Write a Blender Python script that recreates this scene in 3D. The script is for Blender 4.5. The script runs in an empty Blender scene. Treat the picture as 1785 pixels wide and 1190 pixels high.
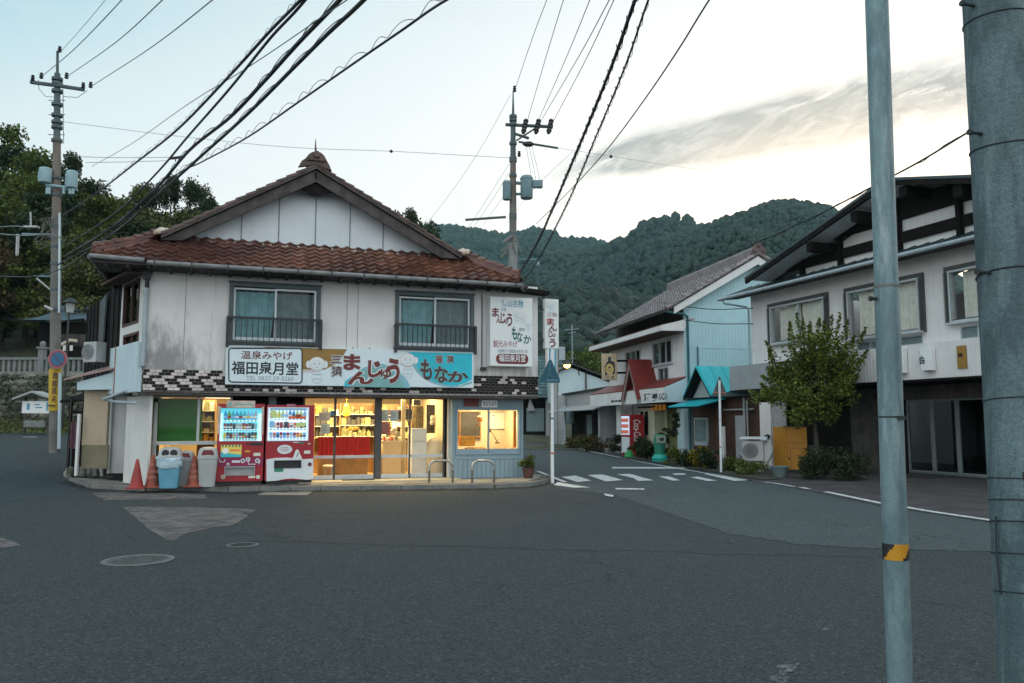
import bpy, bmesh, math, random
import numpy as np
from mathutils import Vector, Matrix, noise as mnoise
random.seed(7); RNG = np.random.default_rng(7)
sc = bpy.context.scene; COL = sc.collection
rad = math.radians
# ---------------------------------------------------------------- camera
F, EYE, PITCH = 1388.0, 1.5, math.atan(141/1388.0)
cam = bpy.data.cameras.new('camera'); cam.sensor_width = 36; cam.lens = 28; cam.clip_end = 6000; cam.clip_start = .05
camo = bpy.data.objects.new('camera', cam); COL.objects.link(camo)
camo.location = (0, 0, EYE); camo.rotation_euler = (math.pi/2 + PITCH, 0, 0); sc.camera = camo
# ---------------------------------------------------------------- colour management
sc.view_settings.view_transform = 'Standard'; sc.view_settings.look = 'None'
sc.view_settings.exposure = 0.0; sc.view_settings.gamma = 1; sc.view_settings.use_curve_mapping = False
sc.cycles.max_bounces = 6; sc.cycles.transparent_max_bounces = 16; sc.cycles.volume_bounces = 0
sc.cycles.sample_clamp_indirect = 4
# ---------------------------------------------------------------- sky: low dusk sun, thin veil of high cloud
SUN_EL, SUN_AZ = 6.0, 24.0         # degrees; azimuth measured to the right of straight ahead
world = bpy.data.worlds.new('World'); sc.world = world; world.use_nodes = True
nt = world.node_tree; nt.nodes.clear()
def N(t, kind, **kw):
    n = t.nodes.new(kind)
    for k, v in kw.items(): setattr(n, k, v)
    return n
def M_(t, op, a, b=None, c=None, clamp=False):
    n = N(t, 'ShaderNodeMath', operation=op, use_clamp=clamp)
    for i, x in enumerate((a, b, c)):
        if x is None: continue
        if isinstance(x, (int, float)): n.inputs[i].default_value = x
        else: t.links.new(x, n.inputs[i])
    return n.outputs[0]
def SSTEP(t, x, lo, hi):
    n = N(t, 'ShaderNodeMapRange', interpolation_type='SMOOTHSTEP')
    t.links.new(x, n.inputs[0]); n.inputs[1].default_value = lo; n.inputs[2].default_value = hi
    return n.outputs[0]
def RAMP(t, x, stops):
    n = N(t, 'ShaderNodeValToRGB'); e = n.color_ramp.elements
    while len(e) < len(stops): e.new(.5)
    for i, (p, c) in enumerate(stops):
        e[i].position = p; e[i].color = (*c, 1) if len(c) == 3 else c
    t.links.new(x, n.inputs[0]); return n.outputs[0]
def MIXC(t, f, a, b, mode='MIX'):
    n = N(t, 'ShaderNodeMix', data_type='RGBA', blend_type=mode); n.clamp_factor = True
    for i, x in ((0, f), (6, a), (7, b)):
        if isinstance(x, (int, float)): n.inputs[i].default_value = x
        elif isinstance(x, tuple): n.inputs[i].default_value = (*x, 1)
        else: t.links.new(x, n.inputs[i])
    return n.outputs[2]
def NOISE(t, vec, scale, detail=3, rough=.5, dist=0):
    n = N(t, 'ShaderNodeTexNoise'); n.inputs['Scale'].default_value = scale; n.inputs['Detail'].default_value = detail
    n.inputs['Roughness'].default_value = rough; n.inputs['Distortion'].default_value = dist
    if vec is not None: t.links.new(vec, n.inputs['Vector'])
    return n.outputs[0]
def MAPV(t, vec, scale):
    n = N(t, 'ShaderNodeMapping'); n.inputs['Scale'].default_value = scale; t.links.new(vec, n.inputs[0]); return n.outputs[0]
tc = N(nt, 'ShaderNodeTexCoord'); sep = N(nt, 'ShaderNodeSeparateXYZ'); nt.links.new(tc.outputs['Generated'], sep.inputs[0])
X, Y, Z = sep.outputs
el = M_(nt, 'MULTIPLY', M_(nt, 'ARCSINE', Z), 57.3)
az = M_(nt, 'MULTIPLY', M_(nt, 'ARCTAN2', X, Y), 57.3)
azc = M_(nt, 'MINIMUM', M_(nt, 'MAXIMUM', az, -60), 60)
q = M_(nt, 'ADD', el, M_(nt, 'MULTIPLY', azc, -.42))
veil = RAMP(nt, M_(nt, 'DIVIDE', M_(nt, 'ADD', q, 30), 120),
            [(.0, (1.10, 1.06, 1.02)), (.37, (1.0, .985, .965)), (.45, (.89, .91, .91)), (.52, (.74, .83, .855)), (.575, (.47, .68, .75)), (.625, (.25, .52, .61)), (.8, (.22, .46, .55)), (1, (.32, .5, .58))])
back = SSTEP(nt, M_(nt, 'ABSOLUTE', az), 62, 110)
veil = MIXC(nt, back, veil, (1.22, 1.34, 1.40))  # unseen sky behind the camera, made brighter to light the facades
ysafe = M_(nt, 'MAXIMUM', Y, .02)
tx = M_(nt, 'DIVIDE', X, ysafe); tz = M_(nt, 'DIVIDE', Z, ysafe)
dz = M_(nt, 'SUBTRACT', tz, M_(nt, 'ADD', .309, M_(nt, 'MULTIPLY', tx, .215)))
comb = N(nt, 'ShaderNodeCombineXYZ'); nt.links.new(M_(nt, 'MULTIPLY', tx, 9.0), comb.inputs[0]); nt.links.new(M_(nt, 'MULTIPLY', M_(nt, 'ADD', dz, M_(nt, 'MULTIPLY', tx, -.16)), 34.0), comb.inputs[1])
streakn = NOISE(nt, comb.outputs[0], 1.0, 7, .62, .8)
wid = M_(nt, 'ADD', .013, M_(nt, 'MULTIPLY', M_(nt, 'MAXIMUM', tx, 0), .046))
g = M_(nt, 'POWER', 2.718, M_(nt, 'MULTIPLY', M_(nt, 'POWER', M_(nt, 'ABSOLUTE', M_(nt, 'DIVIDE', dz, wid)), 2), -1))
mask = M_(nt, 'MULTIPLY', M_(nt, 'MULTIPLY', g, SSTEP(nt, tx, .02, .20)), SSTEP(nt, streakn, .24, .60))
mask = M_(nt, 'MULTIPLY', mask, M_(nt, 'SUBTRACT', 1.0, M_(nt, 'MULTIPLY', SSTEP(nt, tx, .42, .60), .62)))
mask = M_(nt, 'MULTIPLY', M_(nt, 'MULTIPLY', mask, 3.0), M_(nt, 'SUBTRACT', 1, SSTEP(nt, Y, .05, -.02)), clamp=True)
comb2 = N(nt, 'ShaderNodeCombineXYZ'); nt.links.new(M_(nt, 'ADD', M_(nt, 'MULTIPLY', tx, 13.0), M_(nt, 'MULTIPLY', dz, 14.0)), comb2.inputs[0]); nt.links.new(M_(nt, 'MULTIPLY', M_(nt, 'ADD', dz, M_(nt, 'MULTIPLY', tx, -.30)), 46.0), comb2.inputs[1])
mask = M_(nt, 'MULTIPLY', mask, M_(nt, 'ADD', .66, M_(nt, 'MULTIPLY', SSTEP(nt, NOISE(nt, comb2.outputs[0], 1.0, 8, .68, 1.2), .34, .62), .34)))
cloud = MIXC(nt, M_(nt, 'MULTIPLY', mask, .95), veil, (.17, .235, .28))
low = M_(nt, 'MULTIPLY', M_(nt, 'MULTIPLY', M_(nt, 'POWER', 2.718, M_(nt, 'MULTIPLY', M_(nt, 'POWER', M_(nt, 'ABSOLUTE', M_(nt, 'DIVIDE', M_(nt, 'ADD', dz, wid), .022)), 2), -1)), SSTEP(nt, tx, .12, .3)), .26)
cloud = MIXC(nt, low, cloud, (1.05, .88, .80))
wisp = NOISE(nt, MAPV(nt, tc.outputs['Generated'], (2.2, 2.2, 9)), 2.0, 6, .6, .4)
cloud = MIXC(nt, M_(nt, 'MULTIPLY', SSTEP(nt, wisp, .48, .72), .35), cloud, (.74, .78, .80))
sky = N(nt, 'ShaderNodeTexSky', sky_type='NISHITA', sun_disc=False, sun_elevation=rad(SUN_EL), sun_rotation=rad(SUN_AZ), air_density=1.0, dust_density=1.5)
skyb = MIXC(nt, 1.0, sky.outputs[0], (.05, .05, .05), 'MULTIPLY')
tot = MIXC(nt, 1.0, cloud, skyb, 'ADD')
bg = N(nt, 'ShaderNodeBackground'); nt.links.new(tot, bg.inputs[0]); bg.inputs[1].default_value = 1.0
wo = N(nt, 'ShaderNodeOutputWorld'); nt.links.new(bg.outputs[0], wo.inputs[0])
sl = bpy.data.lights.new('sun', 'SUN'); sl.energy = .35; sl.angle = rad(20); sl.color = (1, .86, .7)
so = bpy.data.objects.new('sun', sl); COL.objects.link(so)
sd = Vector((math.sin(rad(SUN_AZ))*math.cos(rad(SUN_EL)), math.cos(rad(SUN_AZ))*math.cos(rad(SUN_EL)), math.sin(rad(SUN_EL))))
so.rotation_euler = sd.to_track_quat('Z', 'Y').to_euler(); so.location = (60, 90, 60)
# ---------------------------------------------------------------- geometry helpers
def ray(px, py):
    a, b = (px-892.5)/F, (595-py)/F
    return Vector((a, math.cos(PITCH)-b*math.sin(PITCH), math.sin(PITCH)+b*math.cos(PITCH)))
def at(px, py, y):
    r = ray(px, py); t = y/r.y; return Vector((r.x*t, y, EYE+r.z*t))
def ground(px, py, z=0.0):
    r = ray(px, py); t = (z-EYE)/r.z; return Vector((r.x*t, r.y*t, z))
class P:
    """a vertical plane: u runs along it, z is up, d stands out of it"""
    def __init__(s, x, y, deg): s.x, s.y, s.deg = x, y, deg; s.c, s.s = math.cos(rad(deg)), math.sin(rad(deg))
    def off(s, d, du=0): return P(s.x+s.s*d+s.c*du, s.y-s.c*d+s.s*du, s.deg)
    def pt(s, u, z, d=0): return Vector((s.x+s.c*u+s.s*d, s.y+s.s*u-s.c*d, z))
    def uz(s, px, py):
        r = ray(px, py); t = (s.x*s.s-s.y*s.c)/(r.x*s.s-r.y*s.c)
        return ((r.x*t-s.x)*s.c+(r.y*t-s.y)*s.s, EYE+r.z*t)
    def rect(s, x0, y0, x1, y1):
        a, b, c, d = s.uz(x0, y0), s.uz(x1, y1), s.uz(x0, y1), s.uz(x1, y0)
        return (a[0]+c[0])/2, (b[0]+d[0])/2, (b[1]+c[1])/2, (a[1]+d[1])/2      # u0,u1,z0,z1
WLD = P(0, 0, 0)
ROOT = {}
def tagp(o, label=None, cat=None, group=None, kind=None):
    if label: o['label'] = label
    if cat: o['category'] = cat
    if group: o['group'] = group
    if kind: o['kind'] = kind
    return o
def thing(name, loc, label, cat, group=None):
    o = bpy.data.objects.new(name, None); COL.objects.link(o); o.location = loc; o.empty_display_size = .2
    ROOT[o] = Vector(loc); return tagp(o, label, cat, group)
class MB:
    def __init__(s): s.v = []; s.f = []; s.m = []; s.rad = None
    def face(s, pts, mi=0):
        n = len(s.v); s.v += [tuple(p) for p in pts]; s.f.append(tuple(range(n, n+len(pts)))); s.m.append(mi)
    def add(s, vs, fs, mi=0):
        n = len(s.v); s.v += [tuple(p) for p in vs]
        for f in fs: s.f.append(tuple(i+n for i in f)); s.m.append(mi)
    def hexa(s, p, mi=0):       # 8 corners: bottom ring 0-3, top ring 4-7
        s.add(p, [(0, 1, 2, 3), (4, 7, 6, 5), (0, 4, 5, 1), (1, 5, 6, 2), (2, 6, 7, 3), (3, 7, 4, 0)], mi)
    def box(s, fr, u0, u1, z0, z1, d0, d1, mi=0):
        s.hexa([fr.pt(u0, z0, d0), fr.pt(u1, z0, d0), fr.pt(u1, z0, d1), fr.pt(u0, z0, d1), fr.pt(u0, z1, d0), fr.pt(u1, z1, d0), fr.pt(u1, z1, d1), fr.pt(u0, z1, d1)], mi)
    def wbox(s, x0, x1, y0, y1, z0, z1, mi=0): s.box(WLD, x0, x1, z0, z1, -y0, -y1, mi)
    def prism(s, fr, poly, d0, d1, mi=0):
        n = len(poly); vs = [fr.pt(u, z, d0) for u, z in poly]+[fr.pt(u, z, d1) for u, z in poly]
        s.add(vs, [tuple(range(n)), tuple(range(2*n-1, n-1, -1))]+[(i, n+i, n+(i+1) % n, (i+1) % n) for i in range(n)], mi)
    def slab(s, pts, th, mi=0):   # a polygon thickened straight down
        n = len(pts); vs = [Vector(p) for p in pts]+[Vector(p)-Vector((0, 0, th)) for p in pts]
        s.add(vs, [tuple(range(n)), tuple(range(2*n-1, n-1, -1))]+[(i, n+i, n+(i+1) % n, (i+1) % n) for i in range(n)], mi)
    def tube(s, pts, r, n=6, mi=0, r1=None, cap=True):
        pts = [Vector(p) for p in pts]; m = len(pts); base = len(s.v); up = None
        for i, p in enumerate(pts):
            d = (pts[min(i+1, m-1)]-pts[max(i-1, 0)])
            d = d.normalized() if d.length > 1e-9 else Vector((0, 0, 1))
            if up is None: up = d.orthogonal().normalized()
            up = (up-d*up.dot(d)); up = up.normalized() if up.length > 1e-6 else d.orthogonal().normalized()
            w = d.cross(up); rr = r if r1 is None else r+(r1-r)*i/max(m-1, 1)
            for k in range(n):
                a = 2*math.pi*k/n; s.v.append(tuple(p+(up*math.cos(a)+w*math.sin(a))*rr))
        for i in range(m-1):
            for k in range(n):
                a, b = base+i*n+k, base+i*n+(k+1) % n; s.f.append((a, b, b+n, a+n)); s.m.append(mi)
        if cap:
            s.f.append(tuple(base+k for k in range(n))[::-1]); s.m.append(mi)
            s.f.append(tuple(base+(m-1)*n+k for k in range(n))); s.m.append(mi)
    def lathe(s, c, prof, n=16, mi=0, axis=None):
        c = Vector(c); ax = Vector(axis).normalized() if axis else Vector((0, 0, 1))
        e1 = ax.orthogonal().normalized() if axis else Vector((1, 0, 0)); e2 = ax.cross(e1); base = len(s.v); m = len(prof)
        for r, h in prof:
            for k in range(n):
                a = 2*math.pi*k/n; s.v.append(tuple(c+ax*h+(e1*math.cos(a)+e2*math.sin(a))*max(r, 1e-4)))
        for i in range(m-1):
            for k in range(n):
                a, b = base+i*n+k, base+i*n+(k+1) % n; s.f.append((a, b, b+n, a+n)); s.m.append(mi)
        s.f.append(tuple(base+k for k in range(n))[::-1]); s.m.append(mi)
        s.f.append(tuple(base+(m-1)*n+k for k in range(n))); s.m.append(mi)
    def disc(s, fr, u, z, d, r, mi=0, n=24, rz=None, th=.004):
        s.prism(fr, [(u+r*math.cos(2*math.pi*k/n), z+(rz or r)*math.sin(2*math.pi*k/n)) for k in range(n)], d, d+th, mi)
    def ell(s, c, r, mi=0, nu=10, nv=6, jit=0):
        c = Vector(c); vs = []; fs = []
        for j in range(nv+1):
            t = math.pi*j/nv
            for i in range(nu):
                a = 2*math.pi*i/nu; k = 1+random.uniform(-jit, jit)
                vs.append(c+Vector((r[0]*math.sin(t)*math.cos(a)*k, r[1]*math.sin(t)*math.sin(a)*k, -r[2]*math.cos(t)*k)))
        for j in range(nv):
            for i in range(nu): fs.append((j*nu+i, j*nu+(i+1) % nu, (j+1)*nu+(i+1) % nu, (j+1)*nu+i))
        s.add(vs, fs, mi)
    def build_each(s, name, mats, parent=None, gap=.004, **kw):
        """one object per separate piece (pieces whose boxes touch stay together)"""
        n = len(s.v); par = list(range(n))
        def find(i):
            while par[i] != i: par[i] = par[par[i]]; i = par[i]
            return i
        for f in s.f:
            a = find(f[0])
            for i in f[1:]: par[find(i)] = a
        isl = {}
        for i in range(n): isl.setdefault(find(i), []).append(i)
        V = np.array(s.v); G_ = [[V[i].min(0)-gap, V[i].max(0)+gap, set(i)] for i in isl.values()]; ch = True
        while ch:
            ch = False
            for a in range(len(G_)):
                for b in range(len(G_)-1, a, -1):
                    if (G_[a][0] <= G_[b][1]).all() and (G_[b][0] <= G_[a][1]).all():
                        G_[a] = [np.minimum(G_[a][0], G_[b][0]), np.maximum(G_[a][1], G_[b][1]), G_[a][2] | G_[b][2]]; del G_[b]; ch = True
        out = []
        for _, _, ids in G_:
            m = MB(); mp = {}
            for i in sorted(ids): mp[i] = len(m.v); m.v.append(s.v[i])
            for f, mi in zip(s.f, s.m):
                if f[0] in ids: m.f.append(tuple(mp[i] for i in f)); m.m.append(mi)
            out.append(m.build(name, mats, parent, **kw))
        return out
    def build(s, name, mats, parent=None, smooth=None, bevel=0, fix=True):
        if not isinstance(mats, (list, tuple)): mats = [mats]
        off = Vector((0, 0, 0)); root = parent
        while root is not None:
            if root in ROOT: off = ROOT[root]; break
            root = root.parent
        me = bpy.data.meshes.new(name)
        if parent is None:
            a = np.array(s.v); lo, hi = a.min(0), a.max(0); off = Vector(((lo[0]+hi[0])/2, (lo[1]+hi[1])/2, lo[2]))
        vs = (np.array(s.v)-np.array(off)).tolist()
        me.from_pydata(vs, [], s.f)
        for m in mats: me.materials.append(m)
        if len(mats) > 1: me.polygons.foreach_set('material_index', s.m)
        if fix:
            b = bmesh.new(); b.from_mesh(me); bmesh.ops.recalc_face_normals(b, faces=b.faces); b.to_mesh(me); b.free()
        if smooth:
            me.polygons.foreach_set('use_smooth', [True]*len(me.polygons)); me.set_sharp_from_angle(angle=rad(smooth))
        me.update()
        o = bpy.data.objects.new(name, me); COL.objects.link(o)
        if parent is not None: o.parent = parent
        else: o.location = off; ROOT[o] = off
        if bevel:
            bv = o.modifiers.new('bevel', 'BEVEL'); bv.width = bevel; bv.segments = 2; bv.limit_method = 'ANGLE'; bv.angle_limit = rad(40)
        return o
def copy_tree(o, parent=None):
    c = o.copy(); COL.objects.link(c)
    if parent is not None: c.parent = parent
    for ch in list(o.children): copy_tree(ch, c)
    return c
def wall_holes(mb, fr, u0, u1, z0, z1, d, holes, depth=.15, mi=0, mrev=None):
    """wall face with openings and their reveals"""
    mrev = mi if mrev is None else mrev
    us = sorted({u0, u1, *[h[0] for h in holes], *[h[1] for h in holes]}); zs = sorted({z0, z1, *[h[2] for h in holes], *[h[3] for h in holes]})
    for a, b in zip(us, us[1:]):
        for c, e in zip(zs, zs[1:]):
            if any(h[0]-1e-6 <= a and b <= h[1]+1e-6 and h[2]-1e-6 <= c and e <= h[3]+1e-6 for h in holes): continue
            mb.face([fr.pt(a, c, d), fr.pt(b, c, d), fr.pt(b, e, d), fr.pt(a, e, d)], mi)
    for a, b, c, e in holes:
        q = [(a, c), (b, c), (b, e), (a, e)]
        for i in range(4):
            (p, r), (s_, t) = q[i], q[(i+1) % 4]
            mb.face([fr.pt(p, r, d), fr.pt(s_, t, d), fr.pt(s_, t, d-depth), fr.pt(p, r, d-depth)], mrev)
def strip_frame(mb, fr, u0, u1, z0, z1, w, d0, d1, mi=0):
    mb.box(fr, u0, u1, z0, z0+w, d0, d1, mi); mb.box(fr, u0, u1, z1-w, z1, d0, d1, mi)
    mb.box(fr, u0, u0+w, z0+w, z1-w, d0, d1, mi); mb.box(fr, u1-w, u1, z0+w, z1-w, d0, d1, mi)
def text_mb(mb, fr, s, u0, u1, z0, z1, d, mi=0, bold=0.0, vertical=False, shear=0, th=0):
    c = bpy.data.curves.new('t', 'FONT'); c.body = '\n'.join(s) if vertical else s; c.align_x = 'CENTER'; c.offset = bold; c.resolution_u = 3; c.shear = shear
    o = bpy.data.objects.new('t', c); COL.objects.link(o)
    dg = bpy.context.evaluated_depsgraph_get(); m = bpy.data.meshes.new_from_object(o.evaluated_get(dg))
    if len(m.vertices):
        a = np.array([v.co[:] for v in m.vertices]); lo, hi = a.min(0), a.max(0)
        vs = [fr.pt(u0+(p[0]-lo[0])/max(hi[0]-lo[0], 1e-6)*(u1-u0), z0+(p[1]-lo[1])/max(hi[1]-lo[1], 1e-6)*(z1-z0), d) for p in a]
        mb.add(vs, [tuple(f.vertices) for f in m.polygons], mi)
    bpy.data.objects.remove(o); bpy.data.curves.remove(c); bpy.data.meshes.remove(m)
def bezier(pts, n=24):
    """smooth polyline through points (Catmull-Rom)"""
    p = [Vector(a) for a in pts]; p = [2*p[0]-p[1]]+p+[2*p[-1]-p[-2]]; out = []
    for i in range(1, len(p)-2):
        for k in range(n):
            t = k/n; a, b, c, d = p[i-1:i+3]
            out.append(.5*((2*b)+(c-a)*t+(2*a-5*b+4*c-d)*t*t+(-a+3*b-3*c+d)*t**3))
    return out+[p[-2]]
# ---------------------------------------------------------------- materials
MATS = {}
def mat(name, col, rough=.6, var=.12, scale=2.5, bump=0, bscale=30, metal=0, streak=0, dirt=(.10, .10, .09), island=0, emit=None, es=0, spec=.5, speck=0, sscale=120, alt=None, altf=.5, stain=None):
    m = bpy.data.materials.new(name); m.use_nodes = True; t = m.node_tree; b = t.nodes['Principled BSDF']
    tc = N(t, 'ShaderNodeTexCoord').outputs['Object']
    c = tuple(col)
    n1 = NOISE(t, tc, scale, 5, .6)
    f = SSTEP(t, n1, .3, .7)
    dk = tuple(x*(1-var) for x in c); lt = tuple(min(x*(1+var), 1) for x in c)
    out = MIXC(t, f, dk, lt)
    if alt: out = MIXC(t, SSTEP(t, NOISE(t, tc, scale*.37, 4, .6), altf-.08, altf+.08), out, tuple(alt))
    if island:
        g = N(t, 'ShaderNodeNewGeometry').outputs['Random Per Island']
        out = MIXC(t, 1.0, out, RAMP(t, g, [(0, (1-island,)*3), (1, (1+island,)*3)]), 'MULTIPLY')
    if speck:
        s = NOISE(t, tc, sscale, 2, .7); out = MIXC(t, 1.0, out, RAMP(t, s, [(.3, (1-speck,)*3), (.5, (1, 1, 1)), (.72, (1+speck*1.4,)*3)]), 'MULTIPLY')
    if streak:
        st = NOISE(t, MAPV(t, tc, (5, 5, .35)), 1.6, 5, .65)
        out = MIXC(t, M_(t, 'MULTIPLY', SSTEP(t, st, .45, .8), streak), out, tuple(dirt))
    if stain:
        out = stain(t, tc, out)
    t.links.new(out, b.inputs['Base Color'])
    b.inputs['Roughness'].default_value = rough; b.inputs['Metallic'].default_value = metal; b.inputs['Specular IOR Level'].default_value = spec
    if rough < .9:
        t.links.new(M_(t, 'ADD', rough-.08, M_(t, 'MULTIPLY', n1, .16)), b.inputs['Roughness'])
    if bump:
        bn = N(t, 'ShaderNodeBump'); bn.inputs['Strength'].default_value = bump; bn.inputs['Distance'].default_value = .02
        t.links.new(NOISE(t, tc, bscale, 3, .6), bn.inputs['Height']); t.links.new(bn.outputs[0], b.inputs['Normal'])
    if emit:
        b.inputs['Emission Color'].default_value = (*emit, 1); b.inputs['Emission Strength'].default_value = es
    MATS[name] = m; return m
def leafmat(name, col, isl=.45, trans=.25, warm=None):
    m = bpy.data.materials.new(name); m.use_nodes = True; t = m.node_tree; b = t.nodes['Principled BSDF']
    g = N(t, 'ShaderNodeNewGeometry').outputs['Random Per Island']
    w = warm or (col[0]*1.5, col[1]*1.25, col[2]*.8)
    c = MIXC(t, g, tuple(x*(1-isl) for x in col), tuple(x*(1+isl) for x in w))
    t.links.new(c, b.inputs['Base Color']); b.inputs['Roughness'].default_value = .6; b.inputs['Specular IOR Level'].default_value = .3
    tr = N(t, 'ShaderNodeBsdfTranslucent'); t.links.new(c, tr.inputs[0]); mx = N(t, 'ShaderNodeMixShader'); mx.inputs[0].default_value = trans
    t.links.new(b.outputs[0], mx.inputs[1]); t.links.new(tr.outputs[0], mx.inputs[2]); t.links.new(mx.outputs[0], t.nodes['Material Output'].inputs[0])
    return m
def glassmat(name, tint=(.9, .95, .95), refl=.5, rough=.03):
    m = bpy.data.materials.new(name); m.use_nodes = True; t = m.node_tree; t.nodes.remove(t.nodes['Principled BSDF'])
    tr = N(t, 'ShaderNodeBsdfTransparent'); tr.inputs[0].default_value = (*tint, 1)
    gl = N(t, 'ShaderNodeBsdfGlossy'); gl.inputs['Roughness'].default_value = rough
    fr = N(t, 'ShaderNodeFresnel'); fr.inputs[0].default_value = 1.5
    mx = N(t, 'ShaderNodeMixShader'); t.links.new(M_(t, 'MULTIPLY', fr.outputs[0], refl), mx.inputs[0])
    t.links.new(tr.outputs[0], mx.inputs[1]); t.links.new(gl.outputs[0], mx.inputs[2]); t.links.new(mx.outputs[0], t.nodes['Material Output'].inputs[0])
    return m
def shop_stain(t, tc, out):
    sp = N(t, 'ShaderNodeSeparateXYZ'); t.links.new(tc, sp.inputs[0])
    # black mould low on the left half of the facade, with its own ragged edge
    n = NOISE(t, MAPV(t, tc, (3, 3, 1.2)), 1.1, 7, .7)
    mx = M_(t, 'MULTIPLY', SSTEP(t, sp.outputs[0], -1.4, -3.4), SSTEP(t, sp.outputs[2], 4.15, 2.7))
    f = M_(t, 'MULTIPLY', SSTEP(t, M_(t, 'ADD', n, M_(t, 'MULTIPLY', mx, .50)), .58, .95), .72)
    out = MIXC(t, f, out, (.115, .12, .12))
    e = M_(t, 'MULTIPLY', SSTEP(t, M_(t, 'ADD', NOISE(t, MAPV(t, tc, (7, 7, .45)), 1.5, 5, .6), M_(t, 'MULTIPLY', SSTEP(t, sp.outputs[2], 3.35, 2.6), .22)), .60, .85), .5)
    return MIXC(t, e, out, (.30, .28, .25))
mat('stucco', (.76, .735, .715), .85, .05, 1.3, .25, 60, streak=.07, dirt=(.40, .39, .37), stain=shop_stain)
mat('stucco_side', (.68, .67, .64), .85, .06, 1.5, .25, 60, streak=.3, dirt=(.36, .35, .33))
mat('white_wall', (.74, .725, .71), .85, .06, 1.2, .2, 50, streak=.30, dirt=(.42, .41, .395))
mat('gable_panel', (.66, .70, .73), .8, .05, 1.2, .1, 40, streak=.10, dirt=(.42, .44, .45))
mat('batten', (.16, .19, .21), .7)
mat('old_wood', (.082, .070, .067), .9, .3, 3, .5, 25, streak=.4, dirt=(.17, .155, .15), spec=.2)
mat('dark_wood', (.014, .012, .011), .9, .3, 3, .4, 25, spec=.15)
mat('brown_wood', (.075, .036, .026), .8, .25, 3, .3, 25)
mat('glazed_tile', (.148, .064, .042), .28, .25, 1.5, .10, 20, island=.36, alt=(.092, .040, .031), altf=.54)
mat('tile_trim', (.135, .053, .038), .36, .3, 3, .2, 20, island=.35)
mat('tile_verge', (.085, .046, .038), .5, .3, 4, .3, 20, island=.4)
mat('tile_pale', (.55, .44, .36), .6, .25, 4)
mat('grey_tile', (.20, .165, .165), .5, .25, 2, .15, 20, island=.4)
mat('dark_roof', (.05, .075, .08), .45, .2, 2, .1, 15)
mat('gutter', (.20, .20, .20), .55, .25, 4, streak=.35, dirt=(.08, .07, .06))
mat('pipe_grey', (.36, .42, .46), .55, .12, 3, streak=.3, dirt=(.2, .2, .2))
mat('win_steel', (.075, .105, .115), .5, .15, 4)
mat('aluminium', (.52, .56, .58), .42, .08, 5, metal=.35)
mat('alu_dark', (.085, .083, .080), .45, .1, 5, metal=.3)
mat('black_rail', (.022, .024, .026), .5, .1)
mat('curtain_teal', (.20, .40, .44), .9, .15, 6, island=0)
mat('curtain_grey', (.19, .25, .26), .9, .12, 6)
mat('curtain_white', (.80, .78, .72), .9, .1, 6)
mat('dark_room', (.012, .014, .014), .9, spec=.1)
mat('tile_black', (.012, .008, .008), .5, .3, 8, island=.4, spec=.25)
mat('tile_white', (.60, .52, .50), .4, .15, 8, island=.15)
mat('grout', (.22, .21, .20), .9)
mat('sign_white', (.70, .80, .84), .45, .03, 2, streak=.10, dirt=(.45, .45, .44))
mat('sign_cream', (.78, .80, .79), .45, .03, 2, streak=.08, dirt=(.5, .5, .48))
mat('sign_ochre', (.30, .165, .035), .5, .08, 3)
mat('sign_pink', (.62, .55, .55), .5, .05)
mat('sign_turq', (.015, .50, .62), .5, .1, 2.5)
mat('sign_sage', (.20, .42, .41), .5, .08, 3)
mat('sign_slate', (.22, .48, .55), .5, .08, 3)
mat('ink_black', (.018, .025, .030), .5, .05)
mat('ink_maroon', (.16, .022, .022), .5, .08)
mat('ink_red', (.30, .03, .05), .5, .08)
mat('ink_brown', (.085, .03, .03), .5, .08)
mat('ink_blue', (.09, .30, .42), .5, .05)
mat('ink_green', (.02, .12, .11), .5, .05)
mat('ink_rose', (.40, .15, .19), .5, .05)
mat('ink_pale', (.55, .47, .44), .5, .05)
mat('ink_grey', (.25, .30, .33), .5, .05)
mat('ink_white', (.75, .78, .78), .5, .03)
mat('grey_blue', (.24, .33, .38), .6, .06, 2, streak=.15, dirt=(.18, .22, .25))
mat('grey_blue_deep', (.16, .23, .27), .6, .05)
mat('pale_blue', (.50, .62, .66), .6, .05, 1.5, streak=.2, dirt=(.38, .42, .44))
mat('rust', (.30, .12, .05), .9, .3, 8)
mat('beige_wall', (.42, .34, .24), .85, .08, 1.5, .2, 40, streak=.25, dirt=(.26, .21, .15))
mat('olive_wall', (.19, .17, .11), .9, .15, 2, .3, 30)
mat('red_paint', (.34, .014, .022), .38, .08, 3)
mat('red_dark', (.12, .008, .012), .45)
mat('white_paint', (.68, .72, .74), .45, .05, 3)
mat('black_plastic', (.02, .02, .022), .4, .1)
mat('grey_plastic', (.33, .345, .35), .5, .08, 3)
mat('light_plastic', (.42, .43, .42), .55, .1, 3, streak=.25, dirt=(.3, .29, .27))
mat('blue_plastic', (.12, .34, .46), .5, .12, 3, streak=.3, dirt=(.2, .33, .38))
mat('clear_bag', (.45, .58, .64), .3, .2, 8)
mat('cone_red', (.32, .028, .025), .55, .18, 4, streak=.3, dirt=(.16, .04, .035))
mat('cone_faded', (.30, .07, .045), .7, .25, 6, streak=.4, dirt=(.12, .06, .05))
mat('cone_band', (.40, .15, .10), .7, .3, 8)
mat('steel', (.42, .41, .38), .28, .15, 6, metal=.9)
mat('steel_worn', (.20, .18, .15), .45, .3, 10, metal=.6)
mat('galv', (.175, .235, .25), .5, .12, 4, .05, 60, metal=.25, streak=.35, dirt=(.09, .125, .135))
mat('concrete_pole', (.105, .145, .155), .8, .35, 2.6, .3, 50, streak=.75, dirt=(.042, .062, .07), speck=.22, sscale=160, alt=(.15, .19, .195), altf=.56)
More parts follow.
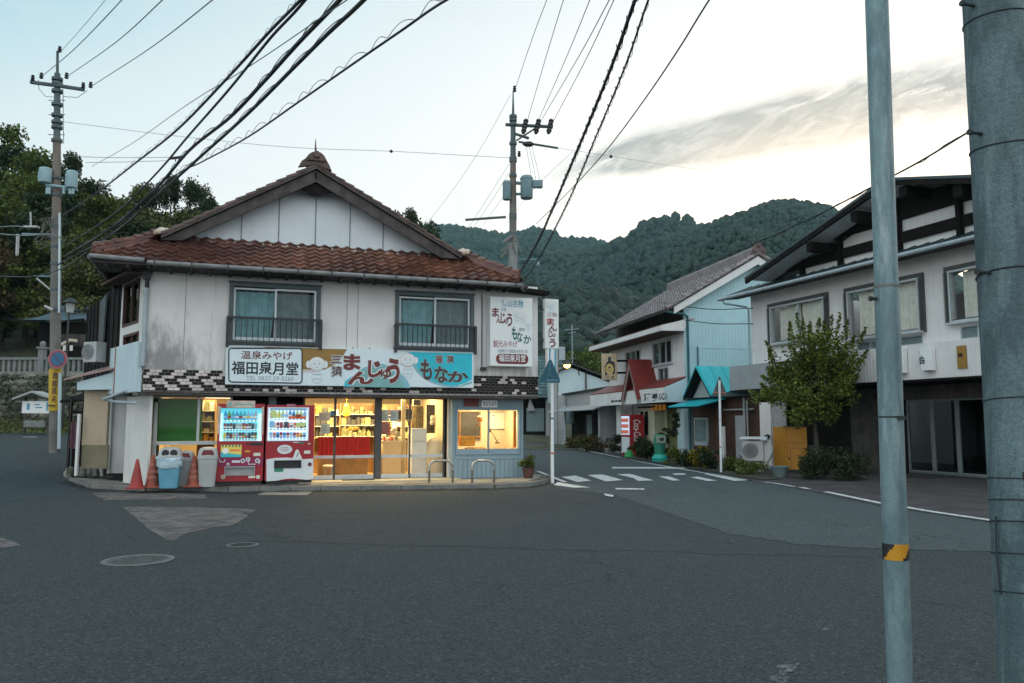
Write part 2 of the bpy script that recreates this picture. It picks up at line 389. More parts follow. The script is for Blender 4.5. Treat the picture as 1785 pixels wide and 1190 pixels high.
mat('pole_brown', (.17, .14, .12), .8, .2, 2, streak=.3, dirt=(.08, .07, .06))
mat('pole_dark', (.085, .115, .125), .75, .2, 2)
mat('pole_grey', (.17, .165, .15), .85, .2, 2, .2, 40, streak=.4, dirt=(.07, .07, .065))
mat('transformer', (.16, .25, .28), .5, .12, 3, streak=.3, dirt=(.1, .15, .16))
mat('transformer_pale', (.30, .44, .48), .5, .1, 3, streak=.2, dirt=(.2, .28, .3))
mat('wire', (.018, .026, .030), .6)
mat('wire_thin', (.05, .07, .075), .6)
mat('wire_grey', (.20, .25, .26), .6)
mat('porcelain', (.55, .56, .55), .3)
mat('yellow_wrap', (.52, .33, .01), .5, .12, 6)
mat('tape_yellow', (.62, .28, .01), .5, .08, 6)
mat('sign_blue', (.003, .075, .115), .5, .1, 4)
mat('sign_blue_bright', (.015, .12, .24), .45, .1, 4)
mat('sign_red_ring', (.30, .05, .07), .5, .1)
mat('teal_metal', (.45, .65, .69), .6, .05, 1.3, streak=.15, dirt=(.28, .42, .44))
mat('teal_pipe', (.03, .12, .14), .5)
mat('turq_roof', (.012, .44, .50), .45, .1, 2, streak=.2, dirt=(.02, .28, .32))
mat('red_roof', (.19, .025, .02), .55, .15, 2.5, streak=.25, dirt=(.10, .03, .025))
mat('pink_roof', (.36, .22, .21), .6, .12, 2)
mat('cream_paint', (.50, .49, .36), .6, .08, 3)
mat('greenpost', (.02, .22, .14), .4, .12, 3)
mat('greenpost_foot', (.01, .36, .30), .4, .1, 3)
mat('ochre_door', (.46, .20, .015), .6, .1, 2, streak=.2, dirt=(.30, .14, .02))
mat('grey_siding', (.33, .35, .36), .7, .08, 2, streak=.2, dirt=(.2, .22, .22))
mat('white_siding', (.68, .67, .66), .7, .05, 2, streak=.2, dirt=(.45, .44, .43))
mat('grime_wall', (.36, .37, .37), .85, .12, 2, .2, 40, streak=.45, dirt=(.17, .17, .165))
mat('stone', (.20, .205, .18), .9, .35, 3, .6, 12, alt=(.07, .085, .05), altf=.5)
mat('granite', (.175, .19, .183), .85, .18, 6, .3, 60, speck=.2)
mat('rubble', (.15, .15, .125), .9, .3, 3, .5, 20, island=.5)
mat('copper_roof', (.065, .10, .125), .5, .15, 2, streak=.3, dirt=(.17, .22, .25))
mat('terracotta', (.10, .04, .035), .8, .15)
mat('bark', (.055, .045, .035), .9, .3, 6, .6, 20)
mat('soil', (.045, .04, .03), .95, .3, 3, .5, 15)
mat('earth', (.07, .075, .045), .95, .35, .5, .4, 6)
mat('grass_ground', (.075, .105, .03), .95, .35, 1.5, .5, 12)
def asphalt(name, col, worn, wf):
    def st(t, tc, out):
        big = NOISE(t, tc, .22, 5, .6)
        out = MIXC(t, M_(t, 'MULTIPLY', SSTEP(t, big, wf, wf+.25), .55), out, worn)
        st2 = NOISE(t, MAPV(t, tc, (.25, 1.3, 1)), .8, 5, .65)
        out = MIXC(t, M_(t, 'MULTIPLY', SSTEP(t, st2, .52, .75), .35), out, tuple(x*.72 for x in col))
        v = N(t, 'ShaderNodeTexVoronoi'); v.inputs['Scale'].default_value = 62; t.links.new(tc, v.inputs['Vector'])
        chips = N(t, 'ShaderNodeSeparateColor'); t.links.new(v.outputs['Color'], chips.inputs[0])
        out = MIXC(t, M_(t, 'MULTIPLY', SSTEP(t, chips.outputs[0], .78, .95), .65), out, tuple(min(1, x*2.4) for x in col))
        v3 = N(t, 'ShaderNodeTexVoronoi', feature='DISTANCE_TO_EDGE'); v3.inputs['Scale'].default_value = .42; dv = N(t, 'ShaderNodeVectorMath', operation='ADD'); t.links.new(tc, dv.inputs[0])
        nz = N(t, 'ShaderNodeTexNoise'); nz.inputs['Scale'].default_value = 1.6; nz.inputs['Detail'].default_value = 6; t.links.new(tc, nz.inputs['Vector']); t.links.new(nz.outputs['Color'], dv.inputs[1]); t.links.new(dv.outputs[0], v3.inputs['Vector'])
        cr = M_(t, 'MULTIPLY', SSTEP(t, v3.outputs['Distance'], .010, .002), SSTEP(t, NOISE(t, tc, .35, 2, .5), .50, .60))
        out = MIXC(t, M_(t, 'MULTIPLY', cr, .75), out, tuple(x*.35 for x in col))
        oil = NOISE(t, tc, 1.1, 4, .6, .3); out = MIXC(t, M_(t, 'MULTIPLY', SSTEP(t, oil, .62, .76), .5), out, tuple(x*.55 for x in col))
        grit = NOISE(t, tc, 2.3, 6, .75); out = MIXC(t, M_(t, 'MULTIPLY', SSTEP(t, grit, .52, .72), .35), out, tuple(x*1.45 for x in col))
        out = MIXC(t, M_(t, 'MULTIPLY', SSTEP(t, chips.outputs[1], .6, .9), .8), out, tuple(x*.35 for x in col))
        return out
    m = mat(name, col, .82, .12, 6, .9, 75, speck=.35, sscale=95, stain=st, spec=.35)
    return m
asphalt('asphalt', (.041, .051, .054), (.056, .066, .068), .48)
asphalt('asphalt_pale', (.064, .082, .088), (.080, .096, .100), .45)
asphalt('asphalt_dark', (.040, .056, .066), (.05, .062, .07), .5)
pm = mat('asphalt_patch', (.155, .143, .136), .9, .2, 5, .6, 70, speck=.35, sscale=90)
_t = pm.node_tree; _tc = N(_t, 'ShaderNodeTexCoord').outputs['Object']; _mx = N(_t, 'ShaderNodeMixShader'); _tr = N(_t, 'ShaderNodeBsdfTransparent')
_t.links.new(M_(_t, 'ADD', .5, M_(_t, 'MULTIPLY', SSTEP(_t, NOISE(_t, _tc, 2.2, 8, .8), .36, .62), .45)), _mx.inputs[0]); _t.links.new(_tr.outputs[0], _mx.inputs[1]); _t.links.new(_t.nodes['Principled BSDF'].outputs[0], _mx.inputs[2]); _t.links.new(_mx.outputs[0], _t.nodes['Material Output'].inputs[0])
mat('tar', (.022, .025, .027), .7)
dm = mat('road_dirt', (.026, .028, .026), .95, .3, 5, .5, 50, speck=.4, sscale=70)
_t = dm.node_tree; _tc = N(_t, 'ShaderNodeTexCoord').outputs['Object']; _mx = N(_t, 'ShaderNodeMixShader'); _tr = N(_t, 'ShaderNodeBsdfTransparent')
_t.links.new(M_(_t, 'MULTIPLY', SSTEP(_t, NOISE(_t, _tc, 2.6, 8, .8), .38, .66), .85), _mx.inputs[0]); _t.links.new(_tr.outputs[0], _mx.inputs[1]); _t.links.new(_t.nodes['Principled BSDF'].outputs[0], _mx.inputs[2]); _t.links.new(_mx.outputs[0], _t.nodes['Material Output'].inputs[0])
mat('concrete', (.24, .225, .195), .85, .15, 2, .3, 40, streak=0, speck=.15)
mat('kerb_stone', (.15, .15, .14), .85, .2, 3, .4, 30, speck=.2)
mat('door_step', (.50, .44, .30), .8, .1, 3)
mat('pave_brown', (.046, .040, .040), .9, .4, 1.6, .5, 20, speck=.3, sscale=60)
def worn_paint():
    def st(t, tc, out):
        n = NOISE(t, tc, 9, 6, .75)
        return MIXC(t, M_(t, 'MULTIPLY', SSTEP(t, n, .50, .62), .75), out, (.09, .10, .105))
    gm = mat('paint_ghost', (.20, .21, .21), .85, .3, 6, .4, 60); _t = gm.node_tree; _tc = N(_t, 'ShaderNodeTexCoord').outputs['Object']; _mx = N(_t, 'ShaderNodeMixShader'); _tr = N(_t, 'ShaderNodeBsdfTransparent')
    _t.links.new(M_(_t, 'MULTIPLY', SSTEP(_t, NOISE(_t, _tc, 16, 8, .85), .44, .60), .8), _mx.inputs[0]); _t.links.new(_tr.outputs[0], _mx.inputs[1]); _t.links.new(_t.nodes['Principled BSDF'].outputs[0], _mx.inputs[2]); _t.links.new(_mx.outputs[0], _t.nodes['Material Output'].inputs[0])
    return mat('road_paint', (.60, .62, .62), .8, .1, 3, .4, 60, stain=st)
worn_paint()
mat('iron', (.10, .105, .10), .6, .3, 12, .3, 50, metal=.4)
mat('iron_rim', (.135, .145, .145), .7, .2, 8)
glassmat('glass', (.93, .96, .95), .55); glassm = bpy.data.materials['glass']
g_dark = glassmat('glass_dark', (.45, .5, .5), .45)
g_vm = glassmat('glass_vm', (.97, .98, 1), .35)
G = MATS
def pole_wear(lo, hi, f):
    def st(t, tc, out):
        a = NOISE(t, MAPV(t, tc, (13, 13, 1.6)), 1.4, 6, .7); b = NOISE(t, MAPV(t, tc, (6, 6, 1.5)), 1.3, 5, .65, .6); c = NOISE(t, MAPV(t, tc, (26, 26, 7)), 2.2, 5, .7)
        out = MIXC(t, M_(t, 'MULTIPLY', SSTEP(t, b, .46, .58), f), out, lo)
        out = MIXC(t, M_(t, 'MULTIPLY', SSTEP(t, a, .53, .66), f), out, hi)
        out = MIXC(t, M_(t, 'MULTIPLY', SSTEP(t, c, .58, .75), f*.6), out, tuple(x*.6 for x in lo))
        return out
    return st
mat('concrete_pole', (.115, .165, .18), .85, .2, 2.6, .35, 50, speck=.25, sscale=170, stain=pole_wear((.040, .064, .076), (.20, .255, .265), .5), spec=.3)
mat('galv', (.185, .27, .29), .5, .12, 4, .05, 60, metal=.25, stain=pole_wear((.10, .16, .18), (.33, .40, .41), .7), speck=.1, sscale=90)
# ================================================================ GROUND, ROADS
def sst(x, a, b):
    t = min(max((x-a)/(b-a), 0), 1); return t*t*(3-2*t)
def gz(x, y):
    return max(0, min(y, 44)-19.5)*.052*sst(-x, 9.2, 12.2)
def sheet(name, xs, ys, zf, m):
    mb = MB(); nx = len(xs)
    mb.v = [(x, y, zf(x, y)) for y in ys for x in xs]
    for j in range(len(ys)-1):
        for i in range(nx-1): mb.f.append((j*nx+i, j*nx+i+1, (j+1)*nx+i+1, (j+1)*nx+i)); mb.m.append(0)
    return tagp(mb.build(name, m, fix=False), kind='structure')
sheet('ground', [-1500, -900, -300, -120, -60, -40, -25, -15, -12.2, -11.4, -10.6, -9.8, -9.2, 0, 20, 40, 80, 160, 320, 900, 1500], [-200, -50, 0, 19.5, 24, 30, 36, 44, 50, 60, 80, 160, 400, 900, 1500], lambda x, y: gz(x, y)-.06, G['earth'])
sheet('road', [-30, -24, -18, -15, -13, -12.2, -11.8, -11.4, -11, -10.6, -10.2, -9.8, -9.5, -9.2, -6, 0, 6, 12, 18, 26], [-14, -4, 4, 10, 19.5, 22, 25, 28, 32, 36, 40, 44, 50, 60, 74], gz, G['asphalt'])
def jag(pts, n=9, a=2.2):
    out = []
    for i, (p, q) in enumerate(zip(pts, pts[1:]+pts[:1])):
        for k in range(n):
            f = k/n; j = a*mnoise.noise((i*3.1+f*9, 2.2, 1)) if k else 0; out.append((p[0]+(q[0]-p[0])*f, p[1]+(q[1]-p[1])*f+j))
    return out
def flat(name, m, pts, z, kind='structure', px=True, th=0):
    mb = MB(); q = [ground(*p) for p in pts] if px else [Vector((*p, 0)) for p in pts]
    pts3 = [(p.x, p.y, (gz(p.x, p.y) if z < .05 else 0)+z) for p in q]
    mb.face(pts3)
    return tagp(mb.build(name, m, fix=False), kind=kind)
# the street to the right is surfaced in a paler, newer asphalt
flat('street_surface', G['asphalt_pale'], jag([(897, 805), (975, 852), (1070, 862), (1160, 893), (1270, 930), (1400, 950), (1560, 957), (1785, 962), (2300, 985), (2300, 880), (1760, 905), (1720, 904), (1530, 872), (1440, 853), (1340, 837), (1257, 826), (1180, 812), (1080, 794), (1000, 780), (940, 767.5), (905, 764), (885, 768), (860, 785)]), .004)
flat('side_road_surface', G['asphalt_dark'], [(-260, 905), (-40, 880), (100, 862), (150, 853), (110, 842), (104, 810), (99, 784), (78, 775), (40, 778), (-60, 800), (-300, 850)], .004)
# lighter repair patches, tar seam
mb = MB()
for pts in ([(214, 884), (300, 884.5), (405, 886), (418, 891), (432, 897), (430, 903), (408, 915), (365, 921), (322, 931), (303, 943), (293, 942), (262, 925)], [(160, 860), (250, 858), (358, 862), (362, 869), (215, 872), (182, 872)], [(-60, 938), (0, 938), (22, 943), (36, 951), (18, 954), (-60, 957)], [(408, 886), (445, 889), (436, 896), (424, 892)]):
    mb.face([(p.x, p.y, gz(p.x, p.y)+.006) for p in (ground(*a) for a in jag(pts, 8, 1.6))])
tagp(mb.build('road_patch', G['asphalt_patch'], fix=False), kind='structure')
mb = MB()
def ribbon(mb, pts, w, z, px=True, mi=0):
    q = [ground(*p) if px else Vector((*p, 0)) for p in pts]
    for a, b in zip(q, q[1:]):
        n = Vector((-(b-a).y, (b-a).x, 0)).normalized()*w/2
        mb.face([(p.x, p.y, gz(p.x, p.y)+z) for p in (a-n, b-n, b+n, a+n)], mi)
ribbon(mb, [(x, 943+(x-430)*.0262+1.1*math.sin(x*.021)+.7*math.sin(x*.067)) for x in range(430, 1540, 18)], .022, .007)
tagp(mb.build('road_seam', G['tar'], fix=False), kind='structure')
# painted markings
mb = MB()
ZM = .017
ribbon(mb, [(1312, 838.5), (1350, 843), (1385, 849)], .10, ZM)
ribbon(mb, [(1395, 850), (1410, 853)], .12, ZM)
ribbon(mb, [(1440, 858), (1530, 877), (1625, 893), (1740, 910), (1900, 935)], .15, ZM)
ribbon(mb, [(918, 765), (960, 773), (1030, 787.5), (1120, 806), (1190, 818.5), (1250, 828.5)], .13, ZM)
ribbon(mb, [(938, 822), (985, 841)], .13, ZM)
for qd in ([(978, 832), (1003, 829.5), (1031, 838.5), (1006, 841)], [(1024, 828.5), (1050, 827.5), (1086, 837.5), (1056, 840)], [(1076, 827.5), (1098, 826.5), (1124, 834), (1140, 838), (1112, 839), (1104, 834)],
           [(1148, 831), (1166, 831), (1186, 838), (1172, 838.5)], [(1203, 832.5), (1216, 831.5), (1250, 838.5), (1232, 839)], [(1226, 826.5), (1244, 826), (1306, 837.5), (1280, 839)],
           [(1066, 814.5), (1190, 814.8), (1199, 817.5), (1068, 817)], [(1072, 851.5), (1122, 852), (1124, 854.5), (1074, 854)], [(1172, 826), (1192, 825.5), (1196, 828), (1176, 828.5)],
           [(1052, 861), (1070, 864), (1068, 867), (1056, 865)], [(972, 841), (1000, 846), (1030, 850.5), (1000, 851), (965, 846)]):
    mb.face([(p.x, p.y, gz(p.x, p.y)+.016) for p in (ground(*a) for a in qd)])
ribbon(mb, [(38, 795), (62, 795)], .2, .008); ribbon(mb, [(35, 786), (80, 786)], .14, .008)
tagp(mb.build('road_marking', G['road_paint'], fix=False), kind='structure')
mb = MB()
for qd in ([(1352, 1162), (1394, 1160), (1384, 1173), (1360, 1176)], [(1340, 1182), (1362, 1177), (1380, 1178), (1372, 1192), (1336, 1196)], [(1424, 1097), (1440, 1097), (1455, 1101), (1440, 1102)], [(1560, 1090), (1585, 1091), (1583, 1094), (1562, 1093)]):
    mb.face([(p.x, p.y, gz(p.x, p.y)+.012) for p in (ground(*a) for a in jag(qd, 7, 3.0))])
tagp(mb.build('faded_marking', G['paint_ghost'], fix=False), kind='structure')
# paved forecourt on the right
flat('pavement', G['pave_brown'], [(1255, 832), (1340, 842), (1440, 862), (1530, 881), (1640, 898), (1800, 922), (2400, 1010), (2400, 830), (1760, 815), (1600, 806), (1380, 800), (1260, 800)], .012)
# shop apron with kerb
L = P(-3.1, 19.9, 18.7); U = L.off(.8)
mb = MB()
front = [(128, 832), (165, 843), (260, 847.5), (400, 848), (560, 846.5), (700, 845), (860, 843), (925, 840), (949, 834), (952, 828)]
pf = [ground(x, y, .1) for x, y in front]
back_ = [L.pt(3.9, .1, -1.2), L.pt(-5.2, .1, -1.2), Vector((-9.6, 19.6, .1))]
mb.slab([Vector((p.x, p.y, .1)) for p in pf]+back_, .16)
tagp(mb.build('shop_pavement', G['concrete']), kind='structure')
mb = MB()
for a, b in zip(pf, pf[1:]):
    n = Vector(((b-a).y, -(b-a).x, 0)).normalized()*.12
    k = max(1, int((b-a).length/.6))
    for i in range(k):
        s, e = a+(b-a)*(i/k)+(b-a).normalized()*.004, a+(b-a)*((i+1)/k)-(b-a).normalized()*.004
        mb.hexa([(p.x, p.y, -.05) for p in (s, e, e+n, s+n)]+[(p.x, p.y, .103) for p in (s, e, e+n*.85, s+n*.85)])
tagp(mb.build('kerb', G['kerb_stone'], bevel=.012), kind='structure')
# dirt gathered along the kerb, the side road edge and the planting bed
mb = MB(); kp = [(p.x, p.y) for p in pf]
for off_, w_ in ((.20, .22), (.42, .30)):
    ribbon(mb, [(x+.12*math.sin(x*1.7), y-off_+.05*math.sin(x*2.3)) for x, y in kp], w_, .013+off_*.004, px=False)
ribbon(mb, [(1080, 798.5), (1180, 815), (1257, 829), (1330, 841)], .25, .021); ribbon(mb, [(940, 770), (1000, 783), (1080, 799)], .3, .021)
tagp(mb.build('road_dirt', G['road_dirt'], fix=False), kind='structure')
mb = MB(); kq = [(p.x+.02, p.y+.22) for p in pf[1:]]
ribbon(mb, kq, .26, .104, px=False); kq2 = [(L.pt(u_, 0, 1.02).x, L.pt(u_, 0, 1.02).y) for u_ in (-5.3, -4.6, -3.9, -3.0, -1.9)]; ribbon(mb, kq2, .5, .108, px=False)
tagp(mb.build('pavement_dirt', G['road_dirt'], fix=False), kind='structure')
# iron covers in the road
def manhole(px, py, r, label):
    c = ground(px, py); t = thing('manhole_cover', (c.x, c.y, 0), label, 'manhole cover')
    mb = MB(); mb.lathe((c.x, c.y, .004), [(r, 0), (r, .008), (r*.86, .008), (r*.86, .004)], 40); mb.build('rim', G['iron_rim'], t)
    mb = MB(); mb.lathe((c.x, c.y, .004), [(r*.85, 0), (r*.85, .005)], 40)
    for i in range(-5, 6):
        for j in range(-5, 6):
            if i*i+j*j < 26: mb.wbox(c.x+i*r*.14-.018, c.x+i*r*.14+.018, c.y+j*r*.14-.018, c.y+j*r*.14+.018, .009, .013)
    mb.lathe((c.x, c.y, .009), [(r*.2, 0), (r*.2, .005), (r*.15, .005), (r*.15, .002)], 20)
    mb.build('plate', G['iron'], t)
manhole(241, 977, .37, 'large round iron manhole cover with pale rim in the road at lower left')
manhole(423, 950.5, .19, 'small dark round iron valve cover in the road beside the pale patch')
t = thing('drain_cover', ground(497, 860.5), 'flat rectangular concrete drain cover in the road before the vending machines', 'drain cover')
mb = MB(); qd = [ground(*p) for p in ((462, 857), (543, 857.5), (536, 864), (449, 863.5))]
mb.slab([(p.x, p.y, .012) for p in qd], .01); mb.build('slab', G['concrete'], t)
mb = MB(); ribbon(mb, [(462, 857), (543, 857.5), (536, 864), (449, 863.5), (462, 857)], .04, .014); mb.build('edge', G['iron_rim'], t)

# ================================================================ THE SWEET SHOP
SR = L.pt(-1.9, 0, .8)
shop = thing('shop_building', (SR.x, SR.y, 0), 'two storey white confectionery shop with brown glazed tile roof and lit glass front', 'shop')
W1 = (-3.75, -1.80, 3.30, 4.63); W2 = (.05, 1.94, 3.29, 4.62)
UL, UR = -5.5, 3.7
mb = MB()
wall_holes(mb, L, UL, UR, 2.16, 4.98, .8, [W1, W2], .12)
# right flank, rear and left shell of the upper floor
mb.face([L.pt(UR, 2.16, .8), L.pt(UR+.9, 2.16, -8), L.pt(UR+.9, 5.0, -8), L.pt(UR, 4.98, .8)])
mb.face([L.pt(UR+.9, 0, -8), L.pt(-6.2, 0, -8), L.pt(-6.2, 5.0, -8), L.pt(UR+.9, 5.0, -8)])
mb.face([L.pt(3.42, 0, -1.25), L.pt(UR+.9, 0, -8), L.pt(UR+.9, 2.2, -8), L.pt(3.42, 2.2, -1.25)])
mb.build('wall', G['stucco'], shop)
mb = MB()       # vertical control joints and stains stay in the wall material; this is the jointing
for px in (323, 605, 624):
    u = U.uz(px, 540)[0]; mb.box(U, u-.006, u+.006, 2.66, 4.9, 0, .004)
mb.build_each('wall_joint', G['gutter'], shop)
mb = MB(); mb.box(L, UL, UR, 2.10, 2.155, -.1, .78); mb.box(L, UL, UR, 2.155, 2.2, .70, .80, 0)
mb.build('soffit', G['old_wood'], shop)
# tile band
mb = MB(); mb.box(U, UL, UR, 2.20, 2.66, 0, .012, 0)
rows = 7; th = .46/rows; tw = .125
for r in range(rows):
    z0 = 2.20+r*th; o = (r % 2)*tw/2; k = 0; u = UL-o
    while u < UR-.01:
        a, b = max(u+.006, UL), min(u+tw-.006, UR)
        if b-a > .02:
            if a < -3.85: w = ((k+(0, 0, 2, 2, 1, 3, 3)[r]) % 4) < 2
            else: w = random.random() < .16
            mb.box(U, a, b, z0+.005, z0+th-.005, .013, .022, 2 if w else 1)
        u += tw; k += 1
mb.build('tile_band', [G['grout'], G['tile_black'], G['tile_white']], shop)
def upper_window(W, nbars):
    u0, u1, z0, z1 = W
    mb = MB(); strip_frame(mb, U, u0-.04, u1+.04, z0-.03, z1+.05, .09, -.06, .07)
    mb.box(U, u0-.06, u1+.06, z1+.05, z1+.075, 0, .13)
    fr = mb.build('window', G['win_steel'], shop)
    um = u0+(u1-u0)*.5
    mb = MB(); strip_frame(mb, U, u0+.06, um+.02, z0+.07, z1-.06, .04, -.045, -.015); strip_frame(mb, U, um-.02, u1-.06, z0+.07, z1-.05, .045, -.01, .02)
    mb.build('sash', G['aluminium'], fr)
    mb = MB(); mb.face([U.pt(u0+.05, z0+.06, -.03), U.pt(um, z0+.06, -.03), U.pt(um, z1-.06, -.03), U.pt(u0+.05, z1-.06, -.03)])
    mb.face([U.pt(um, z0+.06, 0.004), U.pt(u1-.05, z0+.06, 0.004), U.pt(u1-.05, z1-.06, 0.004), U.pt(um, z1-.06, 0.004)])
    mb.build('pane', glassm, fr, fix=False)
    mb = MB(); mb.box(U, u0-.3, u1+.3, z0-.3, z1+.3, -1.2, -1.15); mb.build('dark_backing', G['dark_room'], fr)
    for (a, b, mm, drape) in ((u0+.02, um, G['curtain_teal'], 1), (um, u1-.02, G['curtain_grey'], 0)):
        mb = MB(); n = 48; base = len(mb.v); zs = [z0+.02, z0+.35, z0+.7, z0+1.0, z1-.13]
        for zi, z in enumerate(zs):
            for i in range(n+1):
                t_ = i/n; pin = 0
                if drape: pin = .18*((len(zs)-1-zi)/(len(zs)-1))**1.5*(t_-.45)
                mb.v.append(tuple(U.pt(a+(b-a)*t_-pin*(b-a)*1.1, z, -.14+.022*math.sin(t_*40+zi*.25)+.015*math.sin(t_*17+2))))
        for j in range(len(zs)-1):
            for i in range(n): mb.f.append((j*(n+1)+i, j*(n+1)+i+1, (j+1)*(n+1)+i+1, (j+1)*(n+1)+i)); mb.m.append(0)
        mb.build('curtain', mm, fr, smooth=60, fix=False)
    mb = MB(); zr = z0+.56
    mb.box(U, u0-.07, u1+.07, zr-.025, zr+.025, .16, .21); mb.box(U, u0-.07, u1+.07, z0-.05, z0, .16, .21)
    for s in (u0-.05, u1+.05):
        mb.box(U, s-.03, s+.03, z0-.12, zr, .14, .2); mb.box(U, s-.02, s+.02, zr-.05, zr-.01, .0, .16); mb.box(U, s-.02, s+.02, z0-.03, z0+.01, .0, .16)
    for i in range(1, nbars):
        u = u0+(u1-u0)*i/nbars; mb.box(U, u-.008, u+.008, z0, zr, .175, .195)
    mb.build('railing', G['black_rail'], fr)
    mb = MB(); mb.box(U, u0+.08, u1-.08, z0+.04, z0+.13, .03, .05); mb.build('sill_panel', G['aluminium'], fr)
upper_window(W1, 16); upper_window(W2, 16)
# ---- roof
def tile_field(mb, org, uv, vv, nu, nv, keep, amp=.052, tw=.27, th=.26, mi=0, ns=6):
    """S-shaped roof tiles as separate islands; org/uv/vv in 3D; keep(u,v) clips"""
    uv = uv.normalized(); vv = vv.normalized(); nn = uv.cross(vv); nn = nn if nn.z > 0 else -nn
    for j in range(nv):
        for i in range(nu):
            if not keep((i+.5)*tw, (j+.5)*th): continue
            b = len(mb.v); jz = random.uniform(-.004, .004)
            for e, (vo, h) in enumerate(((-.03, .030), (-.028, .052), (th, .008))):
                for k in range(ns+1):
                    s = k/ns; w = amp*(math.cos(2*math.pi*s)*.5+.5) if s > .35 else amp*(.25+.25*math.cos(2*math.pi*s))+amp*.5*(1-s/.35)*.9
                    p = org+uv*((i+s)*tw)+vv*(j*th+vo)+nn*(w+h+jz-(.03 if e == 0 else 0)); mb.v.append(tuple(p))
            for e in range(2):
                for k in range(ns): mb.f.append((b+e*(ns+1)+k, b+e*(ns+1)+k+1, b+(e+1)*(ns+1)+k+1, b+(e+1)*(ns+1)+k)); mb.m.append(mi)
EZ, EL_, ER_, ED = 4.93, -6.5, 2.98, 1.5          # eave height, left end, right end, projection from L
GD, GZ = .3, 5.72                                  # gable wall: distance, foot height
RU_, RZ = -1.9, 7.55                               # ridge
mb = MB(); sl_ = math.hypot(ED-GD, GZ-EZ)
vv = (L.pt(0, GZ, GD)-L.pt(0, EZ, ED)); uv = L.pt(1, 0)-L.pt(0, 0)
def keep_front(u, v):
    t_ = v/sl_*(ED-GD); return t_-.1 <= u <= (ER_-EL_)-t_+.1
tile_field(mb, L.pt(EL_, EZ, ED), uv, vv, int((ER_-EL_)/.27)+1, int(sl_/.235)+1, keep_front, th=.235)
mb.build('front_roof_tiles', G['glazed_tile'], shop, smooth=50, fix=False)
mb = MB(); mb.face([L.pt(EL_, EZ-.01, ED), L.pt(ER_, EZ-.01, ED), L.pt(ER_-1.2, GZ, GD), L.pt(EL_+1.2, GZ, GD)])
mb.face([L.pt(EL_, EZ-.05, ED), L.pt(ER_, EZ-.05, ED), L.pt(ER_, EZ-.12, .5), L.pt(EL_, EZ-.12, .5)])
mb.box(L, EL_, ER_, EZ-.09, EZ+.005, ED-.04, ED-.005)
for i in range(24):
    u = EL_+.25+i*.41; mb.box(L, u-.03, u+.03, EZ-.14, EZ-.05, .8, ED-.05)
mb.build('eave_underside', G['old_wood'], shop)
# side slopes of the main roof (run back from the gable)
mb = MB(); 
for sgn, ue in ((-1, EL_), (1, ER_)):
    vv = L.pt(RU_, RZ, 0)-L.pt(ue, EZ+.02, 0); ln = vv.length; uvd = L.pt(0, 0, -1)-L.pt(0, 0, 0)
    run = abs(RU_-ue)
    def kp(u, v, run=run, ln=ln):
        d = ED-u; uu = v/ln*run              # distance from L and distance in from the eave
        return (d <= .78 and uu > 1.0) or (d < .2+1.3*0+ED-uu-.1 and uu <= 1.25)
    tile_field(mb, L.pt(ue, EZ+.02, ED), uvd, vv, 36, int(ln/.26)+1, kp, ns=4)
mb.build('main_roof_tiles', G['glazed_tile'], shop, smooth=50, fix=False)
mb = MB()
for ue in (EL_, ER_):
    mb.face([L.pt(ue, EZ, ED), L.pt(ue, EZ, -8.4), L.pt(RU_, RZ-.02, -8.4), L.pt(RU_, RZ-.02, .72), L.pt(ue+(RU_-ue)*.25, EZ+(RZ-EZ)*.25, .72), L.pt(ue+(RU_-ue)*.25, EZ+(RZ-EZ)*.25, .3)])
    mb.face([L.pt(ue, EZ-.06, ED), L.pt(ue, EZ-.06, -8.4), L.pt(ue+(RU_-ue)*.35, EZ-.06, -8.4), L.pt(ue+(RU_-ue)*.35, EZ-.06, .6)])
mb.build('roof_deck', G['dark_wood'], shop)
# gable wall with battens
mb = MB(); hw = 3.55
mb.prism(L, [(RU_-hw, GZ-.1), (RU_+hw, GZ-.1), (RU_, RZ-.25)], GD-.1, GD)
mb.build('gable_wall', G['gable_panel'], shop)
mb = MB()
for px in (421, 486, 550, 610, 668):
    u = L.off(GD).uz(px, 400)[0]; zt = RZ-.25-(abs(u-RU_))*(RZ-GZ-.15)/hw; mb.box(L, u-.011, u+.011, GZ-.05, zt, GD, GD+.012)
mb.box(L, RU_-hw, RU_+hw, GZ-.03, GZ+.04, GD+.0, GD+.05)
mb.build('gable_batten', G['batten'], shop)
# barge boards
BD = L.off(.7)
def bz(px, py): return BD.uz(px, py)
for pts in ([(281, 418), (551, 297), (551, 317), (318, 419)], [(551, 297), (803, 452), (768, 449), (551, 317)]):
    p3 = [bz(*p) for p in pts]
    mb = MB(); mb.prism(L, p3, .66, .72)
    lo = [(p3[0][0], p3[0][1]+.02), (p3[1][0], p3[1][1]+.02)]
    mb.prism(L, [(lo[0][0], lo[0][1]-.0), (lo[1][0], lo[1][1]), (lo[1][0], lo[1][1]+.06), (lo[0][0], lo[0][1]+.06)], .62, .79)
    mb.build('barge_board', G['old_wood'], shop)
# soffit between barge boards and gable wall
mb = MB()
A_, B_, C_ = bz(281, 418), bz(551, 297), bz(803, 452)
for p, r in ((A_, B_), (B_, C_)):
    mb.face([L.pt(p[0], p[1]-.03, .66), L.pt(r[0], r[1]-.03, .66), L.pt(r[0], r[1]-.03, GD-.05), L.pt(p[0], p[1]-.03, GD-.05)])
mb.build('gable_soffit', G['dark_wood'], shop, fix=False)
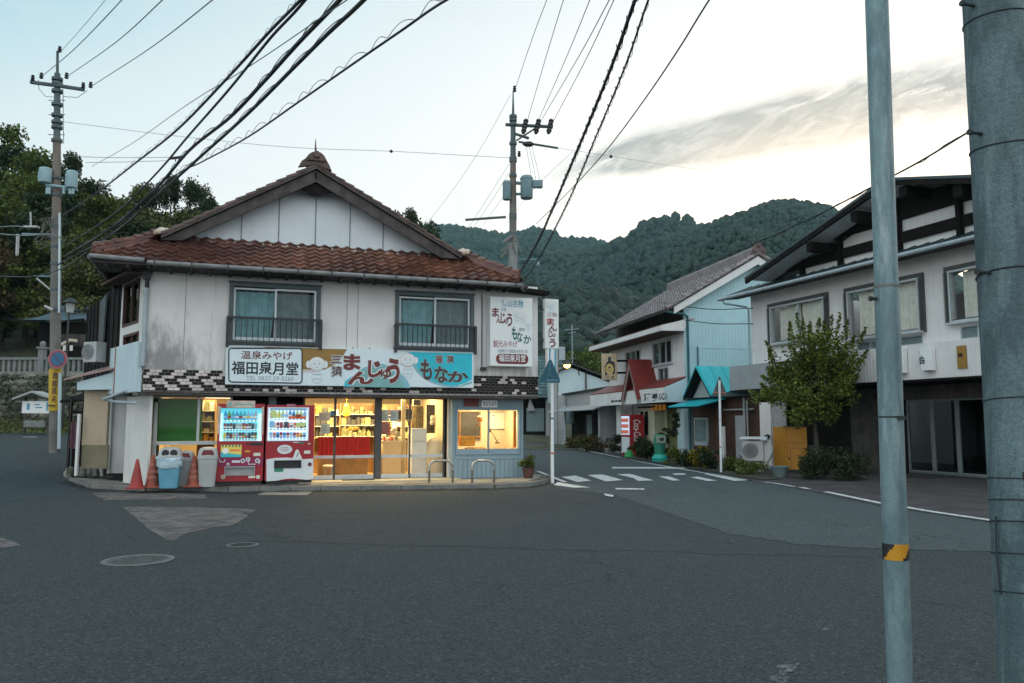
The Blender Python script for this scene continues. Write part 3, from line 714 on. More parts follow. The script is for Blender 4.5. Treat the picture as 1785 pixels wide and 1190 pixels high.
# verge tiles along the barge boards (scalloped edge against the sky)
mb = MB()
for p, r in ((A_, B_), (C_, B_)):
    a, b = Vector(L.pt(p[0], p[1]+.09, .74)), Vector(L.pt(r[0], r[1]+.09, .74)); n = int((b-a).length/.25)
    d = (b-a).normalized(); up = Vector((0, 0, 1))
    for i in range(n):
        s = a+(b-a)*(i/n); e = a+(b-a)*((i+1.25)/n)
        mb.tube([s+up*.04, e+up*.0], .058, 7)
mb.build('verge_tile', G['tile_verge'], shop, smooth=50)
# ridge end ornament with finial, pendant
mb = MB(); ru = B_[0]
mb.prism(L, [(ru-.42, B_[1]+.02), (ru-.34, B_[1]+.18), (ru-.26, B_[1]+.24), (ru-.18, B_[1]+.36), (ru-.10, B_[1]+.42), (ru, B_[1]+.44), (ru+.10, B_[1]+.42), (ru+.18, B_[1]+.35), (ru+.24, B_[1]+.24), (ru+.30, B_[1]+.14), (ru+.36, B_[1]+.0), (ru, B_[1]+.12)], .70, .80)
mb.prism(L, [(ru-.25, B_[1]+.2), (ru-.2, B_[1]+.27), (ru+.19, B_[1]+.27), (ru+.24, B_[1]+.2)], .79, .83)
for s in (-.12, .12): mb.disc(L, ru+s, B_[1]+.26, .80, .07, 0, 12, th=.05)
mb.disc(L, ru, B_[1]+.36, .80, .08, 0, 12, th=.06)
mb.tube([L.pt(ru-.02, B_[1]+.40, .76), L.pt(ru-.03, B_[1]+.55, .77), L.pt(ru-.035, B_[1]+.74, .78)], .035, 7, r1=.008)
mb.build('ridge_ornament', G['tile_verge'], shop, bevel=.012)
mb = MB(); pz = bz(551, 322)[1]
pz -= .05
mb.prism(L, [(ru-.36, pz-.06), (ru-.2, pz+.06), (ru, pz+.10), (ru+.2, pz+.05), (ru+.37, pz-.08), (ru+.28, pz-.13), (ru+.20, pz-.12), (ru+.15, pz-.19), (ru+.06, pz-.19), (ru+.02, pz-.14), (ru-.04, pz-.19), (ru-.14, pz-.18), (ru-.2, pz-.11), (ru-.29, pz-.11)], .60, .655)
mb.build('gable_pendant', G['dark_wood'], shop, bevel=.01)
mb = MB(); mb.box(L, ru-.02, ru+.02, bz(551, 312)[1], bz(551, 301)[1], .72, .735); mb.build('barge_clasp', G['dark_wood'], shop)
# ridge
mb = MB()
mb.box(L, RU_-.11, RU_+.11, RZ+.0, RZ+.16, -8.4, .70)
for i in range(30): mb.tube([L.pt(RU_, RZ+.2, .68-i*.3), L.pt(RU_, RZ+.17, .68-i*.3-.31)], .10, 8)
mb.build('ridge', G['tile_trim'], shop, smooth=50)
# hip ridges
def hip(a, b, lift, name='hip_ridge', n=7):
    a, b = Vector(a), Vector(b); mb = MB(); m = Vector(((a.x+b.x)/2, (a.y+b.y)/2, (a.z+b.z)/2-.03)); pts = bezier([a+Vector((0, 0, lift)), m, b], 8)
    mb.tube([p+Vector((0, 0, .0)) for p in pts], .10, 8); mb.tube([p+Vector((0, 0, .07)) for p in pts], .085, 8)
    for i in range(n):
        t0, t1 = i/n, (i+1.1)/n; f = lambda t_: pts[min(int(t_*(len(pts)-1)), len(pts)-1)]
        mb.tube([f(t0)+Vector((0, 0, .17)), f(min(t1, 1))+Vector((0, 0, .12))], .075, 8)
    mb.build(name, G['tile_trim'], shop, smooth=50)
hip(L.pt(EL_+.02, EZ+.06, ED-.02), L.pt(EL_+1.22, GZ+.03, GD+.02), .05)
hip(L.pt(ER_-.02, EZ+.08, ED-.02), L.pt(ER_-1.22, GZ+.05, GD+.02), .02)
mb = MB()
for uu, zz, dd in ((EL_+1.2, GZ+.03, GD+.2), (ER_-1.22, GZ+.05, GD+.2)):
    mb.ell(L.pt(uu, zz+.05, dd), (.15, .11, .10), 0, 8, 5, .25); mb.ell(L.pt(uu+.12, zz+.05, dd), (.1, .09, .09), 0, 8, 5, .25)
    mb.ell(L.pt(uu-.12, zz+.02, dd), (.1, .09, .07), 0, 8, 5, .25)
mb.build_each('hip_end_tile', G['tile_pale'], shop, smooth=60)
# white mortar crescents under the gable foot
mb = MB()
for i in range(18):
    u = RU_-3.5+i*.40; mb.tube([L.pt(u-.1, GZ-.02, GD+.09), L.pt(u, GZ-.055, GD+.10), L.pt(u+.1, GZ-.02, GD+.09)], .022, 5)
mb.build_each('mortar_crescent', G['tile_pale'], shop)
mb = MB()
for ue, r0, r1 in ((EL_, .05, 1.3), ):
    pass
# gutters
def gutter(pts, r=.055, name='gutter'):
    mb = MB(); mb.tube(pts, r, 8); mb.build(name, G['gutter'], shop, smooth=50)
gutter([L.pt(-5.45, EZ-.04, ED+.05), L.pt(ER_+.02, EZ-.07, ED+.05)])
gutter([L.pt(EL_-.05, EZ+.03, ED+.05), L.pt(-5.5, EZ-.0, ED+.05)])
gutter([L.pt(EL_-.05, EZ+.02, ED+.0), L.pt(EL_-.1, EZ-.05, -4)])
gutter([L.pt(ER_, EZ-.08, ED+.05), L.pt(ER_+.25, EZ-.1, 1.1), L.pt(UR+.15, EZ-.1, .85)])
mb = MB()
for i in range(12):
    u = -5.3+i*.74; mb.box(L, u-.012, u+.012, EZ-.13, EZ+.02, ED+.0, ED+.115)
mb.build_each('gutter_bracket', G['black_rail'], shop)
mb = MB(); mb.prism(L, [(ER_-.1, EZ-.12), (UR+.2, EZ-.19), (UR+.2, EZ-.1), (ER_-.1, EZ-.02)], .8, 1.15); mb.build('side_eave', G['dark_wood'], shop)
# corner downpipe with hopper
mb = MB(); mb.prism(U, [(UL-.13, 4.86), (UL+.10, 4.86), (UL+.05, 4.62), (UL-.07, 4.62)], .02, .2); mb.tube([U.pt(UL, 4.66, .1), U.pt(UL, 4.5, .08), U.pt(UL-.01, 4.45, .06)], .05, 8); mb.build('rain_hopper', G['black_rail'], shop)
mb = MB(); mb.tube([U.pt(UL-.01, 4.5, .06), U.pt(UL-.01, 2.72, .06)], .052, 10); mb.tube([U.pt(UL-.01, 4.42, .06), U.pt(UL-.01, 4.3, .06)], .066, 10)
mb.build('downpipe', G['pipe_grey'], shop, smooth=50)
# ================================================================ SHOP GROUND FLOOR
def emat(name, col, s):
    m = bpy.data.materials.new(name); m.use_nodes = True; b = m.node_tree.nodes['Principled BSDF']
    b.inputs['Base Color'].default_value = (*[min(1, c) for c in col], 1); b.inputs['Emission Color'].default_value = (*col, 1); b.inputs['Emission Strength'].default_value = s
    MATS[name] = m; return m
mat('room_cream', (.62, .52, .34), .85, .06, 2)
mat('room_floor', (.42, .25, .08), .5, .2, 2)
mat('room_wood', (.30, .17, .06), .6, .2, 4)
mat('room_orange', (.55, .20, .025), .55, .1, 3)
mat('cloth_red', (.36, .012, .018), .85, .1, 8)
mat('paper', (.72, .70, .62), .8, .04, 4)
mat('paper_blue', (.50, .60, .62), .8, .04, 4)
mat('paper_red', (.55, .16, .11), .8, .25, 20)
mat('print_grey', (.22, .24, .25), .8, .2, 30)
mat('goods', (.34, .26, .09), .6, .5, 14, island=.7)
mat('goods_olive', (.17, .17, .07), .6, .5, 14, island=.6)
mat('goods_white', (.66, .60, .46), .6, .2, 10)
mat('gold', (.62, .33, .02), .5, .2, 10)
mat('dark_goods', (.05, .045, .035), .7, .3, 10)
mat('blind_green', (.035, .20, .055), .6, .08, 3, island=.12)
mat('cloth_white', (.70, .63, .48), .9, .06, 6)
mat('mat_dark', (.03, .032, .032), .95, .2, 20)
emat('tube_light', (1, .86, .55), 5.0)
emat('lamp_amber', (1, .55, .14), 6.0)
def arealight(name, loc, w, size, col, parent=None, rot=None, sy=None):
    l = bpy.data.lights.new(name, 'AREA'); l.energy = w; l.size = size; l.color = col
    if sy: l.shape = 'RECTANGLE'; l.size_y = sy
    o = bpy.data.objects.new(name, l); COL.objects.link(o)
    if parent is not None: o.parent = parent; o.location = Vector(loc)-ROOT[parent]
    else: o.location = loc
    if rot: o.rotation_euler = rot
    return o
G0 = .10
win = L.rect(255, 692, 402, 772); wl0, wl1, wz0, wz1 = win[0], win[1], win[2], win[3]
du0, du1 = L.uz(527, 760)[0], L.uz(775, 760)[0]; dz1 = 2.13
mb = MB()
wall_holes(mb, L, UL+.75, 1.62, G0, 2.16, 0, [(wl0, wl1, .42, wz1), (du0, du1, G0, dz1)], .08)
mb.build('ground_wall', G['dark_wood'], shop)
mb = MB()
mb.box(L, -5.35, wl0-.06, G0, 2.10, .0, .02, 0); mb.build('wall_panel', G['white_wall'], shop)
mb = MB()
ax = L.uz(468, 720)[0]; bx_ = L.uz(481, 720)[0]; mb.box(L, ax, bx_, G0, 2.10, .0, .06); mb.build('pilaster', G['grey_blue'], shop)
mb = MB(); mb.box(L, 1.52, 1.72, G0, 2.10, .0, .14); mb.build('pillar', G['stucco_side'], shop)
# display window at the left, half covered by a green blind
fw = MB(); strip_frame(fw, L, wl0-.05, wl1+.03, .36, wz1+.04, .05, -.03, .05)
um = L.uz(346, 730)[0]; fw.box(L, um-.028, um+.028, wz0+.04, wz1, -.02, .045); fw.box(L, wl0, wl1, wz0-.035, wz0+.045, -.03, .055)
sw = fw.build('window', G['aluminium'], shop)
mb = MB(); mb.face([L.pt(wl0, .40, .0), L.pt(wl1, .40, .0), L.pt(wl1, wz1, .0), L.pt(wl0, wz1, .0)]); mb.build('pane', glassm, sw, fix=False)
mb = MB(); be = L.uz(352, 730)[0]
for i in range(38):
    z = wz0+.02+i*(wz1-wz0-.06)/38
    for a, b in ((wl0+.03, be), ): mb.face([L.pt(a, z, -.10), L.pt(b, z, -.10), L.pt(b, z+.036, -.135), L.pt(a, z+.036, -.135)])
mb.build('blind', G['blind_green'], sw, fix=False)
# interior shell
mb = MB(); R0, R1, RB, RZ1 = -5.2, 1.5, -4.1, 2.42
mb.face([L.pt(R0, .1, RB), L.pt(R1+.5, .1, RB), L.pt(R1+.5, RZ1, RB), L.pt(R0, RZ1, RB)])
mb.face([L.pt(R0, .1, RB), L.pt(R0, RZ1, RB), L.pt(R0, RZ1, -.12), L.pt(R0, .1, -.12)])
mb.face([L.pt(R1, .1, RB), L.pt(R1, RZ1, RB), L.pt(R1, RZ1, -.12), L.pt(R1, .1, -.12)])
mb.face([L.pt(R0, RZ1, RB), L.pt(R1, RZ1, RB), L.pt(R1, RZ1, -.1), L.pt(R0, RZ1, -.1)])
mb.build('interior_wall', G['room_cream'], shop, fix=False)
mb = MB(); mb.face([L.pt(R0, .12, RB), L.pt(R1, .12, RB), L.pt(R1, .12, -.05), L.pt(R0, .12, -.05)]); mb.build('interior_floor', G['room_floor'], shop, fix=False)
mb = MB()
for a in (-1.55, -.2, 1.05): mb.tube([L.pt(a-.45, 2.33, -1.0), L.pt(a+.45, 2.33, -1.0)], .022, 8)
mb.tube([L.pt(wl0+1.2, 2.1, -.6), L.pt(wl1+.1, 2.1, -.6)], .02, 8)
mb.build_each('fluorescent_tube', G['tube_light'], shop)
WARM = (1, .74, .36)
for a, w in ((-3.9, 85), (-1.2, 165), (.5, 165)): arealight('shop_lamp', L.pt(a, 2.34, -1.5), w, .9, WARM, shop)
# sliding glass doors
dd = [L.uz(x, 760)[0] for x in (527, 583, 593, 654, 663, 714, 775)]
mb = MB(); mb.box(L, du0-.05, du1+.05, dz1-.01, dz1+.06, -.05, .06); mb.box(L, du0-.05, du1+.05, G0, G0+.03, -.06, .08)
mb.build_each('door_frame', G['alu_dark'], shop)
lz = L.uz(600, 796)[1]
panels = [(dd[0], dd[1]+.02, .02), (dd[1]-.01, dd[3]+.02, -.02), (dd[4]-.02, dd[5]+.02, .02), (dd[5]-.02, dd[6], -.02)]
for a, b, d in panels:
    mb = MB(); w = .045
    mb.box(L, a, a+w, G0+.03, dz1, d-.017, d+.017, 1); mb.box(L, b-w, b, G0+.03, dz1, d-.017, d+.017, 1)
    mb.box(L, a+w, b-w, G0+.03, G0+.13, d-.015, d+.015, 0); mb.box(L, a+w, b-w, lz-.035, lz+.035, d-.015, d+.015, 0); mb.box(L, a+w, b-w, dz1-.05, dz1, d-.015, d+.015, 1)
    dr = mb.build('door', [G['aluminium'], G['alu_dark']], shop)
    mb = MB(); mb.face([L.pt(a, G0+.08, d), L.pt(b, G0+.08, d), L.pt(b, dz1, d), L.pt(a, dz1, d)]); mb.build('pane', glassm, dr, fix=False)
    mb = MB(); mb.box(L, b-.04, b-.015, 1.0, 1.16, d+.018, d+.032); mb.build('handle', G['black_plastic'], dr)
mb = MB(); mb.box(L, dd[3], dd[4], G0, dz1, -.06, .05); mb.build('door_post', G['alu_dark'], shop)
mb = MB(); mb.box(L, du0-.1, 1.72, G0+.002, G0+.022, .05, .75); mb.build('door_step', G['door_step'], shop)
mb = MB(); mb.box(L, L.uz(594, 836)[0], L.uz(648, 836)[0], G0+.024, G0+.036, .08, .42); tagp(mb.build('doormat', G['mat_dark']), 'dark rubber doormat lying before the lit sliding glass door', 'doormat')
# ---------------- things inside the shop, seen through the glass
def ipart(name, m, fr, x0, y0, x1, y1, dep, label=None, cat=None, group=None, parent=None, zmin=None):
    u0, u1, z0, z1 = fr.rect(x0, y0, x1, y1); z0 = zmin if zmin is not None else max(z0, .125)
    mb = MB(); mb.box(fr, u0, u1, z0, z1, -dep, 0); o = mb.build(name, m, parent, bevel=.006)
    return tagp(o, label, cat, group)
I1, I2, I3 = L.off(-1.1), L.off(-2.3), L.off(-3.7)
u0, u1, z0, z1 = I1.rect(556, 763, 643, 796)
ct = thing('counter', I1.pt((u0+u1)/2, .12, -.3), 'wooden shop counter draped with a dark red cloth seen through the glass doors', 'counter')
mb = MB(); mb.box(I1, u0+.02, u1-.02, .125, z0+.05, -.55, -.03); mb.build('cabinet', G['room_wood'], ct)
mb = MB(); mb.box(I1, u0-.03, u1+.03, z1, z1+.03, -.62, .02); mb.build('top', G['goods_white'], ct)
mb = MB(); n = 60
for i in range(n+1):
    u = u0-.02+(u1-u0+.04)*i/n
    for z in (z0, z1+.034): mb.v.append(tuple(I1.pt(u, z, .03+.008*math.sin(i*1.3))))
for i in range(n): mb.f.append((2*i, 2*i+2, 2*i+3, 2*i+1)); mb.m.append(0)
mb.build('cloth', G['cloth_red'], ct, fix=False)
# shelves of sweets
def shelf_unit(fr, x0, y0, x1, y1, rows, label, mats, seed):
    rnd = random.Random(seed); u0, u1, z0, z1 = fr.rect(x0, y0, x1, y1)
    t = thing('display_shelf', fr.pt((u0+u1)/2, .12, -.2), label, 'shelf')
    mb = MB(); mb.box(fr, u0, u1, .125, z1, -.36, -.34); mb.box(fr, u0-.02, u0, .125, z1, -.36, 0); mb.box(fr, u1, u1+.02, .125, z1, -.36, 0); mb.build('carcass', G['room_wood'], t)
    zz = [z0+(z1-z0)*k/rows for k in range(rows)]
    for z in zz:
        mb = MB(); mb.box(fr, u0, u1, z-.02, z, -.34, .0); mb.build('board', G['goods_white'], t)
        u = u0+.03
        while u < u1-.08:
            w = rnd.uniform(.06, .15); h = rnd.uniform(.08, min(.24, (z1-z0)/rows-.04))
            mb = MB(); mb.box(fr, u, min(u+w, u1-.01), z+.001, z+h, -.22, -.04-rnd.random()*.05)
            if rnd.random() < .35: mb.ell(fr.pt(u+w/2, z+h, -.1), (w*.4, w*.4, .05), 0, 8, 5)
            mb.build('sweet_box', G[rnd.choice(mats)], t); u += w+.02
    return t
shelf_unit(I2, 549, 703, 592, 762, 3, 'tall shelf of brown sweet boxes behind the left glass door', ['goods', 'goods_olive', 'goods_white', 'dark_goods', 'gold'], 1)
shelf_unit(I2, 594, 702, 654, 760, 3, 'shelf of golden and olive sweet packs above the red counter', ['goods_olive', 'goods_olive', 'goods', 'dark_goods'], 2)
shelf_unit(L.off(-1.4), 346, 696, 374, 772, 4, 'narrow lit shelf of yellow sweet boxes beside the green blind', ['goods', 'gold', 'goods_white', 'goods_olive'], 3)
shelf_unit(I2, 664, 704, 716, 762, 3, 'low cluttered shelf of pale sweet packs behind the goods table', ['goods_white', 'goods', 'dark_goods', 'paper_red', 'gold'], 6)
def blob(name, m, fr, px, py, r, label, cat, rz=None, n=9):
    u, z = fr.uz(px, py); mb = MB()
    for k in range(n): mb.ell(fr.pt(u+random.uniform(-.5, .5)*r, z+random.uniform(-.5, .5)*(rz or r), random.uniform(-.3, .3)*r), (r*.45, r*.45, r*.4), 0, 7, 5, .15)
    return tagp(mb.build(name, m, smooth=60), label, cat)
u, z = I1.uz(609, 713); mb = MB()
mb.lathe(I1.pt(u, z, -.6), [(.02, -.20), (.085, -.17), (.10, -.08), (.06, 0), (.08, .06), (.055, .13), (.02, .16)], 14); mb.tube([I1.pt(u, z+.16, -.6), I1.pt(u, 2.42, -.6)], .006, 5)
tagp(mb.build('hanging_lantern', G['gold'], smooth=50), 'golden gourd shaped ornament hanging above the red counter', 'ornament')
u, z = I1.uz(616, 760); t = thing('bouquet', I1.pt(u, z, -.1), 'yellow flower bouquet standing on the red counter', 'bouquet')
mb = MB(); mb.lathe(I1.pt(u, z-.02, -.1), [(.05, 0), (.07, .10)], 10); mb.build('wrapping', G['paper'], t)
mb = MB()
for k in range(26): mb.ell(I1.pt(u+random.gauss(0, .07), z+.13+random.uniform(0, .1), -.1+random.gauss(0, .04)), (.026, .026, .022), 0, 6, 4)
mb.build('flowers', G['gold'], t)
for fr, a, lab, mm in ((L.off(-.035), (555, 718, 576, 733), 'cream paper notice taped high on the left glass door', 'paper'), (L.off(-.035), (559, 738, 575, 756), 'pale blue paper notice low on the left glass door', 'paper_blue'),
                       (L.off(-.03), (663, 714, 678, 734), 'white printed notice taped high on the glass beside the door post', 'paper'), (L.off(-.03), (680, 714, 694, 734), 'white printed notice taped inside the glass, second from the door post', 'paper_blue'),
                       (L.off(-.03), (663, 735, 681, 757), 'reddish food poster taped to the glass beside the door post', 'paper_red')):
    u0, u1, z0, z1 = fr.rect(*a); t = thing('notice', fr.pt((u0+u1)/2, z0, 0), lab, 'notice')
    mb = MB(); mb.box(fr, u0, u1, z0, z1, 0, .003); mb.build('sheet', G[mm], t)
    mb = MB()
    for k in range(5):
        z = z1-(z1-z0)*(.18+.16*k); mb.box(fr, u0+.025, u1-.03-random.random()*.08, z-.012, z, .004, .0055)
    mb.build('print', G['print_grey'], t)
ipart('sticker', G['ink_blue'], L.off(.03), 576, 716, 583, 724, .003, 'round blue sticker on the glass door by the first jamb', 'sticker')
# right half: goods table, post, pale fridge, notice frames, covered heap
u0, u1, z0, z1 = I1.rect(667, 768, 708, 828)
t = thing('goods_table', I1.pt((u0+u1)/2, .12, -.2), 'pale wooden goods table with packed sweets inside the right hand glass door', 'table')
mb = MB(); mb.box(I1, u0, u1, .125, z1-.03, -.5, 0); mb.build('body', G['room_cream'], t); mb = MB(); mb.box(I1, u0-.03, u1+.03, z1-.03, z1, -.53, .03); mb.build('top', G['goods_white'], t)
for k in range(9):
    u = u0+.03+k*.065; mb = MB(); mb.box(I1, u, u+.055, z1+.001, z1+.05+random.random()*.09, -.3, -.06); mb.build('sweet_pack', G[random.choice(['goods_white', 'paper_red', 'goods', 'gold'])], t)
blob('paper_bag', G['cloth_white'], I1, 687, 752, .15, 'white paper bag standing on the pale goods table', 'bag', .14)
ipart('interior_post', G['room_cream'], I1, 700, 692, 707, 770, .1, 'cream painted square post standing inside the right hand door', 'post', zmin=.125)
u0, u1, z0, z1 = L.off(-.5).rect(717, 746, 744, 830); t = thing('refrigerator', L.off(-.5).pt((u0+u1)/2, .12, -.3), 'white two door refrigerator inside the rightmost glass door', 'refrigerator'); FR = L.off(-.5)
mb = MB(); mb.box(FR, u0, u1, .125, z1, -.5, 0); mb.build('body', G['white_paint'], t, bevel=.01)
mb = MB(); zm = z0+(z1-z0)*.72; mb.box(FR, u0+.01, u1-.01, zm+.012, z1-.01, .001, .03); mb.build('door', G['white_paint'], t, bevel=.008); mb = MB(); mb.box(FR, u0+.01, u1-.01, .16, zm-.012, .001, .03); mb.build('door', G['white_paint'], t, bevel=.008)
for a, lab in (((695, 715, 705, 731), 'black framed picture on the back wall left of the curtain'), ((708, 713, 719, 731), 'black framed picture on the back wall behind the cream post'), ((722, 697, 734, 706), 'small dark wall clock panel near the ceiling of the shop')):
    u0, u1, z0, z1 = I1.rect(*a); t = thing('picture_frame', I1.pt((u0+u1)/2, z0, -.1), lab, 'picture'); mb = MB(); mb.box(I1, u0, u1, z0, z1, -.1, -.07); mb.build('panel', G['dark_goods'], t)
    mb = MB(); strip_frame(mb, I1, u0-.02, u1+.02, z0-.02, z1+.02, .02, -.1, -.05); mb.build('frame', G['room_cream'], t)
mb = MB(); u0, u1, z0, z1 = I1.rect(721, 707, 738, 748)
for i in range(30):
    a = u0+(u1-u0)*i/30; mb.face([I1.pt(a, z0, .02*math.sin(i*1.1)), I1.pt(a+(u1-u0)/30, z0, .02*math.sin((i+1)*1.1)), I1.pt(a+(u1-u0)/30, z1, .02*math.sin((i+1)*1.1)), I1.pt(a, z1, .02*math.sin(i*1.1))])
tagp(mb.build('door_curtain', G['goods'], fix=False), 'brown patterned door curtain hanging behind the refrigerator', 'curtain')
u0, u1, z0, z1 = I1.rect(746, 705, 766, 755); t = thing('wall_board', I1.pt((u0+u1)/2, z0, -.2), 'dark wall board with a pale bundle hung on it behind the rightmost pane', 'board')
mb = MB(); mb.box(I1, u0, u1, z0, z1, -.2, -.16); mb.build('panel', G['dark_goods'], t)
mb = MB(); u, z = I1.uz(757, 732)
for k in range(7): mb.ell(I1.pt(u+random.uniform(-.05, .05), z+random.uniform(-.09, .09), -.1), (.05, .04, .06), 0, 7, 5, .2)
mb.build('bundle', G['goods_white'], t)
u, z = L.off(-.6).uz(762, 772); mb = MB(); mb.lathe(L.off(-.6).pt(u, .13, 0), [(.30, 0), (.33, .35), (.34, .62), (.28, .86), (.14, .98), (.02, 1.0)], 18)
tagp(mb.build('covered_heap', G['cloth_white'], smooth=60), 'rounded heap under a white cloth inside the rightmost pane', 'covered goods')
t = thing('stool', L.off(-.5).pt(L.off(-.5).uz(572, 828)[0], .12, 0), 'low grey stool just inside the left glass door', 'stool')
su = L.off(-.5).uz(572, 828)[0]; FR = L.off(-.5)
mb = MB(); mb.lathe(FR.pt(su, .40, 0), [(.13, 0), (.14, .03), (.12, .05)], 14); mb.build('seat', G['goods_white'], t)
for k in range(4):
    a = k*1.571+.7; mb = MB(); mb.tube([FR.pt(su+.1*math.cos(a), .40, .1*math.sin(a)), FR.pt(su+.13*math.cos(a), .125, .13*math.sin(a))], .012, 6); mb.build('leg', G['grey_plastic'], t)
# ================================================================ LEFT FLANK OF THE SHOP
cor = U.pt(UL, 0)
CL = Vector((cor.x-.643*2.1, cor.y+.766*2.1, 0)); C = P(CL.x, CL.y, -50)
S2 = P(CL.x-.574*6.2, CL.y+.819*6.2, -55)
mb = MB(); w1 = C.rect(216, 492, 243, 566); w2 = C.rect(216, 581, 242, 602)
w1 = (w1[0], min(w1[1], 2.0), w1[2], w1[3]); w2 = (w2[0], min(w2[1], 2.0), w2[2], w2[3])
wall_holes(mb, C, 0, 2.1, 2.66, 4.95, 0, [w1, w2], .12); mb.build('flank_wall', G['stucco_side'], shop)
for w in (w1, w2):
    mb = MB(); strip_frame(mb, C, *w, .06, -.08, .02); mb.box(C, (w[0]+w[1])/2-.025, (w[0]+w[1])/2+.025, w[2], w[3], -.06, 0); f = mb.build('window', G['brown_wood'], shop)
    mb = MB(); mb.face([C.pt(w[0], w[2], -.05), C.pt(w[1], w[2], -.05), C.pt(w[1], w[3], -.05), C.pt(w[0], w[3], -.05)]); mb.build('pane', g_dark, f, fix=False)
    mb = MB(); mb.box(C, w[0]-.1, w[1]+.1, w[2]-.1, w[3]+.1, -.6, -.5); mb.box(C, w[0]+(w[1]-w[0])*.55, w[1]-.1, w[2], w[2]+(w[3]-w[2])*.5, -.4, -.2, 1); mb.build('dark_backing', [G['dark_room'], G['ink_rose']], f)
mb = MB(); mb.hexa([C.pt(w1[0]-.35, w1[3]+.05, 0), C.pt(2.15, w1[3]+.05, 0), C.pt(2.15, w1[3]-.02, .45), C.pt(w1[0]-.35, w1[3]-.02, .45), C.pt(w1[0]-.35, w1[3]+.12, 0), C.pt(2.15, w1[3]+.12, 0), C.pt(2.15, w1[3]+.03, .45), C.pt(w1[0]-.35, w1[3]+.03, .45)]); mb.build('window_hood', G['brown_wood'], shop)
pn = C.rect(200, 606, 243, 680)
mb = MB(); mb.box(C, -.15, 2.08, 2.16, 3.26, .02, .16); mb.build('flank_panel', G['pale_blue'], shop, bevel=.01)
mb = MB(); mb.box(C, .32, .40, 2.16, 3.28, .162, .166); mb.build('rust_streak', G['rust'], shop)
mb = MB(); mb.box(C, .1, 2.0, .1, 2.1, -.25, -.2); mb.build('ground_flank_wall', G['stucco_side'], shop)
mb = MB(); mb.tube([C.pt(2.0, 2.18, .3), C.pt(.95, 2.02, .5), C.pt(1.1, 1.96, .3), C.pt(1.95, 1.92, .05)], .035, 8); mb.tube([L.pt(-5.28, 1.95, .12), L.pt(-5.28, .12, .12)], .045, 10); mb.build('waste_pipe', G['pipe_grey'], shop, smooth=50)
mb = MB(); mb.box(S2, 0, 6.15, 2.2, 4.9, -.2, 0)
for k in range(9): mb.box(S2, .3+k*.7, .36+k*.7, 2.2, 4.9, 0, .025)
mb.build('side_wall', G['dark_wood'], shop)
mb = MB()
c0, c1, cz0, cz1 = S2.off(.1).rect(172, 518, 182, 602)
mb.prism(S2, [(c0+.1, cz0), (c1-.15, cz0), (c1, cz1), (c0, cz1-.1)], .05, .09); mb.build('tin_patch', mat('tin_dark', (.06, .072, .076), .7, .2, 3, streak=.4, dirt=(.04, .045, .045)), shop)
mb = MB(); mb.box(S2, 0, 6.15, -.1, 2.2, -.35, -.2); mb.build('side_ground_wall', G['dark_wood'], shop)
# pent roof over the side door
Q = P(-9.3, 18.75, -8)
mb = MB(); mb.prism(Q, [Q.uz(*p) for p in ((134, 680), (200, 678.5), (200, 648), (134, 666))], -.06, 0); mb.build('pent_fascia', G['pale_blue'], shop, bevel=.008)
a, b = Q.uz(134, 664), Q.uz(200, 645); c = Q.uz(200, 636)
mb = MB(); mb.hexa([Q.pt(a[0]-.25, a[1]+.01, .12), Q.pt(b[0]+.03, b[1]+.01, .12), Q.pt(b[0]+.03, b[1]+.35, -1.0), Q.pt(a[0]-.25, a[1]+.3, -1.0), Q.pt(a[0]-.25, a[1]+.045, .12), Q.pt(b[0]+.03, b[1]+.045, .12), Q.pt(b[0]+.03, b[1]+.39, -1.0), Q.pt(a[0]-.25, a[1]+.34, -1.0)]); mb.build('pent_roof', G['pink_roof'], shop)
B2 = Q.off(-.25); u0, u1, z0, z1 = B2.rect(145, 684, 187, 776)
mb = MB(); mb.box(B2, u0, u1, z0, z1+.05, -.1, 0); mb.build('beige_wall', G['beige_wall'], shop)
u2, u3, z2, z3 = B2.rect(145, 776, 187, 816)
mb = MB(); mb.box(B2, u2-.02, u3+.02, z2, z0+.01, -.1, .03); mb.build('wall_base', G['olive_wall'], shop)
mb = MB(); u4, u5, _, _ = B2.rect(190, 690, 205, 816); mb.box(B2, u1+.02, u5+.2, .3, z1, -.2, -.12); mb.tube([B2.pt(u1+.06, z1, -.05), B2.pt(u1+.06, .3, -.05)], .03, 8); mb.build('grey_wall', G['grime_wall'], shop)
# stone footing and clutter at the corner
mb = MB()
for k in range(9):
    p = ground(112+k*11, 838-k*.4); w = random.uniform(.12, .17); mb.ell((p.x, p.y+.25, gz(p.x, p.y)+.10), (w, w*.9, .18), 0, 8, 5, .22)
tagp(mb.build('stone_footing', G['stone'], smooth=40), 'mossy stone footing at the left corner of the white shop', 'stone footing')
p = at(118, 800, 21.5)
mb = MB(); mb.wbox(-12.55, -11.3, 23.9, 24.0, .1, 2.3); mb.hexa([(-12.75, 22.5, 2.05), (-11.2, 22.5, 2.15), (-11.2, 24.1, 2.5), (-12.75, 24.1, 2.4), (-12.75, 22.5, 2.11), (-11.2, 22.5, 2.21), (-11.2, 24.1, 2.56), (-12.75, 24.1, 2.46)])
for k in range(4): mb.wbox(-12.55+k*.37, -12.48+k*.37, 22.65, 22.72, .1, 2.2)
mb.wbox(-12.55, -11.4, 22.66, 22.70, .9, .98); mb.wbox(-12.5, -11.5, 23.0, 23.8, .1, 1.15); mb.wbox(-12.5, -12.0, 22.8, 23.3, .1, 1.5); mb.wbox(-12.55, -11.4, 22.66, 22.7, 1.75, 1.82)
tagp(mb.build('shed', G['dark_wood'], bevel=.01), 'dark open timber lean to between the street pole and the beige wall', 'lean-to')
t = thing('cloth_banner', at(132, 784, 21), 'faded mauve cloth banner on a pole beside the beige wall', 'banner')
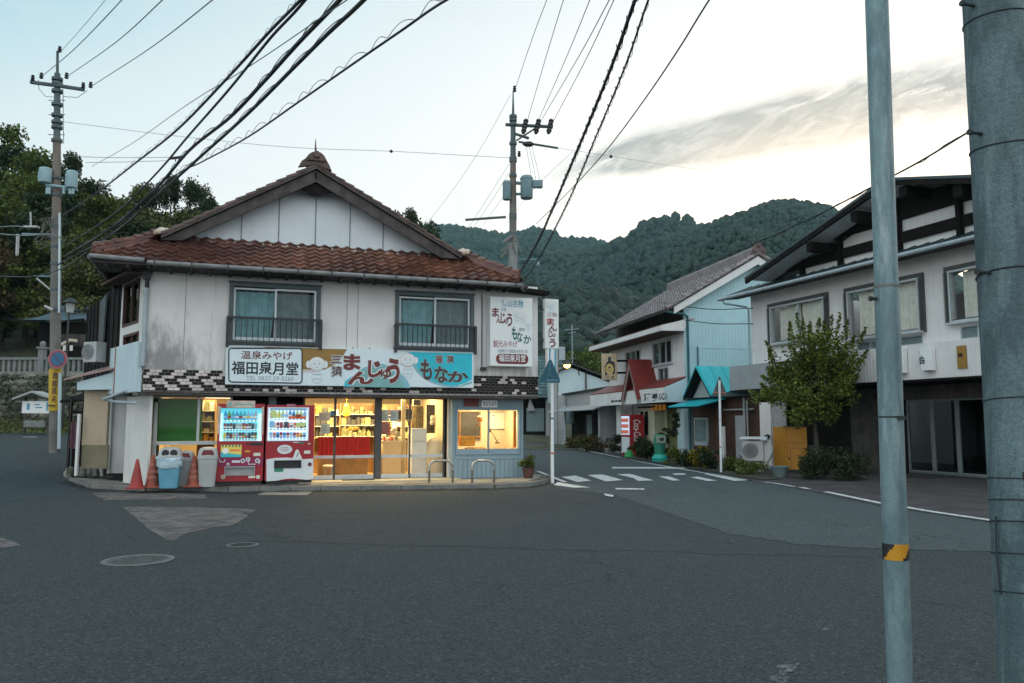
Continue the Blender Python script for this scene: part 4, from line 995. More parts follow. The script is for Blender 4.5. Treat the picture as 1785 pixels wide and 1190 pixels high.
BF = P(0, 20.8, 0); u0, u1, z0, z1 = BF.rect(123, 735, 140, 782); n = 14; mb = MB()
for i in range(n+1):
    for z in (z0, z1): mb.v.append(tuple(BF.pt(u0+(u1-u0)*i/n, z, .04*math.sin(i*.9))))
for i in range(n): mb.f.append((2*i, 2*i+2, 2*i+3, 2*i+1)); mb.m.append(0)
mb.build('cloth', mat('mauve', (.17, .085, .105), .85, .2, 6), t, fix=False)
mb = MB(); mb.tube([BF.pt(u0-.03, .15, 0), BF.pt(u0-.03, z1+.6, 0)], .018, 7); mb.build('pole', G['old_wood'], t)
mb = MB(); u, _ = B2.uz(143, 760); mb.box(B2, u-.03, u+.03, .25, 1.7, .1, .16); tagp(mb.build('wooden_post', G['white_siding']), 'thin white post against the beige wall', 'post')
p = ground(196, 838); t = thing('bucket', (p.x, p.y+.2, .1), 'small grey metal bucket beside the white corner of the shop', 'bucket')
mb = MB(); mb.lathe((p.x, p.y+.2, .102), [(.10, 0), (.14, .24), (.15, .245), (.13, .23), (.09, .02)], 16); mb.build('body', G['galv'], t, smooth=40)
mb = MB(); mb.tube([(p.x-.14, p.y+.2, .34), (p.x, p.y+.12, .25), (p.x+.14, p.y+.2, .34)], .006, 5); mb.build('handle', G['steel'], t)
mb = MB(); q = ground(212, 841); mb.box(P(q.x, q.y+.1, 12), -.45, .5, .105, .16, -.12, .08); tagp(mb.build('plank', G['old_wood']), 'weathered plank lying at the foot of the shop corner', 'plank')
mb = MB(); q = ground(170, 838); mb.tube([(q.x-.05, q.y+.15, .55), (q.x+.12, q.y, .12)], .03, 6); tagp(mb.build('leaning_stake', G['grime_wall']), 'grey stake leaning on the stone footing', 'stake')
# air conditioner high on the dark side wall
def air_con(name, fr, u0, z0, w, h, d, label, group=None):
    t = thing(name, fr.pt(u0+w/2, z0, d/2), label, 'air conditioner', group)
    mb = MB(); mb.box(fr, u0, u0+w, z0, z0+h, 0, d); mb.build('case', G['light_plastic'], t, bevel=.015)
    mb = MB()
    for k in range(4): mb.lathe(fr.pt(u0+w*.38, z0+h*.5, d), [(h*(.12+.09*k), 0), (h*(.12+.09*k), .012), (h*(.12+.09*k)-.012, .012), (h*(.12+.09*k)-.012, 0)], 24, 0, (fr.s, -fr.c, 0))
    mb.build('fan_grille', G['grey_plastic'], t)
    mb = MB(); mb.box(fr, u0+.05, u0+.13, z0-.03, z0, .02, d-.02); mb.box(fr, u0+w-.13, u0+w-.05, z0-.03, z0, .02, d-.02); mb.build('foot', G['black_plastic'], t)
    return t
AF = S2.off(.35); u0, u1, z0, z1 = AF.rect(163, 598, 187, 632)
air_con('air_conditioner', P(*AF.pt((u0+u1)/2, 0)[:2], -20), -.2, z0, .40, z1-z0, .3, 'grey air conditioner unit mounted high beside the dark side wall')
# ================================================================ FASCIA SIGN
SF = U.off(.15)
su0, su1, sz0, sz1 = -3.81, 1.955, 2.345, 3.235
SN = thing('sign_board', SF.pt((su0+su1)/2, sz0, 0), 'long painted shop sign with ochre and turquoise fields above the shopfront', 'sign')
mb = MB(); mb.box(SF, su0, su1, sz0, sz1, -.12, 0); mb.build('panel', G['sign_white'], SN, bevel=.006)
def spoly(par, name, fr, m, pts, d=.003, sm=0):
    q = [fr.uz(*p) for p in pts]; mb = MB(); mb.face([fr.pt(u, z, d) for u, z in q]); return mb.build(name, G[m], par, fix=False)
def stext(par, fr, m, s, x0, y0, x1, y1, bold=0, d=.009, out=None, vertical=False, shear=0):
    u0, u1, z0, z1 = fr.rect(x0, y0, x1, y1); mb = MB()
    if out: text_mb(mb, fr, s, u0-.012, u1+.012, z0-.012, z1+.012, d-.003, 1, bold+.05, vertical, shear)
    text_mb(mb, fr, s, u0, u1, z0, z1, d, 0, bold, vertical, shear)
    return mb.build('lettering', [G[m], G[out or m]], par, fix=False)
def arc(cx, cy, rx, ry, a0, a1, n=20): return [(cx+rx*math.cos(rad(a0+(a1-a0)*i/n)), cy+ry*math.sin(rad(a0+(a1-a0)*i/n))) for i in range(n+1)]
spoly(SN, 'ochre_field', SF, 'sign_ochre', [(462, 604.3), (605.5, 608.5), (603, 612), (592, 629), (580, 637), (566, 644), (526, 644), (526, 609), (520, 606.5), (462, 605.5)])
spoly(SN, 'pink_band', SF, 'sign_pink', [(526, 644.6), (548, 644.6), (548, 649), (526, 649)])
spoly(SN, 'turquoise_edge', SF, 'sign_turq', [(600, 673.6)]+[(601, 665), (607, 660), (615, 655)]+[(617, 674)])
spoly(SN, 'slate_field', SF, 'sign_slate', [(607, 673.6), (611, 662), (620, 650), (634, 640.5), (650, 634.5), (668, 634), (685, 640), (700, 652), (711, 664), (715.5, 676)], .0035)
spoly(SN, 'sage_field', SF, 'sign_sage', [(613, 673.8), (616, 663), (624, 653), (638, 644.5), (652, 639.5), (666, 639), (681, 645), (694, 656), (703, 666), (706, 675.6)], .0055)
spoly(SN, 'slate_field', SF, 'sign_slate', [(711.5, 613.5), (735, 613.5)]+[(760, 640), (800, 672), (822.5, 664), (822.5, 668), (808, 672.5), (790, 675), (770, 673), (752, 667), (738, 659), (727, 649), (718, 636)], .0035)
spoly(SN, 'turquoise_field', SF, 'sign_turq', [(714, 613.3), (822.7, 615.8), (822.7, 661), (812, 667), (796, 671.5), (778, 671), (760, 666), (745, 658), (733, 648), (724, 634), (717, 622)], .0055)
# phone panel with a rounded border
fp = [(405, 607)]+arc(520.5, 613, 6, 6, -90, 0, 6)+arc(520.5, 661.5, 6, 6, 0, 90, 6)+arc(405, 659.5, 6, 6, 90, 180, 6)+arc(405, 612.5, 6, 6, 180, 270, 6)
fu = [SF.uz(*p) for p in fp]
mb = MB(); mb.face([SF.pt(u, z, .0085) for u, z in fu]); mb.build('plate', G['sign_white'], SN, fix=False)
mb = MB(); mb.tube([SF.pt(u, z, .010) for u, z in fu+[fu[1]]], .014, 5, cap=False); mb.build('border', G['ink_black'], SN)
stext(SN, SF, 'ink_maroon', '温泉みやげ', 420, 612, 510, 626.5, .012, .012)
stext(SN, SF, 'ink_black', '福田泉月堂', 403.5, 630, 520, 653.5, .022, .012)
stext(SN, SF, 'ink_grey', 'TEL 0837-29-0260', 429, 655.5, 512, 663, 0, .012)
stext(SN, SF, 'ink_brown', '三', 576.5, 619.5, 595, 633, .035, .012, 'ink_white'); stext(SN, SF, 'ink_brown', '猿', 577, 637.5, 597, 656.5, .015, .012, 'ink_white')
for s, b in (('ま', (598.5, 617, 629, 645)), ('ん', (605, 647, 652, 670)), ('じ', (641, 628, 665, 658)), ('ゅ', (663, 642, 682, 661)), ('う', (674, 624, 697, 669))):
    stext(SN, SF, 'ink_maroon', s, *b, .045 if s != 'ゅ' else .02, .012, 'ink_white')
for s, b in (('も', (733, 626, 753, 662)), ('な', (757, 638, 781, 667)), ('か', (780, 647, 817, 666))): stext(SN, SF, 'ink_brown', s, *b, .03, .012, 'sign_sage')
stext(SN, SF, 'ink_maroon', '福', 759, 619, 771, 632.5, .012, .012, 'ink_pale'); stext(SN, SF, 'ink_maroon', '猿', 779, 619.5, 791, 633, .012, .012, 'ink_pale')
def monkey(par, fr, x, y, w, d=.012):
    """simple pale round figure with two ears, drawn flat"""
    s = w/32; f = lambda px, py, rx, ry: [fr.uz(*p) for p in arc(x+px*s, y+py*s, rx*s, ry*s, 0, 360, 20)[:-1]]
    def pl(name, m, pts, dd):
        mb = MB(); mb.face([fr.pt(u, z, d+dd) for u, z in pts]); mb.build(name, G[m], par, fix=False)
    pl('figure_line', 'ink_pale', f(0, 27, 10.6, 12.6), -.004); pl('figure', 'sign_white', f(0, 27, 9.8, 11.8), -.003)
    for e in (-17, 17): pl('figure_line', 'ink_pale', f(e, 0, 6.2, 8.2), -.002); pl('figure', 'sign_cream', f(e, 0, 5.2, 7.2), -.0012)
    pl('figure_line', 'ink_pale', f(0, -1, 16.8, 14.8), 0); pl('figure', 'sign_cream', f(0, -1, 15.8, 13.8), .001); pl('figure_line', 'ink_pale', f(0, 2, 11.5, 9.5), .002); pl('figure', 'sign_white', f(0, 2, 10.8, 8.8), .003)
    for e in (-4.5, 4.5): pl('figure_line', 'ink_pale', f(e, -1, 2.4, 2), .004)
    pl('figure_line', 'ink_pale', f(0, 6, 4, .9), .004)
    for k in (21, 30): pl('figure_line', 'ink_grey', f(0, k, 8, .6), .002)
monkey(SN, SF, 552.5, 635, 27); monkey(SN, SF, 711, 628, 25)
mb = MB()
for px in (400, 470, 540, 616, 645, 690, 727, 751, 762, 818): u, _ = SF.uz(px, 605); mb.box(SF, u-.012, u+.012, sz1, sz1+.03, -.09, -.03)
mb.build_each('bracket', G['black_rail'], SN)
# light box sign
LF = U.off(.34)
q = [LF.uz(*p) for p in ((854.5, 513), (928.5, 523), (928, 640), (854.5, 636.5))]
lu0, lu1, lz0, lz1 = (q[0][0]+q[3][0])/2, (q[1][0]+q[2][0])/2, (q[2][1]+q[3][1])/2, (q[0][1]+q[1][1])/2
LB = thing('box_sign', LF.pt((lu0+lu1)/2, lz0, -.15), 'white box sign with maroon and green lettering on the right end of the shop', 'sign')
mb = MB(); mb.box(LF, lu0, lu1, lz0, lz1, -.30, 0); mb.build('case', G['sign_cream'], LB, bevel=.012)
for s, m, b, bo in (('俵山名物', 'ink_blue', (874.7, 522.5, 912, 535), .012), ('ま', 'ink_maroon', (857.5, 536, 869.6, 552), .03), ('ん', 'ink_maroon', (865, 551.5, 874, 563.5), .03), ('じ', 'ink_maroon', (872.5, 545, 880.5, 563.5), .03), ('ゅ', 'ink_maroon', (879.5, 555, 886, 565), .01), ('う', 'ink_maroon', (883, 546, 893, 569), .03), ('三猿', 'ink_grey', (872, 537, 882.5, 542), .01),
                    ('も', 'ink_green', (892, 569, 901, 592), .03), ('な', 'ink_green', (900.5, 578, 911, 596), .02), ('か', 'ink_green', (912.5, 584, 926, 599), .02), ('福猿', 'ink_grey', (904, 571, 914.5, 577), .01), ('観光みやげ', 'ink_rose', (859.5, 593, 902, 605.5), .008), ('全国菓子大博覧会大臣賞入賞', 'ink_grey', (868, 608.6, 919.4, 615), .0)):
    stext(LB, LF, m, s, *b, bo, .006)
spoly(LB, 'maroon_plate', LF, 'ink_maroon', arc(914, 626, 7, 8.7, -90, 90, 8)+arc(871.5, 625, 7, 8.7, 90, 270, 8), .004)
stext(LB, LF, 'ink_white', '福田泉月堂', 869.5, 617.8, 916, 630.5, .012, .007)
for x, y in ((901, 548), (911, 551), (921, 563)): monkey(LB, LF, x, y, 11, .008)
mb = MB(); mb.box(LF, lu0-.16, lu0-.03, lz0-.1, lz0-.02, -.34, -.2); mb.tube([LF.pt(lu0-.12, lz0, -.3), LF.pt(lu0-.12, lz1+.1, -.32)], .012, 6); mb.build_each('bracket', G['black_rail'], LB)
# vertical projecting sign
VF = U.off(-.1)
q = VF.rect(949.5, 521, 974, 607.5)
VS = thing('projecting_sign', VF.pt((q[0]+q[1])/2, q[2], 0), 'narrow upright white sign projecting beyond the right corner of the shop', 'sign')
mb = MB(); mb.box(VF, q[0], q[1], q[2], q[3], -.14, 0); mb.build('case', G['sign_cream'], VS, bevel=.01)
mb = MB(); mb.box(VF, q[0]-.25, q[0], q[3]-.3, q[3]-.26, -.09, -.05); mb.box(VF, q[0]-.25, q[0], q[2]+.2, q[2]+.24, -.09, -.05); mb.tube([VF.pt(q[0]-.6, q[3]+.25, -.1), VF.pt(q[1], q[3], -.07)], .012, 5); mb.build_each('bracket', G['black_rail'], VS)
monkey(VS, VF, 961.5, 531, 14, .008)
for s, m, b, bo in (('三猿', 'ink_rose', (953, 544.5, 971, 552), .0), ('ま', 'ink_red', (953, 554.5, 966, 566), .035), ('ん', 'ink_maroon', (956, 566, 971, 577), .03), ('じ', 'ink_maroon', (956, 576, 963, 588), .03), ('ゅ', 'ink_maroon', (962, 581, 968.5, 588), .01), ('う', 'ink_maroon', (957, 590, 968.5, 605.5), .03)): stext(VS, VF, m, s, *b, bo, .006)
# ================================================================ KIOSK
KF = L.off(.3)
ku0, ku1 = KF.uz(787, 760)[0], KF.uz(911.5, 760)[0]; kz1 = 2.15
KS = thing('kiosk', KF.pt((ku0+ku1)/2, .1, -.7), 'grey blue panelled kiosk with a lit serving window at the right end of the shop', 'kiosk')
kw = KF.rect(798, 714, 903, 782)
mb = MB(); wall_holes(mb, KF, ku0, ku1, .1, kz1, 0, [kw], .09)
mb.face([KF.pt(ku0, .1, 0), KF.pt(ku0, kz1, 0), KF.pt(ku0, kz1, -1.5), KF.pt(ku0, .1, -1.5)]); mb.face([KF.pt(ku1, .1, 0), KF.pt(ku1, kz1, 0), KF.pt(ku1, kz1, -1.5), KF.pt(ku1, .1, -1.5)])
mb.face([KF.pt(ku0, .1, -1.5), KF.pt(ku1, .1, -1.5), KF.pt(ku1, kz1, -1.5), KF.pt(ku0, kz1, -1.5)]); mb.face([KF.pt(ku0, kz1, 0), KF.pt(ku1, kz1, 0), KF.pt(ku1, kz1, -1.5), KF.pt(ku0, kz1, -1.5)])
mb.build('wall', G['grey_blue'], KS)
mb = MB(); zb = KF.uz(850, 800)[1]; zc = KF.uz(850, 790)[1]
n = 15
for i in range(n):
    a = ku0+.05+(ku1-ku0-.07)*i/n; mb.box(KF, a+.006, a+(ku1-ku0-.07)/n-.006, .11, zb, .0, .014)
mb.build('plank_cladding', G['grey_blue'], KS)
mb = MB(); mb.box(KF, ku0+.03, ku1-.0, zb, zb+.03, 0, .03); mb.box(KF, ku0, ku1, kz1-.05, kz1, 0, .03); mb.box(KF, kw[0]-.06, kw[1]+.06, kw[3]+.05, kw[3]+.08, 0, .025); mb.box(KF, ku0, ku0+.06, .11, kz1, .0, .025); mb.box(KF, ku1-.05, ku1+.002, .11, kz1, 0, .025)
mb.build('trim', G['grey_blue'], KS, bevel=.005)
mb = MB(); strip_frame(mb, KF, kw[0]-.05, kw[1]+.05, kw[2]-.14, kw[3]+.03, .04, -.05, .035); mb.box(KF, kw[0], kw[1], kw[2]-.1, kw[2], -.06, .02); xm = KF.uz(851.5, 740)[0]; mb.box(KF, xm-.02, xm+.02, kw[2]-.1, kw[3], -.03, .02)
kf = mb.build('window', G['grey_blue'], KS)
mb = MB(); mb.face([KF.pt(kw[0], kw[2], -.02), KF.pt(kw[1], kw[2], -.02), KF.pt(kw[1], kw[3], -.02), KF.pt(kw[0], kw[3], -.02)]); mb.build('pane', glassm, kf, fix=False)
mb = MB(); mb.box(KF, ku0+.02, ku1-.02, .12, kz1-.02, -1.48, -1.46)
mb.face([KF.pt(ku0+.02, .12, -.1), KF.pt(ku0+.02, kz1-.02, -.1), KF.pt(ku0+.02, kz1-.02, -1.46), KF.pt(ku0+.02, .12, -1.46)]); mb.face([KF.pt(ku1-.02, .12, -.1), KF.pt(ku1-.02, kz1-.02, -.1), KF.pt(ku1-.02, kz1-.02, -1.46), KF.pt(ku1-.02, .12, -1.46)])
mb.face([KF.pt(ku0, kz1-.03, -.1), KF.pt(ku1, kz1-.03, -.1), KF.pt(ku1, kz1-.03, -1.46), KF.pt(ku0, kz1-.03, -1.46)])
mb.build('interior_wall', G['room_cream'], KS, fix=False)
mb = MB(); mb.box(KF, ku0+.03, ku1-.03, kw[2]-.12, kw[2]-.02, -.75, -.1); mb.build('counter', G['room_orange'], KS)
arealight('kiosk_lamp', KF.pt((ku0+ku1)/2+.1, kz1-.06, -.6), 75, .5, (1, .76, .42), KS)
mb = MB(); mb.tube([KF.pt(xm+.1, kz1-.08, -.5), KF.pt(ku1-.25, kz1-.08, -.5)], .02, 8); mb.build('fluorescent_tube', G['tube_light'], KS)
u0, u1, z0, z1 = KF.rect(808, 693, 834, 708.5); mb = MB(); mb.box(KF, u0, u1, z0, z1, .02, .03); mb.build('name_board', G['ink_maroon'], KS)
u0, u1, z0, z1 = KF.rect(839, 697, 866, 710); mb = MB(); mb.box(KF, u0, u1, z0, z1, .026, .04); pl = mb.build('name_plate', G['sign_cream'], KS); stext(KS, KF, 'ink_black', 'まんじゅう', 842, 700, 864, 708, .012, .045)
K2, K3 = KF.off(-.45), KF.off(-1.2)
def kpart(name, m, fr, a, dep, label, cat): return ipart(name, G[m], fr, *a, dep, label, cat)
u0, u1, z0, z1 = K3.rect(806, 718, 840, 760)
t = thing('inner_window', K3.pt((u0+u1)/2, z0, -.2), 'dark window in the back wall of the lit kiosk', 'window'); mb = MB(); mb.box(K3, u0, u1, z0, z1, -.24, -.2); mb.build('pane', G['dark_goods'], t); mb = MB(); strip_frame(mb, K3, u0-.03, u1+.03, z0-.03, z1+.03, .03, -.25, -.17); mb.build('frame', G['room_wood'], t)
u0, u1, z0, z1 = K2.rect(803, 760, 828, 776); t = thing('drawer_box', K2.pt((u0+u1)/2, z0, -.1), 'orange wooden drawer box on the kiosk counter', 'drawer box')
mb = MB(); mb.box(K2, u0, u1, z0-.02, z1, -.25, 0); mb.build('body', G['room_orange'], t)
for k in range(3): mb = MB(); zz = z0+(z1-z0)*k/3; mb.box(K2, u0+.01, u1-.01, zz+.008, zz+(z1-z0)/3-.006, .002, .012); mb.build('drawer', G['gold'], t)
u, z = K2.uz(838, 735); t = thing('hanging_scale', K2.pt(u, z, -.1), 'orange hanging scale with a small pan in the kiosk window', 'scale')
mb = MB(); mb.lathe(K2.pt(u, z, -.1), [(.07, 0), (.08, .05), (.07, .13), (.02, .16)], 12); mb.build('dial', G['room_orange'], t, smooth=40); mb = MB(); mb.tube([K2.pt(u, z+.16, -.1), K2.pt(u, kz1-.04, -.1)], .006, 5); mb.lathe(K2.pt(u-.05, z-.1, -.1), [(.05, 0), (.10, .05)], 12); mb.build('pan', G['steel'], t)
a, b, c = K2.uz(855, 748), K2.uz(868, 770), K2.uz(880, 749); t = thing('desk_lamp', K2.pt(b[0], b[1], -.05), 'brown jointed desk lamp standing in the right half of the kiosk window', 'lamp')
mb = MB(); mb.tube([K2.pt(*c, -.05), K2.pt(*a, -.05), K2.pt(*b, -.05)], .013, 6); mb.build('arm', G['brown_wood'], t); mb = MB(); mb.lathe(K2.pt(b[0], b[1]-.04, -.05), [(.07, 0), (.06, .03)], 12); mb.build('base', G['brown_wood'], t); mb = MB(); mb.lathe(K2.pt(a[0], a[1]-.08, -.05), [(.05, 0), (.02, .1)], 10); mb.build('lamp_shade', G['brown_wood'], t)
kpart('orange_post', 'room_orange', KF.off(-.2), (895, 716, 900, 780), .05, 'orange wooden upright at the right edge of the kiosk window', 'post')
u0, u1, z0, z1 = K2.rect(812, 776, 845, 783); mb = MB(); mb.box(K2, u0, u1, z0, z0+.03, -.1, .12); mb.box(K2, u0, u1, z0+.03, z0+.05, -.1, -.08); tagp(mb.build('tray', G['gold']), 'yellow wooden tray on the kiosk counter below the drawer box', 'tray')
u0, u1, z0, z1 = K3.rect(858, 718, 885, 748); t = thing('wall_chart', K3.pt((u0+u1)/2, z0, -.2), 'cream wall chart pinned behind the desk lamp in the kiosk', 'chart'); mb = MB(); mb.box(K3, u0, u1, z0, z1, -.255, -.245); mb.build('sheet', G['paper'], t); mb = MB(); strip_frame(mb, K3, u0, u1, z0, z1, .012, -.245, -.238); mb.box(K3, u0+.06, u0+.16, z1-.1, z1-.07, -.245, -.24); mb.build('print', G['print_grey'], t)
# ================================================================ VENDING MACHINES
emat('vm_glow_teal', (.10, .55, .66), .9); emat('vm_glow_white', (.62, .82, 1.0), .95); emat('vm_glow_pale', (.55, .85, .88), .8); emat('vm_button', (.75, .9, 1), .9)
for i, c in enumerate([(.10, .30, .06), (.04, .22, .45), (.05, .06, .07), (.25, .03, .04), (.55, .12, .05), (.55, .42, .08), (.60, .60, .58), (.03, .35, .40), (.30, .33, .34), (.10, .05, .04), (.20, .42, .62), (.45, .55, .20)]):
    emat('can%d' % i, c, .35)
MF = L.off(.80)
def vend(px0, px1, label, red):
    u0, u1 = MF.uz(px0, 775)[0], MF.uz(px1, 775)[0]; z0, z1 = .12, 1.92 if red else 1.90
    t = thing('vending_machine', MF.pt((u0+u1)/2, .1, -.35), label, 'vending machine', None)
    mb = MB(); mb.box(MF, u0, u1, z0+.05, z1, -.68, -.125); mb.build('cabinet', G['red_dark'] if red else G['red_paint'], t, bevel=.012)
    mb = MB(); mb.box(MF, u0+.03, u1-.03, .10, z0+.06, -.62, -.06); mb.build('plinth', G['black_plastic'], t)
    return t, u0, u1, z0, z1
def R_(x0, y0, x1, y1): return MF.rect(x0, y0, x1, y1)
def door_face(t, u0, u1, z0, z1, hole, slot):
    mb = MB(); wall_holes(mb, MF, u0+.004, u1-.004, z0+.07, z1-.004, 0, [hole, slot], .12)
    for a, b, c, e in ((u0+.004, u0+.004, z0+.07, z1-.004), (u1-.004, u1-.004, z0+.07, z1-.004)): mb.face([MF.pt(a, c, 0), MF.pt(a, e, 0), MF.pt(a, e, -.13), MF.pt(a, c, -.13)])
    mb.face([MF.pt(u0+.004, z1-.004, 0), MF.pt(u1-.004, z1-.004, 0), MF.pt(u1-.004, z1-.004, -.13), MF.pt(u0+.004, z1-.004, -.13)])
    return mb.build('door', G['red_paint'], t)
def drinks(t, hole, rows, glow, seed, board):
    rnd = random.Random(seed); u0, u1, z0, z1 = hole
    mb = MB(); mb.face([MF.pt(u0, z0, -.10), MF.pt(u1, z0, -.10), MF.pt(u1, z1, -.10), MF.pt(u0, z1, -.10)]); mb.build('backlight', G[glow], t, fix=False)
    mb = MB(); mb.face([MF.pt(u0, z0, -.004), MF.pt(u1, z0, -.004), MF.pt(u1, z1, -.004), MF.pt(u0, z1, -.004)]); mb.build('window_pane', g_vm, t, fix=False)
    if board == 'vm_glow_white':
        for f0, f1, g0, g1, cc in ((.06, .2, .70, .92, 11), (.50, .95, .66, .74, 4), (.68, .82, .70, .80, 3), (.04, .16, .40, .60, 10), (.70, .92, .42, .54, 11), (.4, .5, .38, .58, 2), (.04, .96, .93, .985, 10)):
            mb = MB(); mb.box(MF, u0+(u1-u0)*f0, u0+(u1-u0)*f1, z0+(z1-z0)*g0, z0+(z1-z0)*g1, -.026, -.020); mb.build('price_card', G['can%d' % cc], t)
    for (fz, h, cols, nn, kind) in rows:
        z = z0+(z1-z0)*fz; a0, a1 = u0+(.07 if board == 'vm_glow_pale' else .04), u1-(.10 if board == 'vm_glow_pale' else .04)
        mb = MB(); mb.box(MF, a0-.03, a1+.03, z-.045, z-.004, -.095, -.03); sh = mb.build('shelf', G[board], t)
        mb = MB()
        for k in range(nn): u = a0+(a1-a0)*(k+.5)/nn; mb.box(MF, u-.022, u+.022, z-.036, z-.014, -.03, -.024)
        mb.build('button_row', G['ink_blue'] if glow == 'vm_glow_white' else G['black_plastic'], sh)
        for k in range(nn):
            u = a0+(a1-a0)*(k+.5)/nn; r = min(.040, (a1-a0)/nn*.47); mb = MB(); hh = h*(z1-z0)*rnd.uniform(.92, 1)
            if kind == 'bottle': prof = [(r, 0), (r, hh*.55), (r*.9, hh*.66), (r*.42, hh*.85), (r*.42, hh)]
            else: prof = [(r*.85, 0), (r, hh*.08), (r, hh*.9), (r*.8, hh)]
            prof.insert(1, (prof[0][0] if kind == 'bottle' else r, hh*.2)); prof.insert(2, (r, hh*.46)); prof.sort(key=lambda p_: p_[1]); mb.lathe(MF.pt(u, z, -.06), prof, 9); ci = cols[rnd.randrange(len(cols))]; c2 = rnd.choice([6, 6, 5, 3, 2, 10])
            ri = [i for i, p_ in enumerate(prof) if abs(p_[1]-hh*.2) < 1e-6][0]
            for f_ in range(ri*9, ri*9+9): mb.m[f_] = 1
            mb.build('drink_'+kind, [G['can%d' % ci], G['can%d' % c2]], t, smooth=40)
# left machine
t, u0, u1, z0, z1 = vend(378, 460, 'dark red drinks vending machine with teal lit window and poster, left of two', True)
hole = R_(383.5, 711, 457, 768.5); slot = R_(394, 814, 442, 826)
door_face(t, u0, u1, z0, z1, hole, slot)
drinks(t, hole, [(.64, .28, [0, 8, 1, 7, 7, 1, 10, 0], 9, 'bottle'), (.36, .19, [2, 9, 9, 3, 2, 8], 11, 'can'), (.07, .20, [8, 2, 5, 9, 7, 8], 11, 'can')], 'vm_glow_teal', 5, 'vm_glow_pale')
mb = MB(); w = .05; mb.box(MF, hole[0], hole[0]+.055, hole[2], hole[3]-.12, -.08, -.012); mb.box(MF, hole[1]-.085, hole[1], hole[2], hole[3]-.12, -.08, -.012); mb.build('side_light', G['vm_glow_pale'], t)
mb = MB(); a = R_(380, 708, 384.5, 756); mb.box(MF, a[0], a[1], a[2], a[3], .002, .012); a = R_(456, 709, 459.5, 757); mb.box(MF, a[0], a[1], a[2], a[3], .002, .012); mb.build('side_trim', G['tile_pale'], t)
a = R_(395, 700.5, 445, 710.5); mb = MB(); mb.box(MF, a[0], a[1], a[2], a[3]+.03, .002, .03); tb = mb.build('top_board', G['tile_pale'], t)
mb = MB(); mb.disc(MF, a[0]+.07, (a[2]+a[3])/2+.015, .031, .045, 0, 18); mb.box(MF, a[0]+.16, a[1]-.05, (a[2]+a[3])/2+.0, (a[2]+a[3])/2+.03, .031, .034); mb.build('print', G['sign_sage'], tb)
a = R_(385, 775, 421, 796.5); mb = MB(); mb.box(MF, a[0], a[1], a[2], a[3], .002, .01); po = mb.build('poster', G['can5'], t)
mb = MB(); uw, zw = a[1]-a[0], a[3]-a[2]
mb.prism(MF, [(a[0], a[2]), (a[1], a[2]), (a[1], a[2]+zw*.18), (a[0]+uw*.5, a[2]+zw*.3), (a[0], a[2]+zw*.42)], .011, .013, 0); mb.disc(MF, a[0]+uw*.22, a[2]+zw*.5, .014, zw*.24, 1, 20, th=.002)
for k in range(6): mb.box(MF, a[0]+uw*(.05+.16*k), a[0]+uw*(.13+.16*k), a[3]-.05, a[3], .0112, .014, 2)
mb.box(MF, a[0]+uw*.45, a[1]-.03, a[2]+zw*.5, a[2]+zw*.62, .0112, .0135, 3)
mb.build('poster_art', [G['can7'], G['can6'], G['greenpost'], G['can4']], po)
a = R_(382, 797, 459, 812); mb = MB(); mb.box(MF, u0+.01, u1-.01, a[2], a[3], .002, .006); bd = mb.build('pattern_band', mat('magenta', (.26, .012, .075), .4, .1, 4), t)
mb = MB()
zz = (a[2]+a[3])/2; uu = lambda f: u0+(u1-u0)*f
mb.tube([MF.pt(uu(.06), zz+.07, .008), MF.pt(uu(.08), zz+.0, .008), MF.pt(uu(.17), zz+.0, .008), MF.pt(uu(.19), zz+.06, .008)], .012, 5); mb.tube([MF.pt(uu(.68), zz+.05, .008), MF.pt(uu(.68), zz-.06, .008), MF.pt(uu(.84), zz-.06, .008)], .012, 5); mb.tube([MF.pt(uu(.93), zz+.02, .008), MF.pt(uu(.90), zz-.06, .008)], .012, 5)
for f, dz_, r in ((.25, -.05, .035), (.67, .05, .05), (.87, .02, .05), (.56, .02, .05)): mb.disc(MF, uu(f), zz+dz_, .0075, r, 0, 18, th=.003); mb.disc(MF, uu(f), zz+dz_, .0110, r*.5, 1, 14, th=.002)
mb.box(MF, uu(.33), uu(.5), zz-.02, zz+.03, .0075, .01)
mb.build('pattern', [G['white_paint'], G['can9']], bd)
mb = MB(); mb.box(MF, slot[0], slot[1], slot[2], slot[3]-.01, -.06, -.04); strip_frame(mb, MF, slot[0]-.03, slot[1]+.03, slot[2]-.03, slot[3]+.02, .028, .002, .02); mb.build('dispensing_flap', G['grey_plastic'], t)
mb = MB(); mb.disc(MF, MF.uz(389, 831)[0], MF.uz(389, 831)[1], .002, .052, 0, 20, th=.02); mb.build('lock', G['tile_pale'], t)
mb = MB()
for q in ((436, 771, 458, 776), (430, 772, 434, 774.5)): a = R_(*q); mb.box(MF, a[0], a[1], a[2], a[3], .002, .012)
mb.build('coin_slot', G['black_plastic'], t)
mb = MB()
for q in ((442, 789, 454, 794.5), (433, 829, 445, 833), (447, 828, 453, 834)): a = R_(*q); mb.box(MF, a[0], a[1], a[2], a[3], .002, .005)
mb.build_each('sticker', G['paper'], t)
a = R_(427, 785, 436, 788); mb = MB(); mb.box(MF, a[0], a[1], a[2], a[3], .002, .015); mb.build('return_lever', G['gold'], t)
